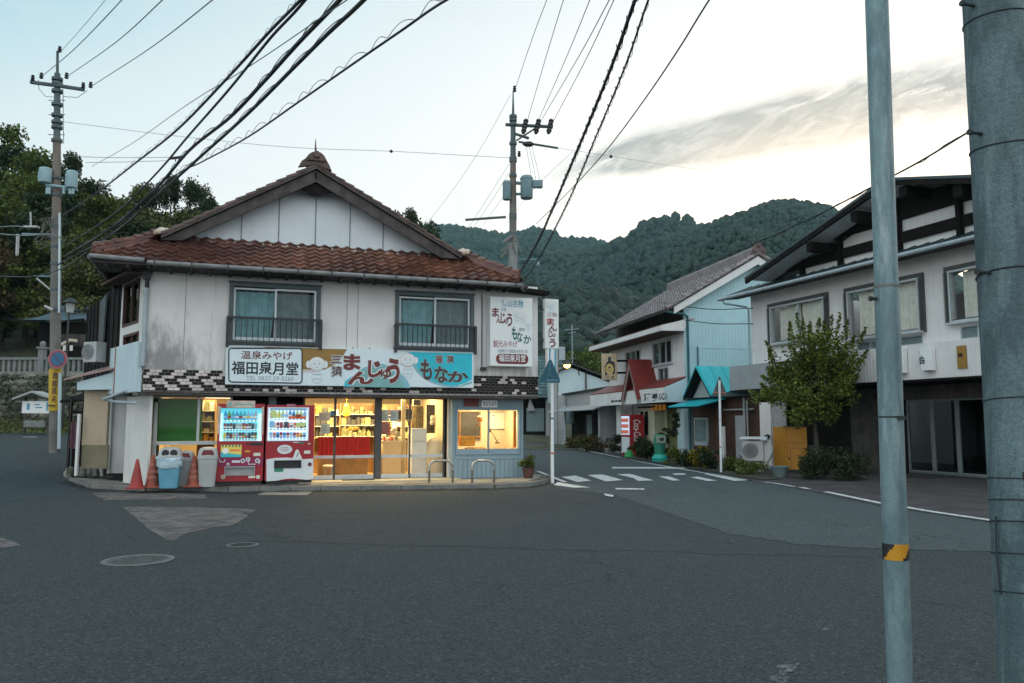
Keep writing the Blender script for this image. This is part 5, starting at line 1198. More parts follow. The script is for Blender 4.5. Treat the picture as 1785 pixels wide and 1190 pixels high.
# right machine
t, u0, u1, z0, z1 = vend(463, 547.5, 'red and white drinks vending machine with white lit window, right of two', False)
hole = R_(467, 710.5, 537.5, 767.5); slot = R_(479, 803, 524, 814.5)
door_face(t, u0, u1, z0, z1, hole, slot)
drinks(t, hole, [(.68, .26, [11, 11, 1, 10, 6, 3, 4, 6], 10, 'bottle'), (.37, .20, [3, 6, 6, 4, 9, 2, 6, 11], 11, 'can'), (.08, .18, [3, 4, 1, 10, 4, 5, 10, 5], 11, 'can')], 'vm_glow_white', 9, 'vm_glow_white')
mb = MB(); strip_frame(mb, MF, hole[0]-.012, hole[1]+.012, hole[2]-.012, hole[3]+.012, .02, .001, .014); mb.build('window_frame', G['white_paint'], t)
a = R_(500, 704, 515, 708.5); mb = MB(); mb.box(MF, a[0], a[1], a[2], a[3], .002, .012); mb.build('top_badge', G['ink_rose'], t)
pts = [MF.uz(*p) for p in ((464.5, 800.5), (480, 798), (497, 797.2), (515, 798), (530, 800), (546, 799), (546, 835), (535, 836), (520, 834.5), (508, 833.5), (494, 835), (482, 837.5), (464.5, 838.5))]
mb = MB(); mb.prism(MF, [pts[0], pts[1], pts[2], pts[3], pts[4], (pts[4][0], slot[3]+.012), (slot[0]-.012, slot[3]+.012), (pts[0][0], slot[3]+.012)], .002, .012)
mb.prism(MF, [(pts[4][0], slot[3]+.012), pts[4], pts[5], pts[6], pts[7], (pts[7][0], slot[2]-.012), (slot[1]+.012, slot[2]-.012), (slot[1]+.012, slot[3]+.012)], .002, .012)
mb.prism(MF, [(pts[0][0], slot[3]+.012), (slot[0]-.012, slot[3]+.012), (slot[0]-.012, slot[2]-.012), (pts[7][0], slot[2]-.012), pts[7], pts[8], pts[9], pts[10], pts[11], pts[12]], .002, .0125)
mb.build('white_panel', G['white_paint'], t)
mb = MB(); mb.box(MF, slot[0], slot[1], slot[2], slot[3]-.015, -.06, -.04); strip_frame(mb, MF, slot[0]-.014, slot[1]+.014, slot[2]-.014, slot[3]+.014, .02, .013, .028); mb.build('dispensing_flap', G['black_plastic'], t)
mb = MB(); c = MF.uz(496.5, 783); mb.disc(MF, *c, .002, .165, 0, 28, .105); mb.build('oval_badge', G['white_paint'], t)
mb = MB()
for k, w in enumerate((.09, .12, .08)): mb.box(MF, c[0]-w, c[0]+w*.8, c[1]+.03-.035*k, c[1]+.042-.035*k, .0062, .0082)
mb.build('print', G['ink_rose'], t)
mb = MB(); mb.prism(MF, [MF.uz(*p) for p in ((516, 783.5), (520, 783.5), (526.5, 799), (510, 799))], .013, .018); mb.build('triangle_badge', G['sign_cream'], t); mb = MB(); mb.tube([MF.pt(*MF.uz(517, 796), .02), MF.pt(*MF.uz(520, 788), .02)], .008, 5); mb.build('print', G['ink_black'], t)
a = R_(478, 816, 494, 822); mb = MB(); mb.box(MF, a[0], a[1], a[2], a[3], .013, .016); mb.build('green_sticker', G['greenpost'], t)
mb = MB(); c = MF.uz(540, 809); mb.disc(MF, *c, .013, .045, 0, 18, th=.006); mb.build('lock', G['ink_maroon'], t)
mb = MB()
for q in ((522, 770.5, 529, 773.5),): a = R_(*q); mb.box(MF, a[0], a[1], a[2], a[3], .002, .008)
mb.build('note_slot', G['greenpost'], t)
mb = MB()
for q in ((530, 785, 541, 790.5), (511, 770, 521, 771.5), (537, 772, 541, 774), (538, 827, 543, 834)): a = R_(*q); mb.box(MF, a[0], a[1], a[2], a[3], .0125, .015)
mb.build_each('sticker', G['paper'], t)
# ================================================================ BINS AND CONES
BF = L.off(1.0)
def on(px, py): u, z = BF.uz(px, py); return u
def cone(px, h, m, band, label, dback=0, tip=None):
    f = L.off(1.0-dback); u = f.uz(px, 820)[0]; c = f.pt(u, .1); t = thing('traffic_cone', c, label, 'traffic cone')
    mb = MB(); b = P(c.x, c.y, 14); mb.box(b, -.19, .19, .10, .135, -.19, .19); mb.build('base', m, t, bevel=.012)
    mb = MB(); mb.lathe(c, [(.145, .035), (.128, .10), (.03, h-.02), (.022, h)], 18); cn = mb.build('cone', m, t, smooth=40)
    if band:
        mb = MB()
        for k in (.28, .46, .66): r0, r1 = .128+(.03-.128)*(k*h-.1)/(h-.12), .128+(.03-.128)*(k*h+.06-.1)/(h-.12); mb.lathe(c, [(r0+.003, k*h), (r1+.003, k*h+.06)], 18)
        mb.build('band', G['cone_band'], cn, smooth=40)
cone(239, .62, G['cone_red'], False, 'plain red traffic cone nearest the white wall corner')
cone(266, .70, G['cone_faded'], True, 'dirty red traffic cone with faded bands beside the blue bin', .12)
cone(338, .68, G['cone_faded'], True, 'faded banded traffic cone between the blue and the grey bins', .05)
def bin_(px, w, h, dback, m, ml, label, holes, bag=False):
    f = L.off(1.05-dback); u = f.uz(px, 840)[0]; b = f.off(0, u); c = b.pt(0, .1)
    t = thing('litter_bin', c, label, 'bin'); hb = h*.70
    def ring(ww, dd, z, mb, n=24, e=.32):
        i = len(mb.v)
        for k in range(n):
            a = 2*math.pi*k/n; ca, sa = math.cos(a), math.sin(a); mb.v.append(tuple(b.pt(ww*math.copysign(abs(ca)**e, ca), .1+z, dd*math.copysign(abs(sa)**e, sa))))
        return i
    def loft(mb, prof, n=24, e=.32):
        idx = [ring(a, d, z, mb, n, e) for a, d, z in prof]
        for i0, i1 in zip(idx, idx[1:]):
            for k in range(n): mb.f.append((i0+k, i0+(k+1) % n, i1+(k+1) % n, i1+k)); mb.m.append(0)
        mb.f.append(tuple(range(idx[0], idx[0]+n))[::-1]); mb.m.append(0); mb.f.append(tuple(range(idx[-1], idx[-1]+n))); mb.m.append(0)
    mb = MB(); loft(mb, [(w*.36, w*.34, 0), (w*.37, w*.35, .02), (w*.47, w*.42, hb), (w*.50, w*.45, hb+.005), (w*.50, w*.45, hb+.035)]); mb.build('body', m, t, smooth=35)
    mb = MB(); loft(mb, [(w*.49, w*.44, hb+.036), (w*.50, w*.45, hb+.06), (w*.46, w*.42, hb+.10), (w*.46, w*.40, h*.88), (w*.38, w*.34, h*.97), (w*.22, w*.2, h)], e=.5); lid = mb.build('lid', ml, t, smooth=40)
    mb = MB()
    if holes == 2:
        for s in (-.15, .15): mb.lathe(b.pt(w*s*1.1, .1+h*.86, w*.37), [(w*.15, 0), (w*.15, w*.045), (w*.12, w*.05)], 16, 0, b.pt(0, 0, 1)-b.pt(0, 0, 0))
    else: mb.prism(b, [(-w*.27, .1+h*.78), (w*.27, .1+h*.78), (w*.29, .1+h*.84), (w*.2, .1+h*.93), (-w*.2, .1+h*.93), (-w*.29, .1+h*.84)], w*.30, w*.425)
    mb.build('opening', G['black_plastic'] if holes == 2 else G['ink_maroon'], lid)
    if bag:
        mb = MB()
        n = 40; rs = [(hb-.16, .475), (hb-.10, .515), (hb-.03, .50), (hb+.03, .535), (hb+.045, .50)]
        for z, rr in rs:
            for k in range(n):
                a = 2*math.pi*k/n; ca, sa = math.cos(a), math.sin(a); q_ = rr*w*(1+random.uniform(-.035, .035)); mb.v.append(tuple(b.pt(q_*math.copysign(abs(ca)**.4, ca), .1+z+random.uniform(-.016, .016)+.02*math.sin(3*a), q_*.92*math.copysign(abs(sa)**.4, sa))))
        for j in range(len(rs)-1):
            for k in range(n): mb.f.append((j*n+k, j*n+(k+1) % n, (j+1)*n+(k+1) % n, (j+1)*n+k)); mb.m.append(0)
        mb.build('bag', G['clear_bag'], t, smooth=40)
bin_(295, .50, .87, 0, G['blue_plastic'], G['light_plastic'], 'light blue litter bin with a grey two hole lid and bag', 2, True)
bin_(361, .44, .86, .10, G['light_plastic'], G['light_plastic'], 'pale grey litter bin with one dark opening beside the vending machine', 1)
bin_(320, .46, .78, .42, G['grey_plastic'], G['grey_plastic'], 'dark grey litter bin standing behind the blue one', 1)
# ================================================================ STREET FURNITURE BY THE SHOP
def rack(x0, x1, y, label):
    a, b = ground(x0, 849.5), ground(x1, 848.5); d = (b-a).normalized(); h = (849-803.5)/F*a.y; w = (b-a).length; r = .028; cr = w*.3
    t = thing('bicycle_stand', (a+b)/2, label, 'bicycle stand', 'steel bicycle stands at the kerb')
    def seg(a0, a1, c): return [c+d*(-math.cos(rad(k))*cr)+Vector((0, 0, math.sin(rad(k))*cr)) for k in np.linspace(a0, a1, 9)]
    mb = MB(); mb.tube([a, a+Vector((0, 0, h-cr-.06))], r, 10); mb.tube([b, b+Vector((0, 0, h-cr-.06))], r, 10); mb.build_each('leg', G['steel_worn'], t, smooth=40)
    mb = MB(); mb.tube([a+Vector((0, 0, h-cr-.06))]+seg(0, 90, a+d*cr+Vector((0, 0, h-cr)))+seg(90, 180, b-d*cr+Vector((0, 0, h-cr)))+[b+Vector((0, 0, h-cr-.06))], r+.001, 10); mb.build('hoop', G['steel'], t, smooth=40)
    mb = MB(); 
    for c in (a, b): mb.lathe(c, [(.055, 0), (.05, .012)], 12)
    mb.build_each('foot', G['steel_worn'], t)
rack(748, 789, 849, 'steel hoop stand at the kerb before the glass doors'); rack(823, 861, 849, 'steel hoop stand at the kerb before the grey blue kiosk')
# ---------------- leafy plants
def leaf_cloud(name, m, pts, size, parent=None, seed=1, up=.5, aspect=1.6):
    rng = np.random.default_rng(seed); pts = np.asarray(pts, float); n = len(pts)
    nr = rng.normal(size=(n, 3)); nr[:, 2] = np.abs(nr[:, 2])+up; nr /= np.linalg.norm(nr, axis=1)[:, None]
    t = np.cross(nr, rng.normal(size=(n, 3))); t /= np.linalg.norm(t, axis=1)[:, None]; b = np.cross(nr, t)
    s = size*rng.uniform(.6, 1.35, (n, 1)); w = s/aspect
    v = np.stack([pts-t*s*.5, pts+b*w*.5+nr*s*.08, pts+t*s*.5-nr*s*.12, pts-b*w*.5+nr*s*.08], 1).reshape(-1, 3)
    off = np.zeros(3); root = parent
    while root is not None:
        if root in ROOT: off = np.array(ROOT[root]); break
        root = root.parent
    if parent is None: off = np.array([v[:, 0].mean(), v[:, 1].mean(), v[:, 2].min()])
    me = bpy.data.meshes.new(name); me.vertices.add(4*n); me.vertices.foreach_set('co', (v-off).ravel())
    me.loops.add(4*n); me.loops.foreach_set('vertex_index', np.arange(4*n)); me.polygons.add(n); me.polygons.foreach_set('loop_start', np.arange(0, 4*n, 4)); me.polygons.foreach_set('loop_total', np.full(n, 4))
    me.materials.append(m); me.update(calc_edges=True)
    o = bpy.data.objects.new(name, me); COL.objects.link(o)
    if parent is not None: o.parent = parent
    else: o.location = off; ROOT[o] = Vector(off)
    return o
def blob_pts(blobs, n, rng, shell=.55):
    w = np.array([b[3]**2 for b in blobs]); k = rng.choice(len(blobs), n, p=w/w.sum()); B = np.array(blobs)[k]
    d = rng.normal(size=(n, 3)); d /= np.linalg.norm(d, axis=1)[:, None]; r = rng.uniform(shell**2, 1.05, (n, 1))**.5
    return B[:, :3]+d*r*B[:, 3:4]*np.array([1, 1, .8])
LM = {'mid': leafmat('leaf_mid', (.060, .095, .022)), 'olive': leafmat('leaf_olive', (.095, .138, .036)), 'dark': leafmat('leaf_dark', (.022, .042, .020)), 'far3': leafmat('leaf_far_warm', (.012, .029, .024), .3, .1, (.019, .035, .024)), 'deep': leafmat('leaf_deep', (.016, .034, .022)), 'fresh': leafmat('leaf_fresh', (.075, .12, .030)),
      'brown': leafmat('leaf_brown', (.070, .058, .030), .35), 'yellow': leafmat('leaf_yellow', (.22, .20, .02)), 'blue': leafmat('leaf_blue', (.026, .055, .034)), 'warm': leafmat('leaf_warm', (.060, .074, .027)),
      'far': leafmat('leaf_far', (.008, .025, .026), .3, .1, (.012, .030, .026)), 'far2': leafmat('leaf_far_dark', (.010, .024, .018), .4, .1, (.016, .032, .020))}
def shrub(c, r, h, kind, n, size, label, cat='shrub', group=None, seed=3, name='shrub', stems=5):
    rng = np.random.default_rng(seed); c = Vector(c); t = thing(name, c, label, cat, group)
    bl = [(c.x+rng.normal()*r*.45, c.y+rng.normal()*r*.4, c.z+h*rng.uniform(.15, .85), r*rng.uniform(.30, .6)) for _ in range(13)]
    p = blob_pts(bl, n, rng, .3); p[:, 2] = np.maximum(p[:, 2], c.z+.03); leaf_cloud('foliage', LM[kind], p, size*.85, t, seed)
    mb = MB()
    for k in range(stems): a = rng.uniform(0, 6.28); mb.tube([c, c+Vector((math.cos(a)*r*.3, math.sin(a)*r*.3, h*.5)), c+Vector((math.cos(a)*r*.5, math.sin(a)*r*.5, h*.85))], .012, 5, r1=.004)
    mb.build('stems', G['bark'], t)
    return t
p = ground(921, 833, .1); t = shrub((p.x, p.y, .30), .21, .44, 'mid', 520, .08, 'leafy green plant in a dark red pot at the kiosk corner', 'potted plant', seed=11, name='potted_plant')
mb = MB(); mb.lathe((p.x, p.y, .10), [(.11, 0), (.15, .21), (.165, .22), (.165, .25), (.14, .245), (.12, .21)], 18); mb.build('pot', G['terracotta'], t, smooth=40)
# crossing sign
def pole_px(x0, y0, x1, y1, Y): return at(x0, y0, Y), at(x1, y1, Y)
b = ground(963, 842.5); t = thing('crossing_sign', b, 'white pole with a dark blue triangular crossing sign at the shop corner', 'road sign')
tp = at(962, 612, b.y); mb = MB(); mb.tube([b, tp], .043, 12); mb.build('pole', G['white_paint'], t, smooth=40)
mb = MB(); mb.tube([at(962.5, 728, b.y), at(962.5, 730.5, b.y)], .047, 12); mb.build('teal_band', G['teal_pipe'], t); mb = MB(); mb.tube([at(963, 788, b.y), at(963, 791, b.y)], .05, 12); mb.tube([at(959, 789.5, b.y)+Vector((-.02, -.05, 0)), at(967, 789.5, b.y)+Vector((.02, -.05, 0))], .012, 6); mb.build('clamp', G['cone_band'], t)
SP = P(b.x, b.y-.06, 8)
tri = [SP.uz(*p) for p in ((941.5, 666.5), (976, 666.8), (975.5, 660), (961, 627), (957, 627), (942, 660))]
mb = MB(); mb.prism(SP, tri, -.004, .01); mb.build('plate', G['sign_blue'], t)
def spr(pts, w, m, d=.013):
    mb = MB()
    for a, c in zip(pts, pts[1:]): mb.tube([SP.pt(*SP.uz(*a), d), SP.pt(*SP.uz(*c), d)], w, 5)
    return mb
mb = spr([(958, 638), (958.5, 650), (954, 658)], .016, None); m2 = spr([(958.5, 650), (962, 658)], .016, None); mb.add(m2.v, m2.f); m2 = spr([(958, 640), (955, 648)], .010, None); mb.add(m2.v, m2.f); m2 = spr([(958, 640), (961.5, 647)], .01, None); mb.add(m2.v, m2.f); mb.ell(SP.pt(*SP.uz(958, 634.5), .013), (.026, .008, .03)); mb.build('walking_figure', mat('sign_faded', (.05, .17, .20), .6), t)
mb = MB(); a = SP.rect(952, 661.5, 973, 663.5); mb.box(SP, a[0], a[1], a[2], a[3], .0105, .013); mb.build('text_line', mat('sign_faded_line', (.12, .24, .30), .6), t)
# ================================================================ NEAR POLES ON THE RIGHT
# slim galvanised sign post
y0 = 2.95
a, c = at(1569.5, 1210, y0), at(1526.5, -40, y0); t = thing('steel_post', a, 'slim galvanised steel post with a yellow and black tape band at right', 'post')
ax = (c-a).normalized(); a = a-ax*((a.z+.05)/ax.z); t.location = a; ROOT[t] = Vector(a); mid = at(1547, 500, y0); mb = MB()
f0 = (mid-a).length; mb.tube([a, a+ax*f0], 0.0433, 24); mb.tube([a+ax*(f0+.002), a+ax*(f0+2.6)], 0.0419, 24); mb.build('tube', G['galv'], t, smooth=40)
mb = MB(); mb.tube([a+ax*(f0-.004), a+ax*(f0+.006)], 0.0448, 24); mb.build('joint_ring', G['pole_grey'], t)
mb = MB(); k = (at(1519.5, 521, y0)); mb.tube([k+Vector((.03, -.005, 0)), k+Vector((-.012, -.012, 0))], .0065, 8); mb.tube([k+Vector((-.006, -.012, 0)), k+Vector((-.014, -.013, 0))], .010, 8); mb.build('bolt', G['black_rail'], t)
mb = MB(); k = (at(1550, 728, y0)-a).dot(ax); mb.tube([a+ax*k, a+ax*(k+.006)], 0.0443, 24); q = at(1562, 728, y0); mb.box(P(q.x, q.y-.044, 0), -.016, .013, q.z-.007, q.z+.007, -.003, .006); mb.build('strap', G['wire'], t)
k0, k1 = (at(1560, 974, y0)-a).dot(ax), (at(1560, 946, y0)-a).dot(ax)
mb = MB(); n = 48
for i in range(n):
    a0, a1 = 2*math.pi*i/n, 2*math.pi*(i+1)/n
    e1 = Vector((1, 0, 0)); e2 = ax.cross(e1)
    for j in range(6):
        h0, h1 = k0+(k1-k0)*j/6, k0+(k1-k0)*(j+1)/6; s = ((i/n*2+.975)-(j/6)*.36) % 1.0
        mb.face([a+ax*h+(e1*math.cos(x)+e2*math.sin(x))*0.0446 for h, x in ((h0, a0), (h0, a1), (h1, a1), (h1, a0))], 0 if s < .5 else 1)
mb.build('tape_band', [G['tape_yellow'], G['black_plastic']], t)
# thick concrete power pole
bot, top = at(1827, 1260, 2.6), at(1734, 0, 2.75); ax = (top-bot).normalized(); t = thing('concrete_pole', bot-ax*.5, 'thick weathered concrete utility pole filling the right edge', 'utility pole')
def prj(py): k = (1260-py)/1260; return bot+(top-bot)*k
base = bot-ax*.55; STOP = (top-base).length
def prad(s): return .136-.032*s/STOP if s < STOP else .104-.002*(s-STOP)
mb = MB(); n = 40
pts = [base+ax*s for s in (0, STOP*.5, STOP, STOP+4.5, STOP+9.5)]
for a, c in zip(pts, pts[1:]): mb.tube([a, c], prad((a-base).length), n, r1=prad((c-base).length), cap=False)
mb.build('shaft', G['concrete_pole'], t, smooth=60)
mb = MB()
def tie(s, tilt, w=.004, m=None):
    e1 = Vector((1, 0, 0)); e1 = (e1-ax*e1.dot(ax)).normalized(); e2 = ax.cross(e1); r = prad(s)+.0015
    return [base+ax*(s+tilt*math.sin(x)+tilt*.6*math.cos(x))+(e1*math.cos(x)+e2*math.sin(x))*r for x in np.linspace(0, 2*math.pi, 33)]
for py, tilt in ((44, .012), (292, .012), (526, -.006), (745, -.004), (874, .002), (912, -.005), (948, -.008), (1000, -.01), (1062, -.012)):
    s = (prj(py)-base).dot(ax); mb.tube(tie(s, tilt), .0022 if py > 600 else .003, 5)
mb.build_each('wire_tie', G['wire'], t)
mb = MB()
for py in (22, 270, 524):
    s = (prj(py)-base).dot(ax); c = base+ax*s; dl = Vector((-1, -.35, 0)).normalized(); r = prad(s); mb.tube([c+dl*(r-.01), c+dl*(r+.055)], .006, 7); mb.tube([c+dl*(r+.05), c+dl*(r+.06)], .0105, 8)
mb.build_each('step_bolt', G['black_rail'], t)
mb = MB(); s0, s1 = (prj(935)-base).dot(ax), (prj(1060)-base).dot(ax); dl = Vector((-1, -.1, 0)).normalized(); mb.tube([base+ax*s0+dl*(prad(s0)+.006), base+ax*(s0+s1)/2+dl*(prad(s1)+.009), base+ax*s1+dl*(prad(s1)+.004)], .003, 5); mb.build('loose_wire', G['wire'], t)
mb = MB(); s = (prj(868)-base).dot(ax); c = base+ax*s; dl = Vector((-.62, -.78, 0)).normalized(); mb.tube([c+dl*(prad(s)-.006)-ax*.012, c+dl*(prad(s)-.006)+ax*.014], .010, 8); mb.build('peg_hole', G['black_plastic'], t)
POLE_R = (base, ax)
# ================================================================ RIGHT HAND INN
RU_F = P(8.57, 28.3, -69.8); RL_F = P(11.7, 23.4, -69.8); D_ = RU_F.pt(0, 0, 0)
INN = thing('inn_building', RU_F.pt(5, 0, 0), 'white two storey inn with dark timbered gable and curtained windows behind the two poles', 'inn')
mb = MB(); UE = 14
wins = [RU_F.rect(1346, 536, 1437, 601), RU_F.rect(1478, 508, 1604, 576), RU_F.rect(1654, 472, 1740, 560)]
w0, w1, w2 = [tuple(w) for w in wins]; w0 = (1.15, 3.75, 4.18, 5.42); w1 = (4.75, 7.35, 3.98, 5.40); w2 = (8.32, 10.9, 4.08, 5.40)
lows = [(4.95, 7.35, 3.60, 3.88), (8.50, 10.9, 3.60, 3.96)]
wall_holes(mb, RU_F, 0, UE, 2.6, 6.1, 0, [w0, w1, w2]+lows, .12)
mb.face([RU_F.pt(0, 2.6, 0), RU_F.pt(0, 6.1, 0), RU_F.pt(0, 6.1, -7), RU_F.pt(0, 2.6, -7)])
mb.face([RU_F.pt(0, 0, -7), RU_F.pt(UE, 0, -7), RU_F.pt(UE, 6.1, -7), RU_F.pt(0, 6.1, -7)])
mb.face([RU_F.pt(UE, 2.6, 0), RU_F.pt(UE, 6.1, 0), RU_F.pt(UE, 6.1, -7), RU_F.pt(UE, 2.6, -7)])
mb.build('wall', G['white_wall'], INN)
for w in (w0, w1, w2):
    mb = MB(); strip_frame(mb, RU_F, w[0]-.14, w[1]+.14, w[2]-.05, w[3]+.14, .11, .0, .09)
    for k in range(26):          # louvred trim each side
        z = w[2]+(w[3]-w[2])*k/26
        for u in (w[0]-.15, w[1]+.02): mb.box(RU_F, u, u+.13, z, z+.026, .09, .125)
    tr = mb.build('window', G['alu_dark'], INN)
    mb = MB(); strip_frame(mb, RU_F, w[0]-.02, w[1]+.02, w[2]-.02, w[3]+.02, .05, -.04, .11); mb.box(RU_F, (w[0]+w[1])/2-.03, (w[0]+w[1])/2+.03, w[2], w[3], -.04, .03); mb.box(RU_F, w[0]-.1, w[1]+.1, w[2]-.07, w[2]-.02, 0, .2); mb.build('sash', G['aluminium'], tr)
    mb = MB(); mb.face([RU_F.pt(w[0], w[2], -.02), RU_F.pt(w[1], w[2], -.02), RU_F.pt(w[1], w[3], -.02), RU_F.pt(w[0], w[3], -.02)]); mb.build('pane', glassm, tr, fix=False)
    for a, b in ((w[0]+.22, (w[0]+w[1])/2-.02), ((w[0]+w[1])/2+.03, w[1]-.02)):
        mb = MB(); n = 50
        for i in range(n+1):
            for z in (w[2], w[3]-.02): mb.v.append(tuple(RU_F.pt(a+(b-a)*i/n, z, -.17+.03*math.sin(i*1.15)+.012*math.sin(i*.47))))
        for i in range(n): mb.f.append((2*i, 2*i+2, 2*i+3, 2*i+1)); mb.m.append(0)
        mb.build('curtain', G['curtain_white'], tr, smooth=60, fix=False)
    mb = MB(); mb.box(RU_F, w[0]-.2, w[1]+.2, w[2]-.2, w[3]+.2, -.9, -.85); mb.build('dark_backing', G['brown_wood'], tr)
for w in lows:
    mb = MB(); strip_frame(mb, RU_F, *w, .04, -.08, .0); mb.box(RU_F, w[0]+.5, w[0]+.54, w[2], w[3], -.08, 0); lw = mb.build('low_window', G['aluminium'], INN)
    mb = MB(); mb.box(RU_F, w[0], w[1], w[2], w[3], -.10, -.09); mb.build('pane', G['curtain_grey'], lw)
# skirt roof with gutter along the eave
mb = MB(); mb.hexa([RU_F.pt(-.75, 5.93, .75), RU_F.pt(UE+.5, 5.93, .75), RU_F.pt(UE+.5, 6.45, -.6), RU_F.pt(-.75, 6.45, -.6), RU_F.pt(-.75, 5.98, .75), RU_F.pt(UE+.5, 5.98, .75), RU_F.pt(UE+.5, 6.50, -.6), RU_F.pt(-.75, 6.50, -.6)])
for k in range(34): u = -.7+k*.45; mb.tube([RU_F.pt(u, 6.0, .75), RU_F.pt(u, 6.52, -.6)], .016, 5)
mb.build('skirt_roof', G['dark_roof'], INN)
mb = MB(); mb.face([RU_F.pt(-.72, 5.92, .72), RU_F.pt(UE, 5.92, .72), RU_F.pt(UE, 6.0, 0), RU_F.pt(-.72, 6.0, 0)]); mb.box(RU_F, -.74, UE, 5.90, 5.98, .72, .76); mb.build('eave_underside', G['old_wood'], INN)
mb = MB(); mb.tube([RU_F.pt(-.8, 5.95, .82), RU_F.pt(UE, 5.96, .82)], .06, 8); mb.tube([RU_F.pt(-.55, 5.92, .82), RU_F.pt(-.55, 5.78, .75), RU_F.pt(-.1, 5.62, .12), RU_F.pt(-.06, 5.55, .06), RU_F.pt(-.06, 2.7, .06)], .035, 8); mb.build('gutter', G['pipe_grey'], INN, smooth=50)
# timbered gable above
GP = RU_F.off(-.35); GO = RU_F.off(.75)
ap = GO.uz(1546, 314); lf = GO.uz(1300, 487); AX, AZ = ap; LX, LZ = lf; RX = 2*AX-LX
mb = MB(); mb.prism(GP, [(LX+.5, 6.2), (RX-.5, 6.2), (AX, AZ-.1)], -.15, 0); mb.build('gable_wall', G['white_wall'], INN)
mb = MB(); sl = (AZ-LZ)/(AX-LX)
for sgn, ex in ((1, LX), (-1, RX)):
    p = [(ex, LZ), (AX, AZ), (AX, AZ+.07), (ex-sgn*.03, LZ+.07)]; mb.prism(RU_F, p, -7.3, .80)
mb.build('roof', G['dark_roof'], INN)
for sgn, ex in ((1, LX), (-1, RX)):
    mb = MB(); p = [(ex, LZ-.15), (AX, AZ-.15), (AX, AZ-.005), (ex, LZ-.005)]; mb.prism(RU_F, p, .70, .79); mb.build('barge_board', G['dark_wood'], INN)
mb = MB()
for sgn, ex in ((1, LX), (-1, RX)): mb.face([RU_F.pt(ex, LZ-.02, .7), RU_F.pt(AX, AZ-.02, .7), RU_F.pt(AX, AZ-.02, -.3), RU_F.pt(ex, LZ-.02, -.3)])
mb.build('roof_soffit', mat('soffit_white', (.82, .86, .86), .8, .06), INN, fix=False)
def beam(x0, z0, x1, z1, d0=-.34, d1=-.24): 
    mb = MB(); mb.box(RU_F, x0, x1, z0, z1, d0, d1); mb.build('timber', G['dark_wood'], INN, bevel=.01)
zl = 6.45
beam(LX+.9, zl+.14, RX-.9, zl+.44); beam(LX+2.9, zl+.80, RX-2.9, zl+1.38)
for px in (1401, 1468, 1572, 1680):
    u = GP.uz(px, 430)[0]; zt = LZ+sl*(min(u, 2*AX-u)-LX)-.1
    beam(u-.07, zl-.1, u+.07, zt, -.33, -.18)
for px in (1300+105, 1300+185, 1572, 1668):        # purlin ends under the eaves
    u = GO.uz(px, 400)[0]; z = LZ+sl*(min(u, 2*AX-u)-LX)-.16
    mb = MB(); mb.box(RU_F, u-.13, u+.13, z-.30, z, -.34, .66); mb.build('purlin_end', G['dark_wood'], INN, bevel=.01)
mb = MB()
for px in (1574, 1590): u, z = GP.uz(px, 357); mb.lathe(GP.pt(u, z, 0), [(.07, 0), (.08, .05), (.05, .06), (.05, .03)], 14, 0, (GP.s, -GP.c, 0))
mb.build('vent_cap', G['grey_plastic'], INN)
# fascia band over the recessed entrance
mb = MB(); mb.box(RU_F, -.9, 5.2, 2.66, 3.52, -.1, .35, 1); mb.box(RU_F, 5.2, UE, 2.64, 3.57, -.1, .40, 0)
for k in range(72): u = 5.3+k*.12; mb.box(RU_F, u-.006, u+.006, 2.66, 3.55, .40, .41, 0)
mb.build('fascia_band', [G['white_siding'], G['grey_siding']], INN)
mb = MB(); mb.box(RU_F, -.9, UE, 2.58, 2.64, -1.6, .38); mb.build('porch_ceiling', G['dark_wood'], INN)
FB = RU_F.off(.42)
for q, s in (((1556, 608, 1582, 651), None), ((1612, 607, 1631, 646), '会')):
    a = FB.rect(*q); mb = MB(); mb.box(FB, a[0], a[1], a[2], a[3], .0, .16); o = mb.build('letter_box', G['sign_cream'], INN, bevel=.01)
    if s: stext(INN, FB, 'ink_black', s, 1609.5, 620, 1621, 635, .02, .166)
a = FB.rect(1668.5, 602, 1685, 642); mb = MB(); mb.box(FB, a[0], a[1], a[2], a[3], .0, .012); lp = mb.build('bare_panel', G['sign_ochre'], INN); mb = MB(); mb.box(FB, a[0]+.05, a[0]+.16, a[2]+.3, a[2]+.38, .013, .03); mb.build('fitting', G['black_plastic'], lp)
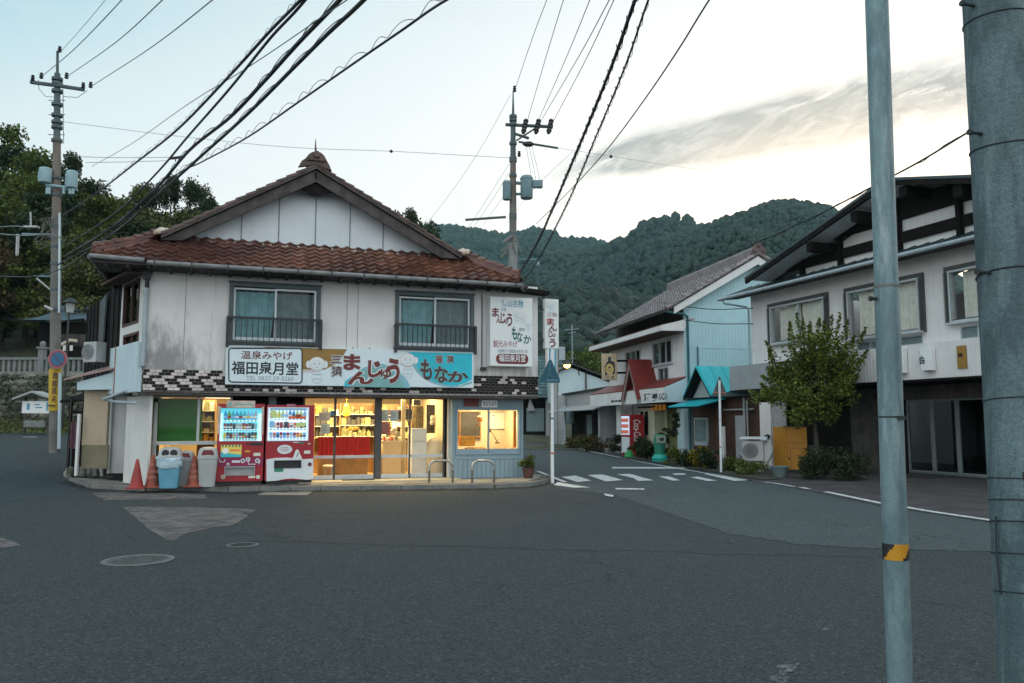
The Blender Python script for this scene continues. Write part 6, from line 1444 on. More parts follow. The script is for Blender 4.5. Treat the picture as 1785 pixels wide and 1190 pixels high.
# ground floor
mb = MB(); RLx = RL_F
dz0, dz1 = .03, 2.16; a0 = RLx.uz(1583, 760)[0]; am = RLx.uz(1627, 760)[0]; ab = RLx.uz(1671, 760)[0]; ae = ab+2.2
wall_holes(mb, RLx, -5.6, 7, 0, 2.6, 0, [(a0, ae, dz0, dz1)], .1); mb.build('ground_wall', G['dark_wood'], INN)
mb = MB(); u = RLx.uz(1540, 780)[0]; mb.box(RLx, u-1.2, u-.05, 0, 2.55, .02, .10); mb.build('side_panel', G['old_wood'], INN)
mb = MB(); mb.box(RLx, a0-.3, ae+.3, dz1+.0, 2.56, .02, .14); mb.build('door_lintel', G['old_wood'], INN)
for u0_, u1_ in ((a0, am), (am, ab), (ab, ab+1.1), (ab+1.1, ae)):
    mb = MB(); strip_frame(mb, RLx, u0_+.005, u1_-.005, dz0, dz1, .055, -.03, .03); mb.box(RLx, u0_, u1_, dz0, dz0+.1, -.03, .03); dr = mb.build('door', mat('door_alu', (.20, .225, .225), .5, .1, 5, metal=.2) if 'door_alu' not in MATS else G['door_alu'], INN)
    mb = MB(); mb.face([RLx.pt(u0_, dz0, 0), RLx.pt(u1_, dz0, 0), RLx.pt(u1_, dz1, 0), RLx.pt(u0_, dz1, 0)]); mb.build('pane', g_dark, dr, fix=False)
    if u0_ in (a0, am):
        mb = MB(); h = u1_-.16 if u0_ == a0 else u0_+.06; mb.box(RLx, h, h+.1, 1.07, 1.10, .03, .08); mb.build('handle', G['steel'], dr)
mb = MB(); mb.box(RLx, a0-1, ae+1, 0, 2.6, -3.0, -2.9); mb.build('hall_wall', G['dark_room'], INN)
mb = MB(); a = [ground(*p) for p in ((1588, 830), (1650, 830), (1664, 826), (1600, 823))]; q = RLx.rect(1586, 822, 1640, 834)
mb.box(RLx, a0+.1, ab, .02, .035, .25, 1.25); tagp(mb.build('doormat', G['mat_dark']), 'long dark mat before the glass doors of the inn', 'doormat')
# ---------------- yellow shed doors, steps, corner wall, hose, air conditioner
yb = ground(1408, 826); YF = P(yb.x, yb.y, -20); YF = P(*ground(1383, 824)[:2], -24)
q0, q1 = YF.uz(1372, 780), YF.uz(1407, 780); z0, z1 = .10, YF.uz(1400, 744)[1]
YS = P(*YF.pt(q0[0], 0)[:2], -62); zu = YS.uz(1348, 780)[0]
t = thing('shed_door', YF.pt(q0[0], .1, 0), 'ochre yellow double shed door beside the leafy tree', 'door')
mb = MB(); mb.box(YS, zu, 0, z0, z1, -.04, 0); mb.build('side_leaf', G['ochre_door'], t, bevel=.006)
mb = MB(); mb.box(YF, q0[0]+.01, q1[0], z0, z1, -.04, 0); mb.build('front_leaf', G['ochre_door'], t, bevel=.006)
mb = MB(); zm = z0+(z1-z0)*.62; mb.box(YF, q0[0]+.02, q1[0]-.03, zm, zm+.012, .0, .004); mb.box(YF, q0[0]+.08, q1[0]-.03, zm-.16, zm-.15, 0, .004); mb.box(YF, q0[0]+.09, q0[0]+.10, z0, zm-.15, 0, .004); mb.box(YF, q0[0]+.03, q0[0]+.07, zm-.5, zm-.42, .001, .03); mb.build('door_joint', G['ink_brown'], t)
mb = MB(); mb.box(YF, q0[0]-.1, q1[0]+.08, z1, z1+.03, -.2, .05); mb.build('cap', G['old_wood'], t)
mb = MB()
for k in range(6): mb.box(YF, q1[0]+.02, q1[0]+.42-.02*k, .05+k*.13, .05+k*.13+.115, -.5+.0, -.1)
tagp(mb.build('timber_steps', G['old_wood'], bevel=.012), 'low stack of weathered boards right of the yellow door', 'board stack')
cw = at(1334, 780, 26.3); CW = P(cw.x, cw.y, -30); a = CW.rect(1325, 701, 1344, 806); bq = CW.uz(1371, 760)[0]
t = thing('corner_wall', CW.pt(a[0], 0, 0), 'pale plaster corner wall left of the yellow door', 'wall')
mb = MB(); mb.box(CW, a[0], a[1], .02, a[3], -.12, 0); mb.build('pale_face', G['white_wall'], t); mb = MB(); mb.box(CW, a[1]+.002, bq, .02, a[3]+.02, -.12, -.03); mb.build('grey_face', G['grime_wall'], t)
mb = MB(); pts = [at(x, y, 25.6) for x, y in ((1345, 722), (1347, 745), (1349, 765), (1347, 785), (1341, 800), (1336, 806))]; mb.tube(bezier(pts, 6), .035, 7); tagp(mb.build('hose', G['light_plastic'], smooth=60), 'pale hose hanging down from the corner wall beside the yellow door', 'hose')
ac = ground(1310, 826); AC = P(ac.x, ac.y+1.0, -22)
q = AC.rect(1296, 781, 1322, 815)
t = air_con('air_conditioner', AC, q[0], .35, .62, .60, .34, 'white air conditioner unit with a lid among shrubs left of the yellow door')
mb = MB(); mb.hexa([AC.pt(q[0]-.06, 1.04, -.06), AC.pt(q[0]+.72, 1.04, -.06), AC.pt(q[0]+.72, 1.0, .42), AC.pt(q[0]-.06, 1.0, .42), AC.pt(q[0]-.06, 1.07, -.06), AC.pt(q[0]+.72, 1.07, -.06), AC.pt(q[0]+.72, 1.03, .42), AC.pt(q[0]-.06, 1.03, .42)]); mb.build('lid', G['white_paint'], t)
mb = MB(); mb.box(AC, q[0]+.03, q[0]+.6, 0, .33, 0, .3); mb.build('stand', G['concrete'], t)
# leafy street tree with upright shoots
def street_tree():
    b = ground(1428, 833); b.y += .9; rng = np.random.default_rng(5); t = thing('street_tree', b, 'leafy green tree with upright shoots before the white inn', 'tree')
    Yt = b.y; S = Yt/F
    bl = []
    for px, py, r in ((1418, 640, 50), (1385, 660, 42), (1455, 650, 40), (1370, 690, 34), (1420, 700, 44), (1465, 690, 32), (1400, 610, 38), (1440, 608, 36), (1478, 630, 28), (1360, 650, 26), (1350, 690, 20), (1395, 722, 26), (1440, 722, 26), (1490, 655, 18)):
        p = at(px, py, Yt+rng.uniform(-.7, .7)); bl.append((p.x, p.y, p.z, r*S))
    bl += [(b_[0]+rng.normal()*b_[3]*.8, b_[1]+rng.normal()*b_[3]*.8, b_[2]+rng.normal()*b_[3]*.6, b_[3]*.42) for b_ in list(bl) for _k in range(3)]
    pts = [blob_pts(bl, 6500, rng, .1)]
    core = np.array(at(1420, 700, Yt))
    for k in range(150):
        b_ = bl[int(rng.integers(len(bl)))]; d = rng.normal(size=3); d /= np.linalg.norm(d); d[2] = abs(d[2])*.8-.15; e = np.array(b_[:3])+d*b_[3]*1.02; s0 = core+(e-core)*rng.uniform(.45, .7); f = rng.uniform(0, 1, (85, 1)); c_ = s0+(e-s0)*f; c_[:, 2:3] += .12*f*f; pts.append(c_+rng.normal(size=(85, 3))*.055*(1.25-f))
    for (x0, y0, x1, y1) in ((1395, 600, 1389, 547), (1408, 600, 1412, 560), (1425, 600, 1428, 555), (1445, 600, 1451, 548), (1455, 605, 1464, 546), (1380, 610, 1376, 560), (1475, 620, 1490, 585), (1490, 610, 1510, 570), (1360, 640, 1333, 593), (1352, 670, 1327, 655), (1350, 690, 1325, 668), (1400, 600, 1400, 552), (1486, 640, 1512, 610), (1345, 640, 1340, 610), (1440, 600, 1436, 560), (1470, 600, 1478, 556)):
        a, e = at(x0, y0, Yt+rng.uniform(-.6, .6)), at(x1, y1, Yt+rng.uniform(-.6, .6)); n = 120
        f = rng.uniform(0, 1, (n, 1)); pts.append(np.array(a)+(np.array(e)-np.array(a))*f+rng.normal(size=(n, 3))*.075*(1.15-f))
    leaf_cloud('crown', LM['olive'], np.concatenate(pts), .092, t, 5, .4, 1.5)
    mb = MB(); mb.tube([b, at(1424, 780, Yt), at(1418, 720, Yt)], .09, 9, r1=.05)
    for px, py in ((1385, 650), (1455, 640), (1400, 590), (1440, 590), (1365, 680), (1475, 670)): mb.tube([at(1420, 735, Yt), at((1420+px)/2, (720+py)/2, Yt), at(px, py, Yt)], .035, 6, r1=.008)
    mb.build('trunk', G['bark'], t, smooth=60)
street_tree()
for px, py, r, h, kind, lab, sd in ((1452, 838, .6, .85, 'dark', 'broad dark green bush under the street tree before the inn', 21), (1492, 840, .45, .7, 'dark', 'dark green bush nearest the slim steel post', 22), (1425, 838, .4, .6, 'dark', 'low dark bush at the foot of the street tree', 23), (1356, 818, .2, 1.3, 'deep', 'dark upright shrub behind the white hose', 24), (1280, 824, .42, .42, 'mid', 'low green shrub before the white air conditioner unit', 25), (1312, 829, .36, .42, 'fresh', 'low shrub right of the air conditioner unit at the road edge', 26)):
    p = ground(px, py); shrub((p.x, p.y+.5, .01), r, h, kind, int(3400*r), .08, lab, seed=sd)
p = ground(1366, 834); t = thing('flower_pot', (p.x, p.y+.3, .015), 'grey green plastic pot below the hose by the yellow door', 'pot'); mb = MB(); mb.lathe((p.x, p.y+.3, .015), [(.16, 0), (.24, .26), (.26, .27), (.26, .3), (.22, .29)], 14); mb.build('body', mat('pot_grey', (.12, .17, .17), .6), t, smooth=40)
p = ground(1289, 823); mb = MB(); mb.ell((p.x, p.y+.1, .07), (.1, .1, .1), 0, 9, 6, .1); tagp(mb.build('white_stone', G['white_paint'], smooth=60), 'small round white stone at the road edge left of the sign pole', 'stone')
# back of a triangular road sign
b = ground(1257, 824.5); t = thing('triangle_sign', b, 'white pole carrying a triangular road sign seen from behind, beside the turquoise roof', 'road sign'); tp = at(1254, 663, b.y)
mb = MB(); mb.tube([b, tp], .038, 10); mb.build('pole', G['white_paint'], t, smooth=40)
SP = P(b.x, b.y+.06, 4); tri = [SP.uz(*p) for p in ((1241, 690), (1253.5, 655.5), (1254.5, 655.5), (1268, 689.5))]; mb = MB(); mb.prism(SP, tri, -.004, .004); mb.build('plate', mat('sign_back', (.085, .095, .095), .6, .15, 4), t)
mb = MB(); mb.box(SP, tri[0][0]+.05, tri[3][0]-.05, tri[0][1]+.08, tri[0][1]+.12, .005, .02); a = at(1255.5, 779, b.y); mb.tube([a-Vector((0, 0, .02)), a+Vector((0, 0, .02))], .043, 10); a = at(1254.5, 731, b.y); mb.tube([a-Vector((0, 0, .01)), a+Vector((0, 0, .01))], .042, 10); mb.build('clamp', G['cone_band'], t)
# ================================================================ LOW HOUSE WITH TURQUOISE PORCH
TW = P(7.07+.15, 32.5, -70)          # street plane, u from the white house (0) towards the inn
T = thing('porch_house', TW.pt(2, 0, 0), 'low dark wooden house with turquoise tin porch roofs', 'house')
mb = MB(); mb.box(TW, .1, 4.4, 0, 2.45, -5, -.1); mb.build('wall', G['brown_wood'], T)
mb = MB(); mb.box(TW, -.1, 4.8, 2.45, 2.62, -5.2, .25); mb.build('flat_roof', G['dark_roof'], T)
TP = TW.off(.55); a, b_, c = TP.uz(1194, 689), TP.uz(1217, 640), TP.uz(1240, 690)
hw_ = (c[0]-a[0])/2; cx = b_[0]; zt = b_[1]; ze = (a[1]+c[1])/2
for s in (-1, 1):
    mb = MB(); mb.prism(TP, [(cx, zt), (cx+s*hw_*1.05, ze-.05), (cx+s*hw_*1.05, ze-.0), (cx, zt+.055)], -2.2, .12)
    for k in range(5): d = .06-.55*k; mb.prism(TP, [(cx, zt+.05), (cx+s*hw_*1.05, ze), (cx+s*hw_*1.05, ze+.035), (cx, zt+.085)], d-.03, d)
    mb.build('porch_roof', G['turq_roof'], T)
    mb = MB(); mb.prism(TP, [(cx, zt-.012), (cx+s*hw_*1.03, ze-.07), (cx+s*hw_*1.03, ze-.055), (cx, zt-.002)], -2.2, .06); mb.build('porch_soffit', G['dark_wood'], T)
mb = MB(); mb.prism(TP, [(cx-hw_*.88, ze-.06), (cx+hw_*.88, ze-.06), (cx, zt-.22)], -.30, -.26); mb.build('gable_panel', G['grime_wall'], T)
mb = MB(); mb.prism(TP, [(cx-hw_*1.05, ze-.15), (cx, zt-.12), (cx, zt), (cx-hw_*1.05, ze-.03)], .04, .1); mb.prism(TP, [(cx+hw_*1.05, ze-.15), (cx, zt-.12), (cx, zt), (cx+hw_*1.05, ze-.03)], .04, .1); mb.build('barge_board', G['dark_wood'], T)
AW = TW.off(.1); q = AW.rect(1196, 690, 1238, 704)
mb = MB(); u0, u1 = cx-hw_*1.15, cx+hw_*1.2; zq = ze-.12
mb.hexa([TW.pt(u0, zq-.32, 1.3), TW.pt(u1, zq-.32, 1.3), TW.pt(u1, zq-.03, .1), TW.pt(u0, zq-.03, .1), TW.pt(u0, zq-.28, 1.3), TW.pt(u1, zq-.28, 1.3), TW.pt(u1, zq+.01, .1), TW.pt(u0, zq+.01, .1)]); mb.build('awning', G['turq_roof'], T)
mb = MB(); mb.hexa([TW.pt(u0, zq-.38, 1.28), TW.pt(u1, zq-.38, 1.28), TW.pt(u1, zq-.09, .1), TW.pt(u0, zq-.09, .1), TW.pt(u0, zq-.34, 1.28), TW.pt(u1, zq-.34, 1.28), TW.pt(u1, zq-.05, .1), TW.pt(u0, zq-.05, .1)]); mb.build('awning_frame', G['dark_wood'], T)
wq = TW.rect(1209, 728, 1232, 772); mb = MB(); strip_frame(mb, TW, wq[0], wq[1], wq[2]-.1, wq[3], .06, -.12, -.02); mb.box(TW, wq[0], wq[1], wq[2]-.1, wq[2]+.06, -.11, -.015); wf = mb.build('window', G['aluminium'], T); mb = MB(); mb.box(TW, wq[0]+.03, wq[1]-.03, wq[2], wq[3]-.03, -.11, -.06); mb.build('pane', G['curtain_grey'], wf)
mb = MB(); q = TW.rect(1236, 700, 1248, 800)
for k in range(5): mb.box(TW, 1.75+k*.09, 1.82+k*.09, 0, 2.3, -.1, -.06)
mb.build('board_wall', mat('red_brown_boards', (.17, .075, .05), .75, .2, 3, streak=.2), T)
mb = MB(); mb.box(TW, 2.1, 2.22, 0, 2.4, -.05, .1); mb.build('corner_board', G['brown_wood'], T)
mb = MB(); mb.box(TW, 3.1, 3.62, 0, 1.75, .0, .04); mb.build('tin_panel', G['grey_siding'], T)
mb = MB(); mb.tube([TW.pt(3.75, 0, .1), TW.pt(3.75, 2.4, .1)], .05, 8); mb.tube([TW.pt(3.95, .1, .12), TW.pt(3.95, 2.3, .12)], .03, 6); mb.box(TW, 2.4, 4.2, 1.95, 2.0, .0, .06); mb.build('drain_pipe', G['grime_wall'], T)
mb = MB(); mb.box(TW, 2.62, 2.78, 0, 1.35, .25, .33); tagp(mb.build('white_post', G['white_siding']), 'short white gate post left of the air conditioner unit', 'post')
# ================================================================ WHITE AND TEAL HOUSE
W0 = Vector((7.07, 32.5)); wd = Vector((-.208, .978)); WL = 9.4
WF = P(W0.x+wd.x*WL, W0.y+wd.y*WL, -78); WG = P(W0.x, W0.y, 12)
H2 = thing('teal_house', WF.pt(WL/2, 0, 0), 'tall house with pale teal metal gable and white street front', 'house')
EZ2 = 6.45; wins = [WF.rect(1139, 596, 1172, 633), WF.rect(1149, 641, 1166, 665), WF.rect(1092, 612, 1117, 642)]
mb = MB(); wall_holes(mb, WF, 0, WL, 2.5, 5.6, 0, wins, .12); mb.build('street_wall', G['white_wall'], H2)
mb = MB(); mb.box(WF, 0, WL-.3, 5.5, EZ2, -.5, -.35); mb.build('upper_wall', G['old_wood'], H2)
for q, nb in zip(wins, (3, 2, 3)):
    mb = MB(); strip_frame(mb, WF, q[0]-.05, q[1]+.05, q[2]-.06, q[3]+.04, .07, -.06, .05)
    for k in range(1, nb): u = q[0]+(q[1]-q[0])*k/nb; mb.box(WF, u-.03, u+.03, q[2], q[3], -.06, .02)
    mb.box(WF, q[0]-.1, q[1]+.1, q[2]-.1, q[2]-.05, 0, .1); f = mb.build('window', G['aluminium'], H2)
    mb = MB(); mb.face([WF.pt(q[0], q[2], -.03), WF.pt(q[1], q[2], -.03), WF.pt(q[1], q[3], -.03), WF.pt(q[0], q[3], -.03)]); mb.build('pane', g_dark, f, fix=False)
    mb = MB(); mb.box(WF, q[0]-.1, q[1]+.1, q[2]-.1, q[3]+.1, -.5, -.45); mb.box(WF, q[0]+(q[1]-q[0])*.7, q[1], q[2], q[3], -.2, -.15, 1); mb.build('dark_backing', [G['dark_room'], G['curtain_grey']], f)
# teal gable end with ridge seen beyond
GWd = 6.4; apx = GWd/2; az_ = 8.5
mb = MB(); mb.prism(WG, [(0, 0), (GWd, 0), (GWd, EZ2), (apx, az_-.15), (0, EZ2)], -.12, 0)
for k in range(44): u = .07+k*.147; zt_ = EZ2+(az_-.15-EZ2)*(1-abs(u-apx)/apx); mb.box(WG, u-.007, u+.007, 0, zt_-.02, .0, .012)
mb.box(WG, 0, GWd, WG.uz(1250, 607)[1], WG.uz(1250, 607)[1]+.02, 0, .018)
mb.build('gable_wall', G['teal_metal'], H2)
def wp(s, back, z, over=0): return WG.pt(s, z, -back)
mb = MB(); lo, hi = wp(-.95, -.45, EZ2-.42), wp(apx, -.45, az_); vv = hi-lo; uvd = wp(0, 1, 0)-wp(0, 0, 0)
tile_field(mb, wp(-.95, -.45, EZ2-.42), uvd, vv, int((WL-.1)/.27), int(vv.length/.26), lambda u, v: True, ns=4, amp=.04)
lo2 = wp(GWd+.95, -.45, EZ2-.42); v2 = hi-lo2; tile_field(mb, lo2, uvd, v2, int((WL-.1)/.27), int(v2.length/.26), lambda u, v: True, ns=4, amp=.04)
mb.build('roof_tiles', G['grey_tile'], H2, smooth=50, fix=False)
mb = MB()
for s0 in (-.95, GWd+.95): mb.hexa([wp(s0, -.42, EZ2-.50), wp(s0, WL-.5, EZ2-.50), wp(apx, WL-.5, az_-.10), wp(apx, -.42, az_-.10), wp(s0, -.42, EZ2-.43), wp(s0, WL-.5, EZ2-.43), wp(apx, WL-.5, az_-.02), wp(apx, -.42, az_-.02)])
mb.build('roof_deck', G['old_wood'], H2)
for s0 in (-.6, GWd+.6):
    mb = MB(); k = .35/(apx+.95)*(az_-EZ2+.42); mb.prism(WG, [(s0, EZ2-.42+k-.36), (apx, az_-.42), (apx, az_-.08), (s0, EZ2-.42+k-.06)], .36, .42); mb.build('barge_board', G['white_siding'], H2)
mb = MB(); mb.box(WG, apx-.14, apx+.14, az_-.02, az_+.22, -WL+.5, .42); mb.tube([wp(apx, -.42, az_+.26), wp(apx, WL-.5, az_+.26)], .12, 8)
for k in range(16): mb.tube([wp(-.95+(apx+.95)*k/16, -.42, EZ2-.33+(az_-EZ2+.42)*k/16), wp(-.95+(apx+.95)*(k+1.1)/16, -.42, EZ2-.38+(az_-EZ2+.42)*(k+1.1)/16)], .09, 7)
for k in range(16): mb.tube([wp(GWd+.95-(apx+.95)*k/16, -.42, EZ2-.33+(az_-EZ2+.42)*k/16), wp(GWd+.95-(apx+.95)*(k+1.1)/16, -.42, EZ2-.38+(az_-EZ2+.42)*(k+1.1)/16)], .09, 7)
mb.build('ridge', G['grey_tile'], H2, smooth=50)
mb = MB(); mb.prism(WG, [(apx-.34, az_+.0), (apx-.2, az_+.3), (apx, az_+.52), (apx+.2, az_+.3), (apx+.34, az_+.0)], .38, .5)
for s in (-.2, 0, .2): mb.ell(WG.pt(apx+s, az_+.12+(.25 if s == 0 else 0), .5), (.1, .06, .1), 0, 8, 5, .2)
mb.build('ridge_ornament', mat('ridge_brown', (.10, .06, .055), .6, .3, 6), H2)
# pent roof between the storeys
mb = MB(); mb.hexa([WF.pt(-.3, 5.42, 1.0), WF.pt(WL+.02, 5.42, 1.0), WF.pt(WL+.02, 5.72, -.45), WF.pt(-.3, 5.72, -.45), WF.pt(-.3, 5.47, 1.0), WF.pt(WL+.02, 5.47, 1.0), WF.pt(WL+.02, 5.78, -.45), WF.pt(-.3, 5.78, -.45)]); mb.build('mid_roof', G['pink_roof'], H2)
mb = MB(); mb.box(WF, -.32, WL+.03, 5.23, 5.43, .97, 1.02); mb.prism(P(WF.pt(WL+.035, 0, 0).x, WF.pt(WL+.035, 0, 0).y, -78+90), [(-1.0, 5.23), (.0, 5.23), (.15, 5.75), (-1.0, 5.44)], -.02, .02); mb.build('mid_fascia', G['white_wall'], H2)
mb = MB(); mb.box(WF, -.3, WL, 5.19, 5.23, .0, .98); mb.build('mid_soffit', G['brown_wood'], H2)
mb = MB(); mb.tube([WG.pt(-.9, EZ2-.48, .35), WG.pt(-.1, EZ2-.55, .25), WG.pt(.12, EZ2-.62, .08), WG.pt(.12, .2, .08)], .05, 8); mb.tube([WG.pt(.55, 4.6, .06), WG.pt(.55, 3.1, .06)], .03, 6); mb.build('drain_pipe', G['teal_pipe'], H2, smooth=50)
# lower pent roof with shop fascia and red A-frame gable
ff = WF.off(.9); z0_, z1_ = ff.uz(1175, 705)[1], ff.uz(1175, 688)[1]
zb0 = 2.32; zb1 = 2.92
mb = MB(); mb.hexa([WF.pt(-.4, zb1, .95), WF.pt(WL+.02, zb1, .95), WF.pt(WL+.02, zb1+.42, -.02), WF.pt(-.4, zb1+.42, -.02), WF.pt(-.4, zb1+.04, .95), WF.pt(WL+.02, zb1+.04, .95), WF.pt(WL+.02, zb1+.46, -.02), WF.pt(-.4, zb1+.46, -.02)]); mb.build('low_roof', G['red_roof'], H2)
mb = MB(); mb.box(WF, -.42, WL+.04, zb0, zb1, .86, .94); mb.build('low_fascia', G['white_wall'], H2); mb = MB(); mb.prism(P(WF.pt(WL+.045, 0, 0).x, WF.pt(WL+.045, 0, 0).y, 12), [(-.92, zb0), (.0, zb0), (.06, zb1+.40), (-.92, zb1)], -.02, .02); mb.build('low_fascia', G['pale_blue'], H2)
LFc = WF.off(.945)
for s, b in (('酒', (1122, 685.5, 1134, 699)), ('処', (1136, 685, 1148, 698.5)), ('いこい', (1149.5, 685, 1163, 697)), ('御食事', (1065, 688.5, 1084, 701))): stext(H2, LFc, 'ink_black', s, *b, .045, .004)
AFr = WF.off(1.0); pa, pl_, pr = AFr.uz(1099, 632), AFr.uz(1089, 703), AFr.uz(1115, 695)
hA = 1.05; ca = pa[0]; zA = 4.2; zE = 2.5
for s in (-1, 1):
    mb = MB(); mb.prism(AFr, [(ca, zA), (ca+s*hA, zE), (ca+s*hA, zE+.09), (ca, zA+.14)], -1.1, .1)
    mb.build('gable_roof', G['red_roof'], H2)
    mb = MB(); mb.prism(AFr, [(ca, zA-.25), (ca+s*(hA-.06), zE-.2), (ca+s*hA, zE), (ca, zA)], .02, .08); mb.build('gable_barge', mat('barge_pink', (.30, .22, .19), .7, .15) if 'barge_pink' not in MATS else G['barge_pink'], H2)
mb = MB(); mb.prism(AFr, [(ca-hA*.8, zE-.2), (ca+hA*.8, zE-.2), (ca, zA-.4)], -.3, -.26); mb.box(AFr, ca-.1, ca+.14, zE+.25, zE+.75, -.25, -.2, 1); mb.box(AFr, ca-.12, ca+.2, zE+.02, zE+.12, -.25, -.2, 1); mb.build('gable_panel', [G['white_siding'], G['ink_black']], H2)
# ground floor of the teal house
mb = MB(); mb.box(WF, 0, 1.6, 0, 2.4, -.6, -.5, 1); mb.box(WF, 2.0, WL-.6, 0, 2.35, -.6, -.5, 0); mb.build('ground_wall', [G['grime_wall'], G['dark_wood']], H2)
for u in (WF.uz(1087, 730)[0], ): mb = MB(); mb.box(WF, u-.5, u+.15, 0, 2.4, -.4, .2); mb.build('column', G['white_wall'], H2)
mb = MB(); mb.box(WF, WL-.85, WL, 0, 2.4, -.3, .02); mb.box(WF, WL-.3, WL-.02, 0, 2.4, .02, .08); mb.build('column', G['pale_blue'], H2)
mb = MB(); q = WF.rect(1124, 708, 1150, 790); bu0, bu1 = q[0], q[1]
mb.prism(WF, [(bu0, .3), (bu1, .3), (bu1, 2.15), (bu0, 2.15)], -.3, .25); bw = mb.build('bay_window', G['cream_paint'], H2, bevel=.01)
mb = MB()
for k in range(2): mb.box(WF, bu0+.12+k*.55, bu0+.50+k*.55, .95, 2.0, .252, .262)
mb.build('pane', G['dark_room'], bw)
mb = MB(); mb.box(WF, bu0-.05, bu1+.05, 2.15, 2.22, -.3, .32); mb.box(WF, bu1+.02, bu1+1.5, 2.1, 2.4, -.3, -.1); mb.build('bay_hood', G['dark_wood'], H2)
mb = MB(); mb.box(WF, bu1+.35, bu1+.42, .1, 2.1, -.2, -.1); mb.box(WF, bu1+.05, bu1+1.5, .1, 2.1, -.45, -.4, 1); mb.build('entrance', [G['cream_paint'], G['goods_olive']], H2)
emat('amber_panel', (.45, .17, .02), .25)
q = WF.rect(1144, 709, 1172, 720)
for k in range(4):
    mb = MB(); a = q[0]+(q[1]-q[0])*k/4; mb.box(WF.off(.3), a+.12, a+(q[1]-q[0])/4-.12, 2.02, 2.26, -.05, 0); mb.build('amber_lantern', G['amber_panel'], H2)
# round lantern sign with a bottle
LS = P(*at(1063, 640, 38.6)[:2], -8); q = LS.rect(1048.5, 616, 1075.5, 662)
t = thing('hanging_sign', LS.pt((q[0]+q[1])/2, q[2], 0), 'cream hanging box sign with a black sake bottle picture at the white house', 'sign')
mb = MB(); mb.box(LS, q[0], q[1], q[2], q[3], -.35, 0); mb.build('case', mat('lantern_cream', (.55, .43, .28), .6, .12, 4, streak=.25, dirt=(.32, .20, .10)), t, bevel=.02)
mb = MB(); pts = [LS.uz(*p) for p in ((1055, 655), (1054, 638), (1057, 632), (1060, 629), (1060, 622), (1065, 622), (1065, 629), (1070, 630), (1072, 635), (1072, 650), (1069, 653), (1066, 648))]; mb.face([LS.pt(u, z, .004) for u, z in pts]); mb.build('bottle', G['ink_black'], t, fix=False)
mb = MB(); c = LS.uz(1062.5, 643); mb.disc(LS, *c, .006, .20, 0, 20, .26); mb.build('label_disc', mat('label_yellow', (.62, .46, .16), .6), t); mb = MB(); mb.disc(LS, c[0], c[1]+.08, .012, .055, 0, 12); mb.tube([LS.pt(c[0]-.12, c[1]-.05, .014), LS.pt(c[0], c[1]-.10, .014), LS.pt(c[0]+.12, c[1]-.05, .014)], .012, 5); mb.build('mark', G['ink_brown'], t)
for s, b in (('酒', (1056, 655, 1062, 660)), ('処', (1065, 655, 1071, 660))): stext(t, LS, 'ink_black', s, *b, .02, .006)
mb = MB(); mb.box(LS, q[1], q[1]+.6, q[3]-.4, q[3]-.3, -.2, -.14); mb.box(LS, q[1], q[1]+.6, q[2]+.3, q[2]+.4, -.2, -.14); mb.build_each('bracket', G['dark_wood'], t)
# things in front of the teal house
VF2 = P(*ground(1100, 794)[:2], -60); 
vb = ground(1101, 796); V2 = P(vb.x, vb.y+.4, -74)
t = thing('vending_machine', V2.pt(0, 0, 0), 'far red vending machine with a lit front before the white house', 'vending machine')
s1 = V2.uz(1105, 750)[0]; sp = P(*V2.pt(0, 0, 0)[:2], 16)
mb = MB(); mb.box(V2, -.95, 0, .05, 1.85, -.7, 0); mb.build('cabinet', G['red_paint'], t, bevel=.01)
mb = MB(); mb.box(V2, -.9, -.05, .95, 1.78, .002, .01); mb.build('lit_front', emat('vm_glow_dim', (.62, .80, .95), .5), t); mb = MB()
for k in range(3):
    for j in range(6): mb.box(V2, -.85+j*.13, -.77+j*.13, 1.0+k*.26, 1.16+k*.26, .0105, .03)
mb.build('drink_row', G['can4'], t); mb = MB(); mb.box(V2, -.9, -.05, .15, .85, .002, .008); mb.build('lower_panel', G['white_paint'], t)
SV = P(*V2.pt(0, 0, 0)[:2], 16)
mb = MB(); rot = MB(); text_mb(rot, P(0, 0, 0), 'Coca-Cola', 0, .95, 0, .34, 0, 0, .01, shear=.25)
mb.add([SV.pt(.18+v[2], 1.62-v[0], .004) for v in rot.v], rot.f); mb.build('lettering', G['ink_white'], t, fix=False)
gb = ground(1152, 806); t = thing('green_postbox', gb, 'green cylindrical post with a turquoise foot and square white opening at the kerb', 'collection post')
gb = Vector((gb.x, gb.y+.25, 0)); k = gb.y/F
mb = MB(); mb.lathe(gb, [(.29, .0), (.30, .16), (.24, .24), (.19, .30)], 20); mb.build('foot', G['greenpost_foot'], t, smooth=40)
mb = MB(); mb.lathe(gb, [(.19, .28), (.22, .9), (.20, .92), (.20, 1.02), (.16, 1.04)], 20); mb.build('body', G['greenpost'], t, smooth=40)
mb = MB(); b6 = P(gb.x, gb.y, 5); mb.box(b6, -.17, .19, .72, 1.0, .10, .24); mb.build('opening_box', G['sage_box'] if 'sage_box' in MATS else mat('sage_box', (.22, .30, .24), .6), t, bevel=.01); mb = MB(); mb.ell(b6.pt(.02, .87, .24), (.10, .012, .07)); mb.build('opening', G['black_plastic'], t)
p = ground(1098, 797.5); mb = MB(); mb.lathe((p.x, p.y+.2, 0), [(.22, 0), (.20, .12), (.08, .30), (.03, .34)], 10); tagp(mb.build('green_cover', mat('bright_green', (.01, .30, .07), .6), smooth=40), 'small bright green cover at the foot of the far red vending machine', 'cover')
p = ground(1068, 789); mb = MB(); mb.box(P(p.x, p.y+.3, -10), -.35, .4, 0, .22, -.2, .2); tagp(mb.build('stone_block', G['granite'], bevel=.02), 'pale stone block at the kerb left of the far vending machine', 'stone block')
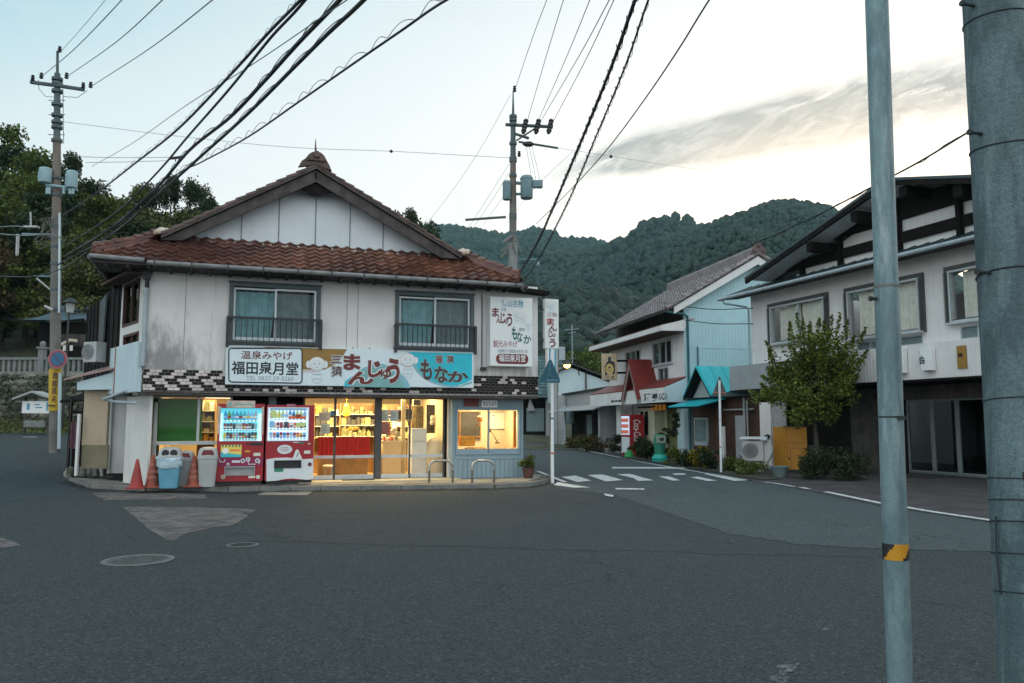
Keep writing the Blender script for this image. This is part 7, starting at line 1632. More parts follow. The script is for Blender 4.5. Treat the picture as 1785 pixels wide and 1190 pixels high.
for px, py, r, h, kind, lab, sd, nm in ((1112, 800, .38, .95, 'dark', 'dark leafy plant beside the far red vending machine', 31, 'shrub'), (1128, 803, .40, .9, 'dark', 'dark bushy plant before the cream bay window', 32, 'shrub'), (1163, 805, .30, 1.5, 'dark', 'tall dark potted plant right of the green post', 33, 'shrub'), (1178, 760, .22, 1.0, 'dark', 'dark hanging plant against the pale blue column', 34, 'shrub'),
                                   (1185, 812, .42, .55, 'olive', 'olive leafy plant at the left end of the roadside bed', 35, 'shrub'), (1205, 815, .45, .6, 'dark', 'dark leafy plant second in the roadside bed', 36, 'shrub'), (1222, 817, .40, .75, 'yellow', 'yellow flowering plant in the roadside bed before the brown house', 37, 'shrub'), (1240, 820, .4, .7, 'dark', 'dark shrub right of the yellow flowering plant', 38, 'shrub'), (1080, 793, .5, 1.1, 'dark', 'dark shrub in the gap left of the far vending machine', 39, 'shrub')):
    p = ground(px, max(py, 780)); z = 0
    if py < 780: p = ground(1178, 806); z = 1.0
    shrub((p.x+.1, p.y+.5, z), r, h, kind, int(3000*r), .10, lab, seed=sd)
flat('planting_bed', G['soil'], [(1080, 797), (1180, 813), (1257, 826), (1330, 838), (1365, 836), (1330, 822), (1250, 814), (1190, 806), (1090, 790)], .03)
# ================================================================ PLAIN HOUSES FARTHER ALONG THE STREET
A0, A1 = Vector((5.15, 41.9)), Vector((3.3, 53.5)); HF = P(A1.x, A1.y, -80.9); HL = (A1-A0).length
H3 = thing('grey_house', HF.pt(HL/2, 0, 0), 'plain grey white house with a tin awning beyond the white house', 'house')
mb = MB(); mb.box(HF, 0, HL, 0, 2.6, -3, -.7, 1); mb.box(HF, 0, HL, 2.45, 3.3, -1.2, -.2, 0); mb.build('wall', [G['grime_wall'], G['dark_wood']], H3)
mb = MB(); mb.box(HF, -.1, HL+.1, 3.3, 3.42, -1.4, -.05); mb.build('parapet_cap', G['black_rail'], H3)
mb = MB(); mb.hexa([HF.pt(-.3, 2.15, .9), HF.pt(HL+.1, 2.15, .9), HF.pt(HL+.1, 2.5, -.2), HF.pt(-.3, 2.5, -.2), HF.pt(-.3, 2.2, .9), HF.pt(HL+.1, 2.2, .9), HF.pt(HL+.1, 2.56, -.2), HF.pt(-.3, 2.56, -.2)]); mb.build('awning', G['grey_siding'], H3)
for a, m in (((988, 706, 1002, 738), 'window'), ((1024, 722, 1035, 772), 'door')):
    q = HF.off(-.7).rect(*a); mb = MB(); strip_frame(mb, HF, q[0], q[1], q[2], q[3], .08, -.7, -.6); f = mb.build(m, G['alu_dark'], H3); mb = MB(); mb.box(HF, q[0]+.05, q[1]-.05, q[2]+.05, q[3]-.05, -.68, -.64); mb.build('pane', G['curtain_grey'], f)
mb = MB(); mb.box(HF, HL-1.0, HL-.6, 0, 2.6, -.7, .4); mb.build('pier', G['grime_wall'], H3)
# gabled rear part, teal-white tin
R3 = P(*at(1010, 640, 56)[:2], 6); q = R3.rect(984, 640, 1068, 700)
mb = MB(); mb.prism(R3, [R3.uz(*p) for p in ((973, 700), (973, 648), (996, 641), (1068, 668), (1075, 700))], -5, 0); mb.build('rear_gable', G['pale_blue'], H3)
mb = MB(); a, b, c = R3.uz(970, 650), R3.uz(997, 636), R3.uz(1078, 668); mb.prism(R3, [a, b, c, (c[0], c[1]+.12), (b[0], b[1]+.14), (a[0], a[1]+.12)], -5.2, .3); mb.build('rear_roof', G['black_rail'], H3)
mb = MB(); u, z = R3.uz(1021, 665); mb.tube([R3.pt(u, z-1.4, .08), R3.pt(u, z+.7, .08)], .05, 8); mb.build('flue_pipe', G['brown_wood'], H3)
D0 = P(*at(972, 730, 60)[:2], -25); t4 = thing('green_roof_house', D0.pt(0, 0, 0), 'low dark house with a blue green tiled roof at the bend', 'house')
DF = P(*at(925, 720, 63)[:2], 4); q = DF.rect(922, 640, 973, 765)
mb = MB(); mb.box(DF, q[0]-1.2, q[1], 0, 3.6, -5, 0); mb.build('wall', G['dark_wood'], t4)
mb = MB(); lo = DF.pt(q[0]-1.8, 3.4, .8); uvd = DF.pt(1, 0)-DF.pt(0, 0); vv = DF.pt(q[0]-1.8, 7.0, -3.0)-lo
tile_field(mb, lo, uvd, vv, int((q[1]-q[0]+2.6)/.4), int(vv.length/.4), lambda u, v: True, tw=.4, th=.4, ns=4); mb.build('roof', mat('teal_tile', (.055, .105, .11), .5, .25, 2, island=.35), t4, fix=False)
mb = MB(); mb.prism(DF, [DF.uz(*p) for p in ((918, 716), (923, 692), (932, 716))], .3, .4); mb.build('white_gable', G['grime_wall'], t4)
mb = MB(); mb.box(DF, q[0]+1.3, q[0]+1.6, 0, 3.3, .2, .4); mb.box(DF, q[0]-.2, q[0]+1.2, .8, 2.6, .02, .06, 1); mb.build('front_post', [G['grime_wall'], G['curtain_grey']], t4)
FN = P(*ground(930, 768)[:2], 4); a, b = FN.uz(925, 760)[0], FN.uz(941, 760)[0]; t = thing('picket_fence', FN.pt((a+b)/2, 0, 0), 'short white picket fence at the bend of the street', 'fence')
for k in range(5): mb = MB(); u = a+(b-a)*k/4; mb.box(FN, u-.04, u+.04, 0, 1.05, -.04, .04); mb.build('picket', G['white_siding'], t)
mb = MB()
for z in (.3, .62, .95): mb.box(FN, a, b, z-.04, z+.04, .04, .08)
mb.build('rail', G['white_siding'], t)
# grey column building, banner, back of mirror, street lamp
CB = P(*at(975, 700, 56)[:2], -8); q = CB.rect(963, 645, 985, 772)
t = thing('narrow_building', CB.pt((q[0]+q[1])/2, 0, 0), 'narrow grey building behind the crossing sign', 'building')
mb = MB(); mb.box(CB, q[0], q[1], 0, q[3]+.3, -1.5, 0); mb.build('wall', G['grime_wall'], t); mb = MB(); mb.box(CB, q[0]-.1, q[1]+.2, q[3]+.3, q[3]+.42, -1.7, .2); mb.build('roof', G['dark_roof'], t)
SB = P(*at(962, 640, 50)[:2], 2); r = SB.rect(951, 607, 972, 662); t = thing('striped_banner', SB.pt(r[0], r[2], 0), 'blue and white striped upright banner below the projecting sign', 'banner'); mb = MB(); mb.box(SB, r[0], r[1], r[2], r[3], -.03, 0); mb.build('cloth', G['sign_cream'], t)
for a in ((951.5, 608, 954, 660), (957, 608, 960.5, 661), (966.5, 608, 970, 661)): r = SB.rect(*a); mb = MB(); mb.box(SB, r[0], r[1], r[2], r[3], .001, .012); mb.build('stripe', G['ink_blue'] if a[0] > 955 else G['ink_pale'], t)
mb = MB(); r = SB.rect(971.5, 606, 973, 780); mb.box(SB, r[0], r[1], .0, r[3]+.2, -.06, -.02); mb.build('pole', G['pole_grey'], t)
BN = P(*at(979, 615, 50)[:2], 5); q = BN.rect(974, 604, 985, 627); t = thing('pale_banner', BN.pt(q[0], q[2], 0), 'pale blue grey banner hanging beside the street lamp', 'banner'); mb = MB(); mb.box(BN, q[0], q[1], q[2], q[3], -.02, 0); mb.build('cloth', mat('banner_pale', (.36, .42, .46), .8), t); mb = MB(); mb.tube([BN.pt(q[0]-.06, q[2]-2, 0), BN.pt(q[0]-.06, q[3]+.2, 0)], .03, 6); mb.build('pole', G['pole_grey'], t)
b = ground(986, 776); t = thing('mirror_post', b, 'slim grey post with a round traffic mirror seen from behind', 'traffic mirror'); tp = at(984.5, 691, b.y)
mb = MB(); mb.tube([b+Vector((-.25, 0, .02)), b+Vector((-.1, 0, .15)), b+Vector((0, 0, .4)), tp], .07, 8); mb.build('pole', G['pale_blue'], t, smooth=50); mb = MB(); c = at(977, 697, b.y-.15); mb.lathe(c, [(.33, 0), (.32, .06), (.2, .12), (.05, .14)], 20, 0, (0, 1, 0)); mb.build('mirror_back', G['grime_wall'], t, smooth=50)
c = at(988.5, 637, 46); t = thing('street_lamp', Vector((c.x+.5, c.y, 0)), 'lit amber street lamp over the bend of the street', 'street lamp')
mb = MB(); mb.tube([(c.x+.9, c.y+2.5, c.z-.4), (c.x+.6, c.y+1, c.z+.5), (c.x+.05, c.y+.02, c.z+.34)], .035, 8); mb.build('post', G['black_rail'], t); mb = MB(); mb.lathe(c, [(.30, .05), (.22, .14), (.05, .34)], 14); mb.build('shade', G['black_rail'], t, smooth=40); mb = MB(); mb.ell(c, (.20, .20, .15)); mb.build('lamp_bulb', G['lamp_amber'], t, smooth=60)
l = bpy.data.lights.new('street_lamp_light', 'POINT'); l.energy = 25; l.color = (1, .55, .15); l.shadow_soft_size = .15; o = bpy.data.objects.new('street_lamp_light', l); COL.objects.link(o); o.parent = t; o.location = c-ROOT[t]-Vector((0, .3, .25))
b = ground(996, 775); u0 = at(997, 566, 75); t = thing('television_aerial', Vector((u0.x, u0.y, 0)), 'thin grey antenna mast before the dark wooded slope', 'antenna'); mb = MB(); mb.tube([(u0.x, u0.y, 0), u0], .07, 6); mb.build('mast', G['wire_grey'], t); mb = MB()
for y, w in ((574, 12), (580, 7)): mb.tube([at(997-w, y+1, 75), at(997+w, y-1, 75)], .05, 5)
mb.build_each('crossbar', G['wire_grey'], t)
for px, py, r, h, kind, lab, sd in ((1000, 782, .7, .7, 'brown', 'brownish low plant at the left of the grey house front', 41), (1020, 785, .7, .75, 'warm', 'low olive plant before the grey house door', 42), (1040, 788, .7, .7, 'brown', 'low brown green plant at the right of the grey house front', 43), (922, 768, .6, 1.0, 'mid', 'green bush beside the picket fence at the bend', 44)):
    p = ground(px, py); shrub((p.x+.3, p.y+.8, 0), r, h, kind, 700, .16, lab, seed=sd)
# ================================================================ SHRINE CORNER ON THE LEFT
ZT = 4.15
def hill(x, y):
    """wooded hill behind the shop, rising to the left and to the rear"""
    px = 892.5+F*x/max(y, 1)
    edge = 46+8*sst(x, -25, 5)
    k = sst(y, edge, 88)
    h = ZT*sst(y, 43.8, 44.4)*sst(-x, 8, 12)+k*(3+13.5*sst(-x, 2, 38))*1.0
    return h+gz(x, y)*.2
xs = [-95+i*3.2 for i in range(37)]; ys = [44.4+j*2.6 for j in range(30)]
mb = MB(); nx = len(xs); mb.v = [(x, y, max(hill(x, y), .02)+.5*mnoise.noise((x*.15, y*.15, 0))*sst(y, 46, 52)) for y in ys for x in xs]
for j in range(len(ys)-1):
    for i in range(nx-1): mb.f.append((j*nx+i, j*nx+i+1, (j+1)*nx+i+1, (j+1)*nx+i)); mb.m.append(0)
tagp(mb.build('hill', G['earth'], fix=False), kind='structure')
SW = P(-30, 44, 0); t = thing('stone_wall', SW.pt(0, 0, 0), 'mossy rubble retaining wall below the shrine fence', 'stone wall')
mb = MB(); mb.box(SW, -20, 17.5, .6, 4.2, -.6, -.3); mb.build('core', G['stone'], t)
mb = MB(); rnd = random.Random(4)
for r in range(9):
    u = -4.0+rnd.random()*.3
    while u < 17.4:
        w = rnd.uniform(.3, .7); z = 1.0+r*.36; mb.ell(SW.pt(u+w/2, z+.18+rnd.uniform(-.05, .05), -.28), (w*.52, .16, .2), 0, 7, 5, .2); u += w
mb.build('face_stones', G['rubble'], t)
rng = np.random.default_rng(8); n = 5200; p = np.stack([rng.uniform(-36, -12, n), rng.uniform(43.5, 43.9, n), 1.0+3.1*rng.uniform(0, 1, n)**1.2], 1); keep = np.array([mnoise.noise((a*.8, c*.9, 3)) > -.12 for a, b_, c in p]); o = leaf_cloud('wall_creeper', LM['dark'], p[keep], .17, None, 8, -.1); tagp(o, kind='stuff')
# shrine fence of granite pickets
FZ = SW.off(-.45); t = thing('shrine_fence', FZ.pt(0, 4.15, 0), 'pale granite picket fence on top of the mossy wall', 'stone fence')
for k in range(72):
    u = -4.4+k*.30; mb = MB(); big = k % 18 == 9
    w = .16 if big else .075
    mb.box(FZ, u-w, u+w, 4.15, 5.6 if big else 5.0, -w, w)
    if big: mb.box(FZ, u-.24, u+.24, 5.6, 5.7, -.24, .24); mb.ell(FZ.pt(u, 5.85, 0), (.17, .17, .2), 0, 8, 6)
    mb.build('picket', G['granite'], t)
mb = MB(); mb.box(FZ, -6, 17.4, 4.98, 5.12, -.13, .13); mb.box(FZ, -6, 17.4, 4.2, 4.34, -.13, .13); mb.build('rail', G['granite'], t)
# small shrine
HS = P(*at(70, 560, 46.6)[:2], 10); t = thing('shrine_hall', HS.pt(0, 4.2, 0), 'dark wooden shrine hall with a sweeping blue grey copper roof', 'shrine')
def ru(x, y, d=0): u, z = HS.uz(x, y); return u, z
e0, e1 = ru(24, 566), ru(125, 574); rd = ru(85, 533); 
mb = MB(); n = 14; pr = []
for i in range(n+1):
    f = i/n; z = e0[1]+(rd[1]-e0[1])*(f**1.5); d = 1.6-3.4*f; pr.append((z, d))
for (z0, d0), (z1, d1), i in zip(pr, pr[1:], range(n)):
    f0, f1 = i/n, (i+1)/n; sh = lambda f: (e0[0]+1.7*f**.8, e1[0]+1.2-.6*f**.8)
    a0, b0 = sh(f0); a1, b1 = sh(f1); cu = .28*(1-f0)**3; cu1 = .28*(1-f1)**3
    m0 = (a0+b0)/2; m1 = (a1+b1)/2
    mb.face([HS.pt(a0, z0+cu, d0), HS.pt(m0, z0, d0), HS.pt(m1, z1, d1), HS.pt(a1, z1+cu1, d1)]); mb.face([HS.pt(m0, z0, d0), HS.pt(b0, z0+cu, d0), HS.pt(b1, z1+cu1, d1), HS.pt(m1, z1, d1)])
    mb.face([HS.pt(a0, z0+cu-.14, d0), HS.pt(b0, z0+cu-.14, d0), HS.pt(b1, z1+cu1-.14, d1), HS.pt(a1, z1+cu1-.14, d1)])
mb.box(HS, e0[0]+1.6, e1[0]+.7, rd[1]-.05, rd[1]+.25, -2.1, -1.6); mb.build('roof', G['copper_roof'], t, smooth=50)
mb = MB(); a = HS.uz(38, 543); mb.tube([HS.pt(*ru(78, 533), 0), HS.pt(*ru(96, 542), 0)], .06, 6); mb.build('ridge_pole', G['white_siding'], t)
mb = MB(); mb.box(HS, e0[0]+1.4, e1[0]-.2, 4.2, e0[1]+.3, -4, 0); mb.box(HS, ru(98, 600)[0], e1[0]+1.5, ru(98, 603)[1], ru(98, 582)[1], .1, .2, 1); mb.build('wall', [G['dark_wood'], G['old_wood']], t)
mb = MB(); mb.tube([HS.pt(*ru(102, 598), .5), HS.pt(*ru(112, 602), .5), HS.pt(*ru(128, 594), .5), HS.pt(*ru(140, 596), .5)], .10, 7); mb.build('straw_rope', G['goods_white'], t)
mb = MB()
for x in (106, 118, 130): u, z = ru(x, 606); mb.box(HS, u-.08, u+.08, z-.22, z+.1, .48, .52)
mb.build_each('paper_streamer', G['paper'], t)
LP_ = at(122, 545, 40); t = thing('lantern_post', Vector((LP_.x, LP_.y, 1)), 'dark post lamp with a round slatted lantern head left of the shop', 'lamp post')
mb = MB(); mb.tube([(LP_.x-.05, LP_.y, 1), (LP_.x-.05, LP_.y, LP_.z)], .05, 7); mb.build('post', G['black_rail'], t); mb = MB(); mb.lathe(LP_, [(.16, 0), (.21, .48), (.20, .5)], 12); mb.build('lantern', G['grime_wall'], t); mb = MB(); mb.lathe(LP_+Vector((0, 0, .5)), [(.42, 0), (.28, .12), (.08, .26)], 12); mb.build('cap', G['black_rail'], t)
# notice board with little roof
NB = P(*at(60, 708, 37)[:2], 4); q = NB.rect(38.5, 699, 88, 720); t = thing('notice_board', NB.pt((q[0]+q[1])/2, 1, 0), 'white map board under a small roof at the foot of the mossy wall', 'notice board')
mb = MB(); mb.box(NB, q[0], q[1], q[2], q[3], -.06, 0); mb.build('panel', G['sign_cream'], t)
mb = MB()
for a in ((47, 703, 52, 714), (60, 704, 70, 706), (62, 709, 74, 711), (81, 701, 84, 716)): r = NB.rect(*a); mb.box(NB, *r, .002, .006)
mb.build('map_print', G['ink_blue'], t)
mb = MB(); a, b, c = NB.uz(28, 697), NB.uz(62, 684.5), NB.uz(92, 695); mb.prism(NB, [a, b, c, (c[0], c[1]+.08), (b[0], b[1]+.09), (a[0], a[1]+.08)], -.7, .35); mb.build('roof', G['grime_wall'], t)
for u in (q[0]+.1, q[1]-.1): mb = MB(); mb.box(NB, u-.05, u+.05, .9, q[3]+.25, -.16, -.07); mb.build('post', G['old_wood'], t)
mb = MB(); r = NB.rect(43, 733, 79, 743); mb.box(NB, r[0], r[1], r[2]-.05, r[3], -.4, .1); tagp(mb.build('granite_block', G['granite'], bevel=.03), 'pale stone block below the white map board', 'stone block')
rng = np.random.default_rng(18); n = 4200; x = rng.uniform(-38, -13.5, n); y = rng.uniform(38, 43.4, n); zz = np.array([gz(a, b) for a, b in zip(x, y)])+rng.uniform(0, .5, n)*np.clip((y-37)/4, .2, 1); o = leaf_cloud('verge_grass', LM['warm'], np.stack([x, y, zz], 1), .22, None, 18, -.3, 3); tagp(o, kind='stuff')
flat('verge', G['grass_ground'], [(-38, 38.2), (-13.4, 38.6), (-12.6, 44.2), (-38, 44.2)], .02, px=False)
# ================================================================ TREES
def tree_proto(name, kind, label, H, R, seed, n, leaf, shape, col2=None):
    rng = np.random.default_rng(seed); t = thing(name, (0, 0, 0), label, 'tree'); bl = []
    if shape == 'round':
        for k in range(40):
            a = rng.uniform(0, 6.28); f = rng.uniform(.28, 1.0); rr = R*math.sin(math.pi*min(f, .90))**.7*rng.uniform(.2, 1.0); bl.append((math.cos(a)*rr, math.sin(a)*rr, H*f*.95, R*rng.uniform(.12, .29)))
        p = blob_pts(bl, n, rng, .15); p += rng.normal(size=p.shape)*R*.03
    elif shape == 'layer':
        for k in range(34):
            f = rng.uniform(.25, 1); a = rng.uniform(0, 6.28); rr = R*(1.08-f*.9)*rng.uniform(.3, 1); bl.append((math.cos(a)*rr, math.sin(a)*rr, H*f*.97, R*rng.uniform(.12, .22)))
        p = blob_pts(bl, n, rng, .2); p[:, 2] += 0
    else:       # conifer: tiers of drooping boughs
        f = rng.uniform(.12, 1, n)**.85; a = np.round(rng.uniform(0, 1, n)*11)/11*6.28+f*23+rng.normal(size=n)*.22; rr = R*(1.03-f)*rng.uniform(.15, 1, n)**.6; tier = np.sin(f*H*5.0)*.5+.5
        rr *= .62+.45*tier; p = np.stack([np.cos(a)*rr, np.sin(a)*rr, H*f-rr*.28], 1)
    leaf_cloud('crown', LM[kind], p, leaf, t, seed, .35, 1.5)
    mb = MB(); top = Vector((rng.normal()*.15, rng.normal()*.15, H*(.97 if shape == 'cone' else .7))); mb.tube([(0, 0, -.6), (0, 0, H*.3), top], H*.022, 8, r1=H*.006)
    for b in (bl[:12] if bl else []): mb.tube([(0, 0, H*.28+b[2]*.2), (b[0]*.5, b[1]*.5, b[2]*.75), b[:3]], H*.008, 5, r1=.015)
    mb.build('trunk', G['bark'], t)
    return t
protos = {}
USED = set()
def plant(key, x, y, z, s, rot=0, label=None, group=None, sz=None):
    pr = protos[key]
    o = pr if key not in USED else copy_tree(pr)
    USED.add(key); o.location = (x, y, z); o.scale = (s, s, sz or s); o.rotation_euler = (0, 0, rot)
    if label: o['label'] = label
    if group: o['group'] = group
    return o
for key, a in {'oak': ('broadleaf_tree', 'mid', 9.0, 3.8, 51, 8000, .25, 'round'), 'oak2': ('broadleaf_tree', 'dark', 8.0, 3.6, 52, 8000, .25, 'round'), 'brown': ('broadleaf_tree', 'brown', 7.0, 3.5, 53, 7000, .25, 'round'), 'warm': ('broadleaf_tree', 'warm', 7.5, 3.4, 57, 7500, .24, 'round'),
               'pine': ('pine_tree', 'dark', 10.0, 3.6, 54, 6500, .22, 'layer'), 'cedar': ('cedar_tree', 'deep', 12.0, 2.3, 55, 7000, .26, 'cone')}.items():
    protos[key] = tree_proto(a[0], a[1], 'tree', *a[2:])
def tree_px(key, px, ptop, Y, H0, label, group=None, rot=0, wid=None):
    top = at(px, ptop, Y); g = max(hill(top.x, Y), 0); Hh = max(top.z-g, 3.0); base = {'oak': 9, 'oak2': 8, 'brown': 7, 'warm': 7.5, 'pine': 10, 'cedar': 12, 'cedar2': 12}[key]
    s = Hh/base; w = wid or min(s, 1.25); plant(key, top.x, Y, top.z-Hh, w, rot, label, group, s)
tree_px('oak', 42, 228, 64, 9, 'tallest spreading tree on the skyline at the far left', rot=.3, wid=1.25)
tree_px('pine', 122, 258, 62, 9, 'sparse pine standing on the skyline right behind the left pole', rot=1.2, wid=.85)
tree_px('pine', 300, 300, 70, 9, 'pine with ragged boughs on the skyline left of the gable', rot=2.2, wid=.9)
tree_px('oak2', 262, 325, 66, 9, 'round dark tree on the skyline between the cables', rot=.8, wid=.9)
tree_px('pine', 372, 340, 68, 9, 'thin layered pine on the skyline nearest the shop roof', rot=4.0, wid=.7)
tree_px('oak', 225, 322, 63, 9, 'bushy green tree on the skyline right of the left pole', rot=3.1, wid=.8)
tree_px('oak2', 335, 318, 70, 9, 'dark tree on the skyline behind the layered pine', rot=5.2, wid=.8)
tree_px('pine', 712, 356, 74, 12, 'pointed conifer showing over the right slope of the shop roof', rot=.5, wid=.8)
tree_px('pine', 690, 362, 76, 12, 'conifer nearest the gable above the right roof slope', rot=1.5, wid=.8)
tree_px('oak2', 748, 396, 72, 8, 'dark rounded tree at the lower end of the right roof slope', rot=2.5, wid=.9)
tree_px('pine', 730, 378, 70, 12, 'short conifer between the pointed conifer and the rounded tree', rot=2.1, wid=.8)
rng = np.random.default_rng(77); keys = ['oak', 'oak2', 'warm', 'oak', 'oak', 'warm', 'cedar', 'oak2', 'brown', 'oak', 'oak2', 'warm']
GL = {'oak': 'leafy green tree in the wood on the hill left of the shop', 'oak2': 'dark rounded tree in the wood on the hill left of the shop', 'warm': 'yellowish green tree in the wood on the hill left of the shop', 'brown': 'brownish tree in the wood on the hill left of the shop', 'cedar': 'narrow conifer in the wood on the hill left of the shop', 'pine': 'pine', 'cedar2x': 'blue green conifer in the wood on the hill left of the shop'}
for k, (px, pt, Y) in enumerate([(10, 300, 60), (60, 318, 58), (110, 335, 57), (150, 345, 60), (190, 350, 61), (20, 372, 58), (75, 385, 58), (130, 392, 54), (180, 398, 55), (235, 385, 57), (285, 372, 60), (330, 368, 63), (-15, 340, 57), (375, 395, 62), (15, 430, 55), (55, 445, 56), (100, 440, 56), (145, 452, 51), (195, 450, 52), (245, 430, 54), (-20, 450, 55), (-30, 505, 54), (130, 500, 55), (175, 470, 52), (95, 480, 56), (300, 410, 60), (-40, 390, 53), (210, 340, 66), (30, 260, 70), (85, 290, 66), (160, 318, 68), (-30, 290, 66), (350, 350, 74), (395, 372, 72), (430, 380, 76), (-60, 500, 52)]):
    key = keys[int(rng.integers(len(keys)))]; tree_px(key, px, pt, Y, 9, GL[key], GL[key].replace('tree in', 'trees in').replace('conifer in', 'conifers in'), rng.uniform(0, 6.28))
# wooded slope at the end of the street
protos['fresh'] = tree_proto('broadleaf_tree', 'fresh', 'tree', 8.0, 3.8, 61, 5200, .32, 'round')
for px, pt, Y, s, lab in ((1010, 612, 85, 1, 'bright green rounded tree above the grey house roof'), (1045, 622, 88, 1, 'bright green tree at the right above the grey house roof')):
    top = at(px, pt, Y); k = top.z/8; plant('fresh', top.x, Y, 0, .9, rng.uniform(0, 6), lab, None, k)
for k_, pr_ in protos.items():
    if k_ not in USED:
        for ch_ in list(pr_.children): bpy.data.objects.remove(ch_)
        bpy.data.objects.remove(pr_)
# ================================================================ MOUNTAINS
def ridge_pts(P_, px):
    xs_ = [p[0] for p in P_]; return float(np.interp(px, xs_, [p[1] for p in P_]))
def fbm(x, y, o=4):
    s = 0; a = 1
    for i in range(o): s += a*mnoise.noise((x, y, i*7.3)); x *= 2.07; y *= 2.07; a *= .5
    return s
def mountain(name, prof, r0, r1, n_ang, n_r, foot, pw, kinds, count, size, seed, rough=1.0):
    """terrain between two distances, its crest following a skyline; covered by a wood of lumpy crowns"""
    lo, hi = prof[0][0], prof[-1][0]; V = np.zeros((n_r, n_ang, 3))
    def height(px, f):
        r = r0+(r1-r0)*f; a = (px-892.5)/F; y = r; x = a*y
        crest = EYE+(736-ridge_pts(prof, px))/F*r1
        g = sst(f, 0, 1)**pw
        z = foot+(crest-foot-size*.8)*(f**pw)
        z += rough*(1-abs(2*f-1)**2)*r1*.034*(fbm(x*4.2/r1+seed, y*4.2/r1, 4)-1.3*abs(fbm(x*5.0/r1+seed*1.7, y*2.6/r1, 3)))
        return x, y, z
    for j in range(n_r):
        for i in range(n_ang): V[j, i] = height(lo+(hi-lo)*i/(n_ang-1), j/(n_r-1)*1.0)
    mb = MB(); mb.v = [tuple(p) for p in V.reshape(-1, 3)]
    for j in range(n_r-1):
        for i in range(n_ang-1): mb.f.append((j*n_ang+i, j*n_ang+i+1, (j+1)*n_ang+i+1, (j+1)*n_ang+i)); mb.m.append(0)
    b = len(mb.v)                       # far side falls away again
    mb.v += [(p[0]*1.35, p[1]*1.35, -5) for p in V[-1]]
    for i in range(n_ang-1): mb.f.append(((n_r-1)*n_ang+i, (n_r-1)*n_ang+i+1, b+i+1, b+i)); mb.m.append(0)
    tagp(mb.build(name, LM[kinds[0]], fix=False, smooth=80), kind='structure')
    rng = np.random.default_rng(seed)
    bmx = bmesh.new(); bmesh.ops.create_icosphere(bmx, subdivisions=1, radius=1); base = np.array([v.co[:] for v in bmx.verts]); fc = np.array([[v.index for v in f.verts] for f in bmx.faces]); bmx.free()
    vars_ = []
    for k in range(8):
        d = 1+rng.normal(size=len(base))*.10; vb = base*d[:, None]; vb[:, 2] *= 1.15; vars_.append(vb)
    allv, allf, mids = [], [], []; off = 0
    for c in range(count):
        px = rng.uniform(lo, hi); f = 1-(rng.uniform(0, 1)**1.25)*.999; x, y, z = height(px, f); s = size*(.45+.95*rng.uniform(0, 1)**2)*(.55+.45*(y/r1)); a = rng.uniform(0, 6.28); vb = vars_[int(rng.integers(8))]
        ca, sa = math.cos(a), math.sin(a); hh = rng.uniform(.7, 1.05) if mnoise.noise((x*.012, y*.012, seed)) > -.15 else rng.uniform(.95, 1.4)
        vv = np.stack([vb[:, 0]*ca-vb[:, 1]*sa, vb[:, 0]*sa+vb[:, 1]*ca, vb[:, 2]*hh], 1)*s+np.array([x, y, z+s*.35]); allv.append(vv); allf.append(fc+off); off += len(vv); mids.append(min(len(kinds)-1, int(max(0, mnoise.noise((x*6/r1, y*6/r1, seed+5))*2.2+.9+rng.normal()*.35))))
    v = np.concatenate(allv); f = np.concatenate(allf); me = bpy.data.meshes.new(name+'_forest'); me.vertices.add(len(v)); me.vertices.foreach_set('co', v.ravel()); me.loops.add(f.size); me.loops.foreach_set('vertex_index', f.ravel()); me.polygons.add(len(f)); me.polygons.foreach_set('loop_start', np.arange(0, f.size, 3)); me.polygons.foreach_set('loop_total', np.full(len(f), 3)); me.polygons.foreach_set('use_smooth', np.full(len(f), True))
    for kk in kinds: me.materials.append(LM[kk])
    me.polygons.foreach_set('material_index', np.repeat(np.array(mids), len(fc)))
    me.update(calc_edges=True); o = bpy.data.objects.new(name+'_forest', me); COL.objects.link(o); tagp(o, kind='stuff')
mountain('mountain', [(640, 410), (700, 392), (750, 388), (790, 391), (815, 394), (850, 402), (885, 405), (915, 400), (935, 393), (955, 399), (990, 412), (1010, 411), (1040, 417), (1060, 423), (1095, 424), (1110, 420), (1130, 409), (1150, 404), (1180, 404), (1205, 402), (1225, 401), (1250, 401), (1300, 400), (1360, 400)], 330, 950, 130, 40, 0, .85, ['far', 'far3', 'far2'], 22000, 3.5, 91, 1.6)
mountain('mountain', [(1040, 470), (1090, 440), (1140, 415), (1180, 405), (1215, 396), (1250, 382), (1290, 366), (1330, 352), (1352, 345), (1385, 342), (1420, 345), (1450, 352), (1480, 366), (1520, 392), (1580, 430), (1660, 470), (1760, 520)], 170, 460, 110, 34, 0, .9, ['far3', 'far', 'far2'], 21000, 1.75, 92, 1.4)
mountain('wooded_slope', [(560, 470), (700, 470), (850, 472), (905, 488), (960, 508), (1000, 500), (1040, 505), (1080, 512), (1140, 520), (1220, 520)], 95, 185, 70, 16, 0, .75, ['far2', 'far2', 'far'], 5200, 1.5, 93, .6)
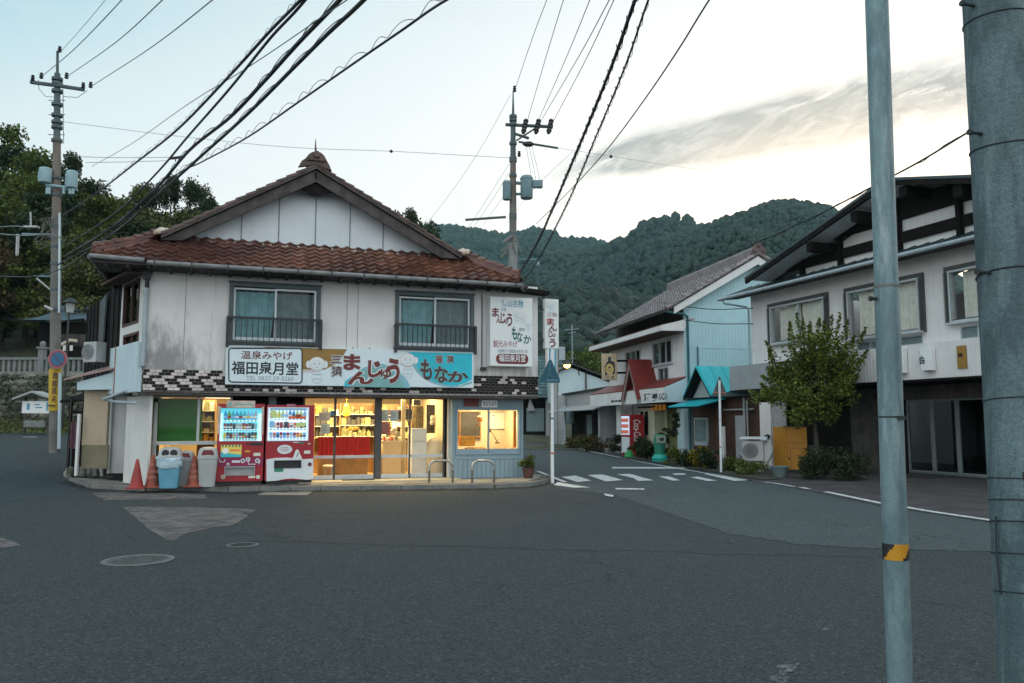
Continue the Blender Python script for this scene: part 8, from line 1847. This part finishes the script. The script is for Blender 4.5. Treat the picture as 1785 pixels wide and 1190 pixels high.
# ================================================================ UTILITY POLES AND WIRES
def insul(mb, p, ax=(0, 0, 1), s=1): mb.lathe(p, [(.03*s, 0), (.06*s, .03*s), (.03*s, .06*s), (.06*s, .09*s), (.03*s, .12*s), (.05*s, .16*s), (.01*s, .18*s)], 8, 0, ax)
def rings(mb, fn, pys, r): 
    for py in pys: a = fn(py); mb.tube([a-Vector((0, 0, .05)), a+Vector((0, 0, .05))], r, 10)
LY = 28.0; LX_ = lambda py: 95.5+(py-783)*(95.5-100.5)/(783-88)*1.0
lp = lambda py: at(LX_(py), py, LY)
LPo = thing('power_pole', Vector((lp(783).x, LY, .4)), 'tall utility pole with pale transformers and a yellow wrap at left', 'utility pole')
for nm, m, y0, y1, r0_, r1_ in (('lower_shaft', 'pole_grey', 800, 380, .185, .165), ('middle_shaft', 'pole_brown', 381, 240, .150, .13), ('upper_shaft', 'pole_dark', 241, 128, .115, .10), ('top_pipe', 'pole_dark', 128, 89, .05, .045)):
    mb = MB(); mb.tube([lp(y0), lp(y1)], r0_, 14, r1=r1_); mb.build(nm, G[m], LPo, smooth=50)
mb = MB(); rings(mb, lp, (138, 146, 159, 182, 201, 213, 222, 245, 310, 340, 395, 430, 460, 505, 540), .19); mb.build_each('band', G['pole_dark'], LPo)
mb = MB(); mb.tube([at(54, 143, LY), lp(151)+Vector((0, -.12, 0)), at(147, 156, LY)], .07, 6); mb.build_each('crossarm', G['pole_dark'], LPo)
mb = MB()
for x, y in ((57, 140), (72, 136), (116, 136), (145, 153), (104, 90), (158, 152)): insul(mb, at(x, y+1, LY-.05), s=1.3)
mb.build_each('insulator', G['black_rail'], LPo)
mb = MB(); mb.tube([at(67, 139, LY), at(68, 155, LY), at(80, 168, LY), at(96, 169, LY)], .012, 5); mb.tube([at(110, 168, LY), at(135, 170, LY), at(152, 158, LY)], .012, 5); mb.tube([at(110, 155, LY), at(111, 250, LY)], .014, 5); mb.build_each('jumper', G['wire_grey'], LPo)
for x0, y0, x1, y1, nm in ((68, 292, 89, 318, 'transformer'), (115, 297, 134, 327, 'transformer')):
    a = at((x0+x1)/2, y1, LY-.25); h = (y1-y0)/F*LY; r = (x1-x0)/F*LY/2; mb = MB(); mb.lathe(a, [(r*.92, 0), (r, .04), (r, h-.06), (r*1.05, h-.05), (r*.9, h)], 16)
    for k in range(8): an = k*.4+3.3; mb.tube([a+Vector((math.cos(an)*r*1.04, math.sin(an)*r*1.04, .08)), a+Vector((math.cos(an)*r*1.04, math.sin(an)*r*1.04, h-.15))], .012, 4)
    mb.build(nm, G['transformer_pale'], LPo, smooth=40)
mb = MB(); mb.tube([at(80, 322, LY-.2), at(133, 328, LY-.2)], .05, 6); mb.tube([at(82, 326, LY+.1), at(135, 331, LY+.1)], .04, 6)
for x in (82, 86, 111, 122, 127): mb.lathe(at(x, 338, LY-.25), [(.05, 0), (.05, .2), (.03, .24)], 8)
mb.build('transformer_rack', G['transformer_pale'], LPo)
mb = MB()
for k in range(24): a = lp(390+k*.9)+Vector((random.uniform(-.5, .3), random.uniform(-.3, .1), random.uniform(-.5, .5))); mb.tube([a, a+Vector((random.uniform(-.35, .35), 0, random.uniform(-.4, .3))), a+Vector((random.uniform(-.5, .5), 0, random.uniform(-.4, .4)))*.6], .016, 5)
mb.build('cable_bundle', G['pole_grey'], LPo)
mb = MB(); mb.tube([at(104, 371, LY-.2), at(103, 545, LY-.2)], .035, 8); mb.tube([at(105, 650, LY-.1), at(103, 782, LY-.1)], .055, 8); mb.build_each('conduit', G['pale_blue'], LPo)
mb = MB(); mb.tube([at(39, 408, LY), at(92, 409, LY)], .045, 6); mb.tube([at(60, 481, LY), at(97, 482, LY)], .03, 6); mb.build_each('arm', G['transformer'], LPo)
mb = MB(); mb.box(P(0, LY, 0), at(44, 395, LY).x, at(67, 395, LY).x, at(60, 397, LY).z, at(60, 394, LY).z, -.1, .1); mb.tube([at(54, 394, LY), at(53.5, 369, LY)], .03, 6); mb.tube([at(31.5, 408, LY), at(30, 444, LY)], .055, 7); mb.tube([at(30, 436, LY), at(29.5, 446, LY)], .03, 6); mb.build_each('lamp_arm', G['light_plastic'], LPo)
mb = MB(); mb.tube([at(64, 485, LY-.1), at(97, 512, LY-.1)], .03, 6); mb.tube([at(80, 534, LY-.3), at(92, 540, LY-.3)], .05, 6); mb.build_each('brace', G['light_plastic'], LPo)
mb = MB()
for py in (420, 470, 520, 560, 235, 175, 200):
    a = lp(py); s = 1 if py % 4 else -1; mb.tube([a+Vector((-.3, -.02, 0)), a+Vector((.3, -.02, 0))], .015, 5)
mb.build_each('step_bolt', G['pole_dark'], LPo)
# yellow wrap with vertical lettering, and no parking sign
a, b = lp(716), lp(643); t = thing('pole_wrap', a, 'yellow advertising wrap with dark vertical lettering around the left pole', 'advertising wrap')
mb = MB(); mb.tube([a, b], .20, 20); mb.build('sheet', G['yellow_wrap'], t, smooth=50)
wf = P(a.x, a.y-.205, 0); hh = b.z-a.z
mb = MB()
for k, ch in enumerate('旅館温泉'): z1 = b.z-.12-k*(hh-.4)/4; text_mb(mb, wf, ch, -.10, .12, z1-.24, z1, .0, 0, .015)
for v in range(len(mb.v)): x, y, z = mb.v[v]; dx = x-a.x; mb.v[v] = (x, a.y-math.sqrt(max(.203**2-dx*dx, .001)), z)
mb.box(wf, -.12, .12, a.z+.16, a.z+.21, -.0, .03)
mb.build('lettering', G['ink_brown'], t, fix=False)
c = at(101, 625.5, LY-.35); NF = P(c.x, c.y, 0); r = 16.5/F*LY; t = thing('no_parking_sign', c-Vector((0, 0, r)), 'round blue no parking sign with red rim on the left pole', 'road sign')
mb = MB(); mb.disc(NF, 0, c.z, 0, r, 0, 32, th=.01); mb.build('rim', mat('rim_pink', (.40, .18, .20), .5), t); mb = MB(); mb.disc(NF, 0, c.z, .012, r*.9, 0, 32); mb.build('red_ring', G['sign_red_ring'], t); mb = MB(); mb.disc(NF, 0, c.z, .018, r*.70, 0, 32); mb.build('blue_disc', G['sign_blue_bright'], t)
mb = MB(); d = r*.70*.7; mb.tube([NF.pt(-d, c.z+d, .022), NF.pt(d, c.z-d, .022)], .035, 4); mb.build('slash', mat('slash_dull', (.10, .10, .19), .5), t)
mb = MB(); mb.tube([c+Vector((0, .02, -.1)), c+Vector((0, .3, -.1))], .03, 6); mb.build('bracket', G['galv'], t)
# centre pole
CY = 28.0; CX_ = lambda py: 894+(py-470)*(894-894.5)/300
cp = lambda py: at(CX_(py), py, CY)
CPo = thing('power_pole', Vector((cp(470).x, CY, 0)), 'concrete utility pole with green transformers rising behind the shop', 'utility pole')
for nm, m, y0, y1, r0_, r1_ in (('lower_shaft', 'pole_grey', 760, 345, .165, .125), ('middle_shaft', 'pole_brown', 346, 275, .118, .105), ('upper_shaft', 'pole_dark', 276, 200, .105, .085), ('top_spike', 'pole_dark', 200, 158, .05, .02)):
    mb = MB(); mb.tube([cp(y0), cp(y1)], r0_, 14, r1=r1_); mb.build(nm, G[m], CPo, smooth=50)
mb = MB(); rings(mb, cp, (203, 209, 217, 250, 276, 280, 306, 374, 380, 408, 424, 450), .14); mb.build_each('band', G['pole_dark'], CPo)
mb = MB()
for k in range(18): a = cp(425+k*2.8); mb.tube([a-Vector((0, 0, .02)), a+Vector((0, 0, .02))], .172, 12)
mb.build_each('strap', G['grime_wall'], CPo)
mb = MB(); mb.tube([at(881, 217, CY), at(964, 221, CY)], .06, 6); mb.tube([cp(232), at(922, 241, CY)], .05, 6); mb.tube([at(900, 245, CY), at(943, 217, CY)], .03, 6); mb.tube([at(904, 247, CY-.3), at(973, 258, CY-.3)], .04, 6); mb.tube([at(811, 383, CY), at(882, 378, CY)], .045, 6); mb.build_each('crossarm', G['pole_dark'], CPo)
mb = MB()
for x in (917, 939, 961): 
    a, b = at(x, 210, CY-.1), at(x-5, 232, CY-.4); mb.tube([a, b], .06, 7)
    for k in range(4): q_ = a+(b-a)*(k/4); mb.tube([q_, q_+(b-a)*.1], .095, 8)
insul(mb, at(897, 160, CY), s=1.3); insul(mb, at(905, 273, CY), s=1.2)
mb.ell(at(921, 251, CY-.3), (.22, .12, .1), 0, 8, 5)
mb.build_each('insulator', G['black_rail'], CPo)
for x0, y0, x1, y1 in ((907, 305, 929, 346), (876, 314, 891, 348)):
    a = at((x0+x1)/2, y1, CY-.2); h = (y1-y0)/F*CY; r = (x1-x0)/F*CY/2; mb = MB(); mb.lathe(a, [(r*.9, 0), (r, .03), (r, h*.84), (r*1.07, h*.85), (r*1.07, h*.9), (r*.8, h)], 18); mb.build('transformer', G['transformer'], CPo, smooth=40)
mb = MB(); mb.tube([cp(318), at(912, 320, CY)], .06, 6); mb.tube([cp(338), at(912, 338, CY)], .05, 6); mb.tube([at(928, 318, CY-.2), at(946, 314, CY-.2)], .025, 5)
for x in (932, 938, 942): mb.lathe(at(x, 328, CY-.25), [(.05, 0), (.09, .05), (.09, .26), (.05, .3)], 8)
mb.build_each('fuse_rack', G['transformer'], CPo)
mb = MB(); mb.tube([at(877, 423, CY-.2), cp(413)+Vector((0, -.2, 0))], .06, 6); mb.tube([at(886, 432, CY), at(906, 431, CY)], .05, 6)
for k in range(8): a = cp(425+k)+Vector((random.uniform(-.3, .4), -.2, random.uniform(-.25, .25))); mb.tube([a, a+Vector((random.uniform(-.3, .3), 0, -.2))], .03, 5)
mb.build('bracket', G['pole_grey'], CPo)
mb = MB(); mb.tube([at(900, 452, CY), at(935, 452, CY)], .03, 6); mb.ell(at(936, 460, CY), (.1, .1, .12), 0, 8, 6); mb.build_each('arm', G['transformer'], CPo)
mb = MB()
for k in range(3): mb.tube([at(917+k*5, 253, CY-.3), at(927+k*7, 312, CY-.2)], .010, 4)
mb.build_each('drop_lead', G['wire_grey'], CPo)
# ---- wires: every wire hangs in the vertical plane between its two supports
def vplane_pts(A, B, px):
    d = Vector((B.x-A.x, B.y-A.y)); n = Vector((-d.y, d.x)); out = []
    for x, y in px:
        r = ray(x, y); t = (A.x*n.x+A.y*n.y)/(r.x*n.x+r.y*n.y); out.append(Vector((r.x*t, r.y*t, EYE+r.z*t)))
    return out
def hang(A, B, px, k=10, ext=True):
    p = vplane_pts(A, B, px); d = Vector((B.x-A.x, B.y-A.y)).normalized()
    if ext:                      # carry the curve on to the far support, beyond the frame
        s = [Vector((q.x-A.x, q.y-A.y)).dot(d) for q in p]; co = np.polyfit(s, [q.z for q in p], 2); sB = Vector((B.x-A.x, B.y-A.y)).length
        for f in (.25, .5, .75, 1.0):
            ss = s[-1]+(sB-s[-1])*f; p.append(Vector((A.x+d.x*ss, A.y+d.y*ss, float(np.polyval(co, ss)))))
    return bezier(p, k)
def cable(name, label, pts, r, m='wire', spiral=0, sr=.05, group=None, pitch=.35, lash=False):
    t = thing(name, pts[0], label, 'cable', group)
    mb = MB(); mb.tube(pts, r, 6); mb.build('strand', G[m], t, smooth=60)
    if spiral:
        cum = [0]
        for a, b in zip(pts, pts[1:]): cum.append(cum[-1]+(b-a).length)
        L_ = cum[-1]; n = int(L_/pitch*10); sp = []; ca = np.array(cum); arr = np.array([list(p) for p in pts])
        for i in range(n):
            s = L_*i/n; c = Vector([float(np.interp(s, ca, arr[:, j])) for j in range(3)]); an = s/pitch*6.283
            sp.append(c+(Vector((math.cos(an*.5)*sr*.25, 0, sr*abs(math.sin(an*.5)))) if not lash else Vector((math.cos(an)*sr*.5, 0, math.sin(an)*sr+random.uniform(-.6, .6)*sr))))
        mb = MB(); mb.tube(sp, spiral, 4, cap=False); mb.build('spiral_wrap', G[m], t)
    return t
PB = POLE_R[0]+POLE_R[1]*8; PB = Vector((PB.x, PB.y, 0)); LA = Vector((lp(400).x, LY, 0)); CA = Vector((cp(400).x, CY, 0))
def PBo(dx, dy=0): return Vector((PB.x+dx, PB.y+dy, 0))
# four thick communication cables and one lashed cable, from the left pole over the street to the near pole
cable('overhead_cable', 'thick cable wrapped in rings, uppermost of the bundle crossing the sky at left', hang(LA, PBo(-.3), [(110, 375), (160, 343), (235, 285), (310, 225), (400, 132), (470, 55), (524, 0)]), .020, 'wire', .0035, .075, pitch=.40)
cable('overhead_cable', 'plain black cable just right of the ring wrapped one', hang(LA, PBo(-.25), [(112, 430), (200, 372), (270, 305), (330, 235), (400, 155), (470, 68), (532, 0)]), .018)
cable('overhead_cable', 'heavy double cable in the middle of the bundle crossing the sky at left', hang(LA, PBo(-.15), [(112, 447), (190, 400), (270, 330), (330, 262), (400, 205), (460, 142), (520, 75), (592, 0)]), .026, 'wire', .007, .07, pitch=.8)
cable('overhead_cable', 'heavy black cable right of the middle one', hang(LA, PBo(-.05), [(100, 462), (190, 412), (280, 335), (355, 268), (430, 200), (510, 120), (570, 60), (634, 0)]), .024, 'wire', .006, .06, pitch=1.0)
cable('overhead_cable', 'lowest cable of the left bundle with a loosely coiled wire on top', hang(LA, PBo(.1), [(130, 470), (215, 385), (300, 310), (352, 282), (430, 240), (520, 178), (610, 115), (700, 53), (778, 0)]), .013, 'wire', .0038, .085, pitch=.5)
cable('overhead_wire', 'thin grey wire slanting behind the thick left bundle', hang(LA, PBo(-.2), [(160, 290), (230, 250), (330, 180), (420, 125), (500, 72), (575, 20)]), .007, 'wire_grey')
for (pts, lab) in (([(104, 92), (140, 52), (182, 2)], 'thin wire from the very top of the left pole'), ([(72, 134), (130, 85), (212, 0)], 'blue grey wire from the left end of the left pole crossarm'), ([(116, 134), (200, 75), (283, 0)], 'blue grey wire from the middle of the left pole crossarm'), ([(158, 151), (260, 85), (370, 0)], 'blue grey wire from the right end of the left pole crossarm')):
    cable('overhead_wire', lab, hang(Vector((at(*pts[0], LY).x, LY, 0)), PBo(0), pts), .013 if 'top' not in lab else .008, 'transformer')
cable('overhead_wire', 'thin wire with a bead strung between the two utility poles', bezier([at(111, 212, LY), at(300, 236, LY), at(500, 256, LY), at(682, 263.5, LY), at(800, 270, LY), at(890, 275, LY)], 8), .008, 'wire_grey')
mb = MB(); mb.ell(at(682, 263.5, LY), (.06, .06, .06)); mb.ell(at(1065, 272.5, 32), (.07, .07, .07)); tagp(mb.build('wire_bead', G['black_rail']), 'small dark beads on the thin span wires', 'bead')
cable('overhead_wire', 'thin wire running right from the centre pole across the cloud', bezier([at(905, 248, CY), at(1000, 262, 30), at(1065, 272, 32), at(1180, 290, 40), at(1300, 306, 60)], 8), .007, 'wire_grey')
cable('overhead_wire', 'upper of two level thin wires right of the left pole', bezier([at(112, 272, LY), at(200, 274.5, LY), at(305, 274, LY)], 6), .010, 'wire_grey'); cable('overhead_wire', 'lower of two level thin wires right of the left pole', bezier([at(150, 283, LY), at(220, 282, LY), at(290, 280, LY)], 6), .010, 'wire_grey')
mb = MB(); mb.tube([at(296, 276, LY), at(322, 273, LY)], .05, 6); mb.tube([at(306, 276, LY), at(306, 282, LY)], .02, 5); tagp(mb.build('splice_box', G['black_rail']), 'small dark splice clamp on the level wires above the wood', 'splice')
# bundle over the street from the centre pole to the near pole
cable('overhead_cable', 'thick ragged cable bundle climbing steeply right of the centre pole', hang(Vector((at(905, 478, CY).x, CY, 0)), PBo(.05), [(905, 478), (938, 420), (985, 312), (1030, 205), (1070, 105), (1107, 0)]), .024, 'wire', .006, .055, pitch=.33, lash=True)
cable('overhead_cable', 'second ragged cable bundle nearer the cloud', hang(Vector((at(915, 485, CY).x, CY, 0)), PBo(.2), [(915, 487), (945, 440), (990, 352), (1040, 235), (1090, 115), (1130, 0)]), .014, 'wire', .005, .045, pitch=.3, lash=True)
cable('overhead_wire', 'plain black wire crossing the cloud edge beside the ragged bundles', hang(CA, PBo(.4), [(935, 390), (1000, 325), (1060, 258), (1120, 178), (1180, 90), (1236, 0)]), .009)
for pts, lab in (([(899, 152), (925, 75), (953, 0)], 'thin wire from the spike of the centre pole'), ([(920, 208), (950, 105), (982, 0)], 'thin wire from the left insulator of the centre pole'), ([(940, 206), (985, 105), (1028, 0)], 'thin wire from the middle insulator of the centre pole'), ([(942, 212), (1005, 105), (1062, 0)], 'thin wire just right of the middle insulator of the centre pole'), ([(964, 212), (1018, 110), (1070, 0)], 'thin wire from the right insulator of the centre pole')):
    cable('overhead_wire', lab, hang(Vector((at(*pts[0], CY).x, CY, 0)), PBo(.1), pts), .009, 'wire_thin')
for pts, lab in (([(890, 165), (840, 255), (790, 330), (740, 395)], 'pale thin wire falling left from the top of the centre pole'), ([(888, 285), (850, 345), (815, 400), (800, 430)], 'upper pale stay falling left of the transformers'), ([(888, 300), (860, 345), (830, 390), (810, 425)], 'middle pale stay falling left of the transformers'), ([(888, 330), (865, 360), (840, 395)], 'lower pale stay falling left of the transformers')):
    cable('overhead_wire', lab, bezier([at(*p, CY+i*2) for i, p in enumerate(pts)], 8), .007, 'wire_grey')
for pts, lab in (([(1000, 262), (930, 330), (880, 395)], 'thin wire crossing behind the centre pole below its transformers'),):
    cable('overhead_wire', lab, bezier([at(*p, CY+3) for p in pts], 8), .007, 'wire_grey')
cable('overhead_cable', 'sagging twisted cable from the near pole over the teal house to the shop roof', hang(Vector((at(915, 490, 22.5).x, 22.5, 0)), PBo(-.1), [(915, 490), (960, 500), (1030, 501), (1120, 489), (1220, 462), (1330, 418), (1430, 372), (1515, 328), (1600, 283), (1686, 231)], 6, False), .0040, 'wire', .002, .006, pitch=.5, lash=True)
cable('overhead_wire', 'thin wire dropping across the wooded slope to the teal house', bezier([at(905, 425, CY), at(970, 465, 29), at(1060, 500, 31), at(1145, 525, 32.3), at(1192, 536, 32.3)], 8), .010, 'wire_thin')
for pts, lab in (([(1192, 534), (1245, 539), (1312, 537)], 'upper dark wire across the pale teal gable'), ([(1195, 558), (1250, 564), (1312, 564)], 'lower dark wire across the pale teal gable')): cable('overhead_wire', lab, bezier([at(pts[0][0], pts[0][1], 32.2), at(pts[1][0], pts[1][1], 30.5), at(pts[2][0], pts[2][1], 28.15)], 8), .016)
for pts, lab in (([(-20, 397), (25, 394), (44, 396)], 'pale wire entering from the left edge above the lamp arm'), ([(-20, 406), (40, 410), (95, 408)], 'second pale wire entering from the left edge at the lamp arm'), ([(-20, 480), (50, 482), (97, 472), (130, 455), (150, 440)], 'dark wire sagging from the left edge to the shop eave')): cable('overhead_wire', lab, bezier([at(x, y, LY-(.5 if x < 90 else (x-90)*.12)) for x, y in pts], 8), .018, 'wire_grey' if 'pale' in lab else 'wire_thin')
# lane of air: thin evening haze
mb = MB(); mb.wbox(-900, 900, -40, 1360, -8, 330); o = mb.build('haze', [], fix=True); tagp(o, kind='stuff')
hm = bpy.data.materials.new('haze'); hm.use_nodes = True; t_ = hm.node_tree; t_.nodes.remove(t_.nodes['Principled BSDF'])
pv = N(t_, 'ShaderNodeVolumePrincipled'); pv.inputs['Color'].default_value = (.50, .88, .92, 1); pv.inputs['Density'].default_value = .00018; pv.inputs['Anisotropy'].default_value = .2
t_.links.new(pv.outputs[0], t_.nodes['Material Output'].inputs['Volume']); o.data.materials.append(hm)
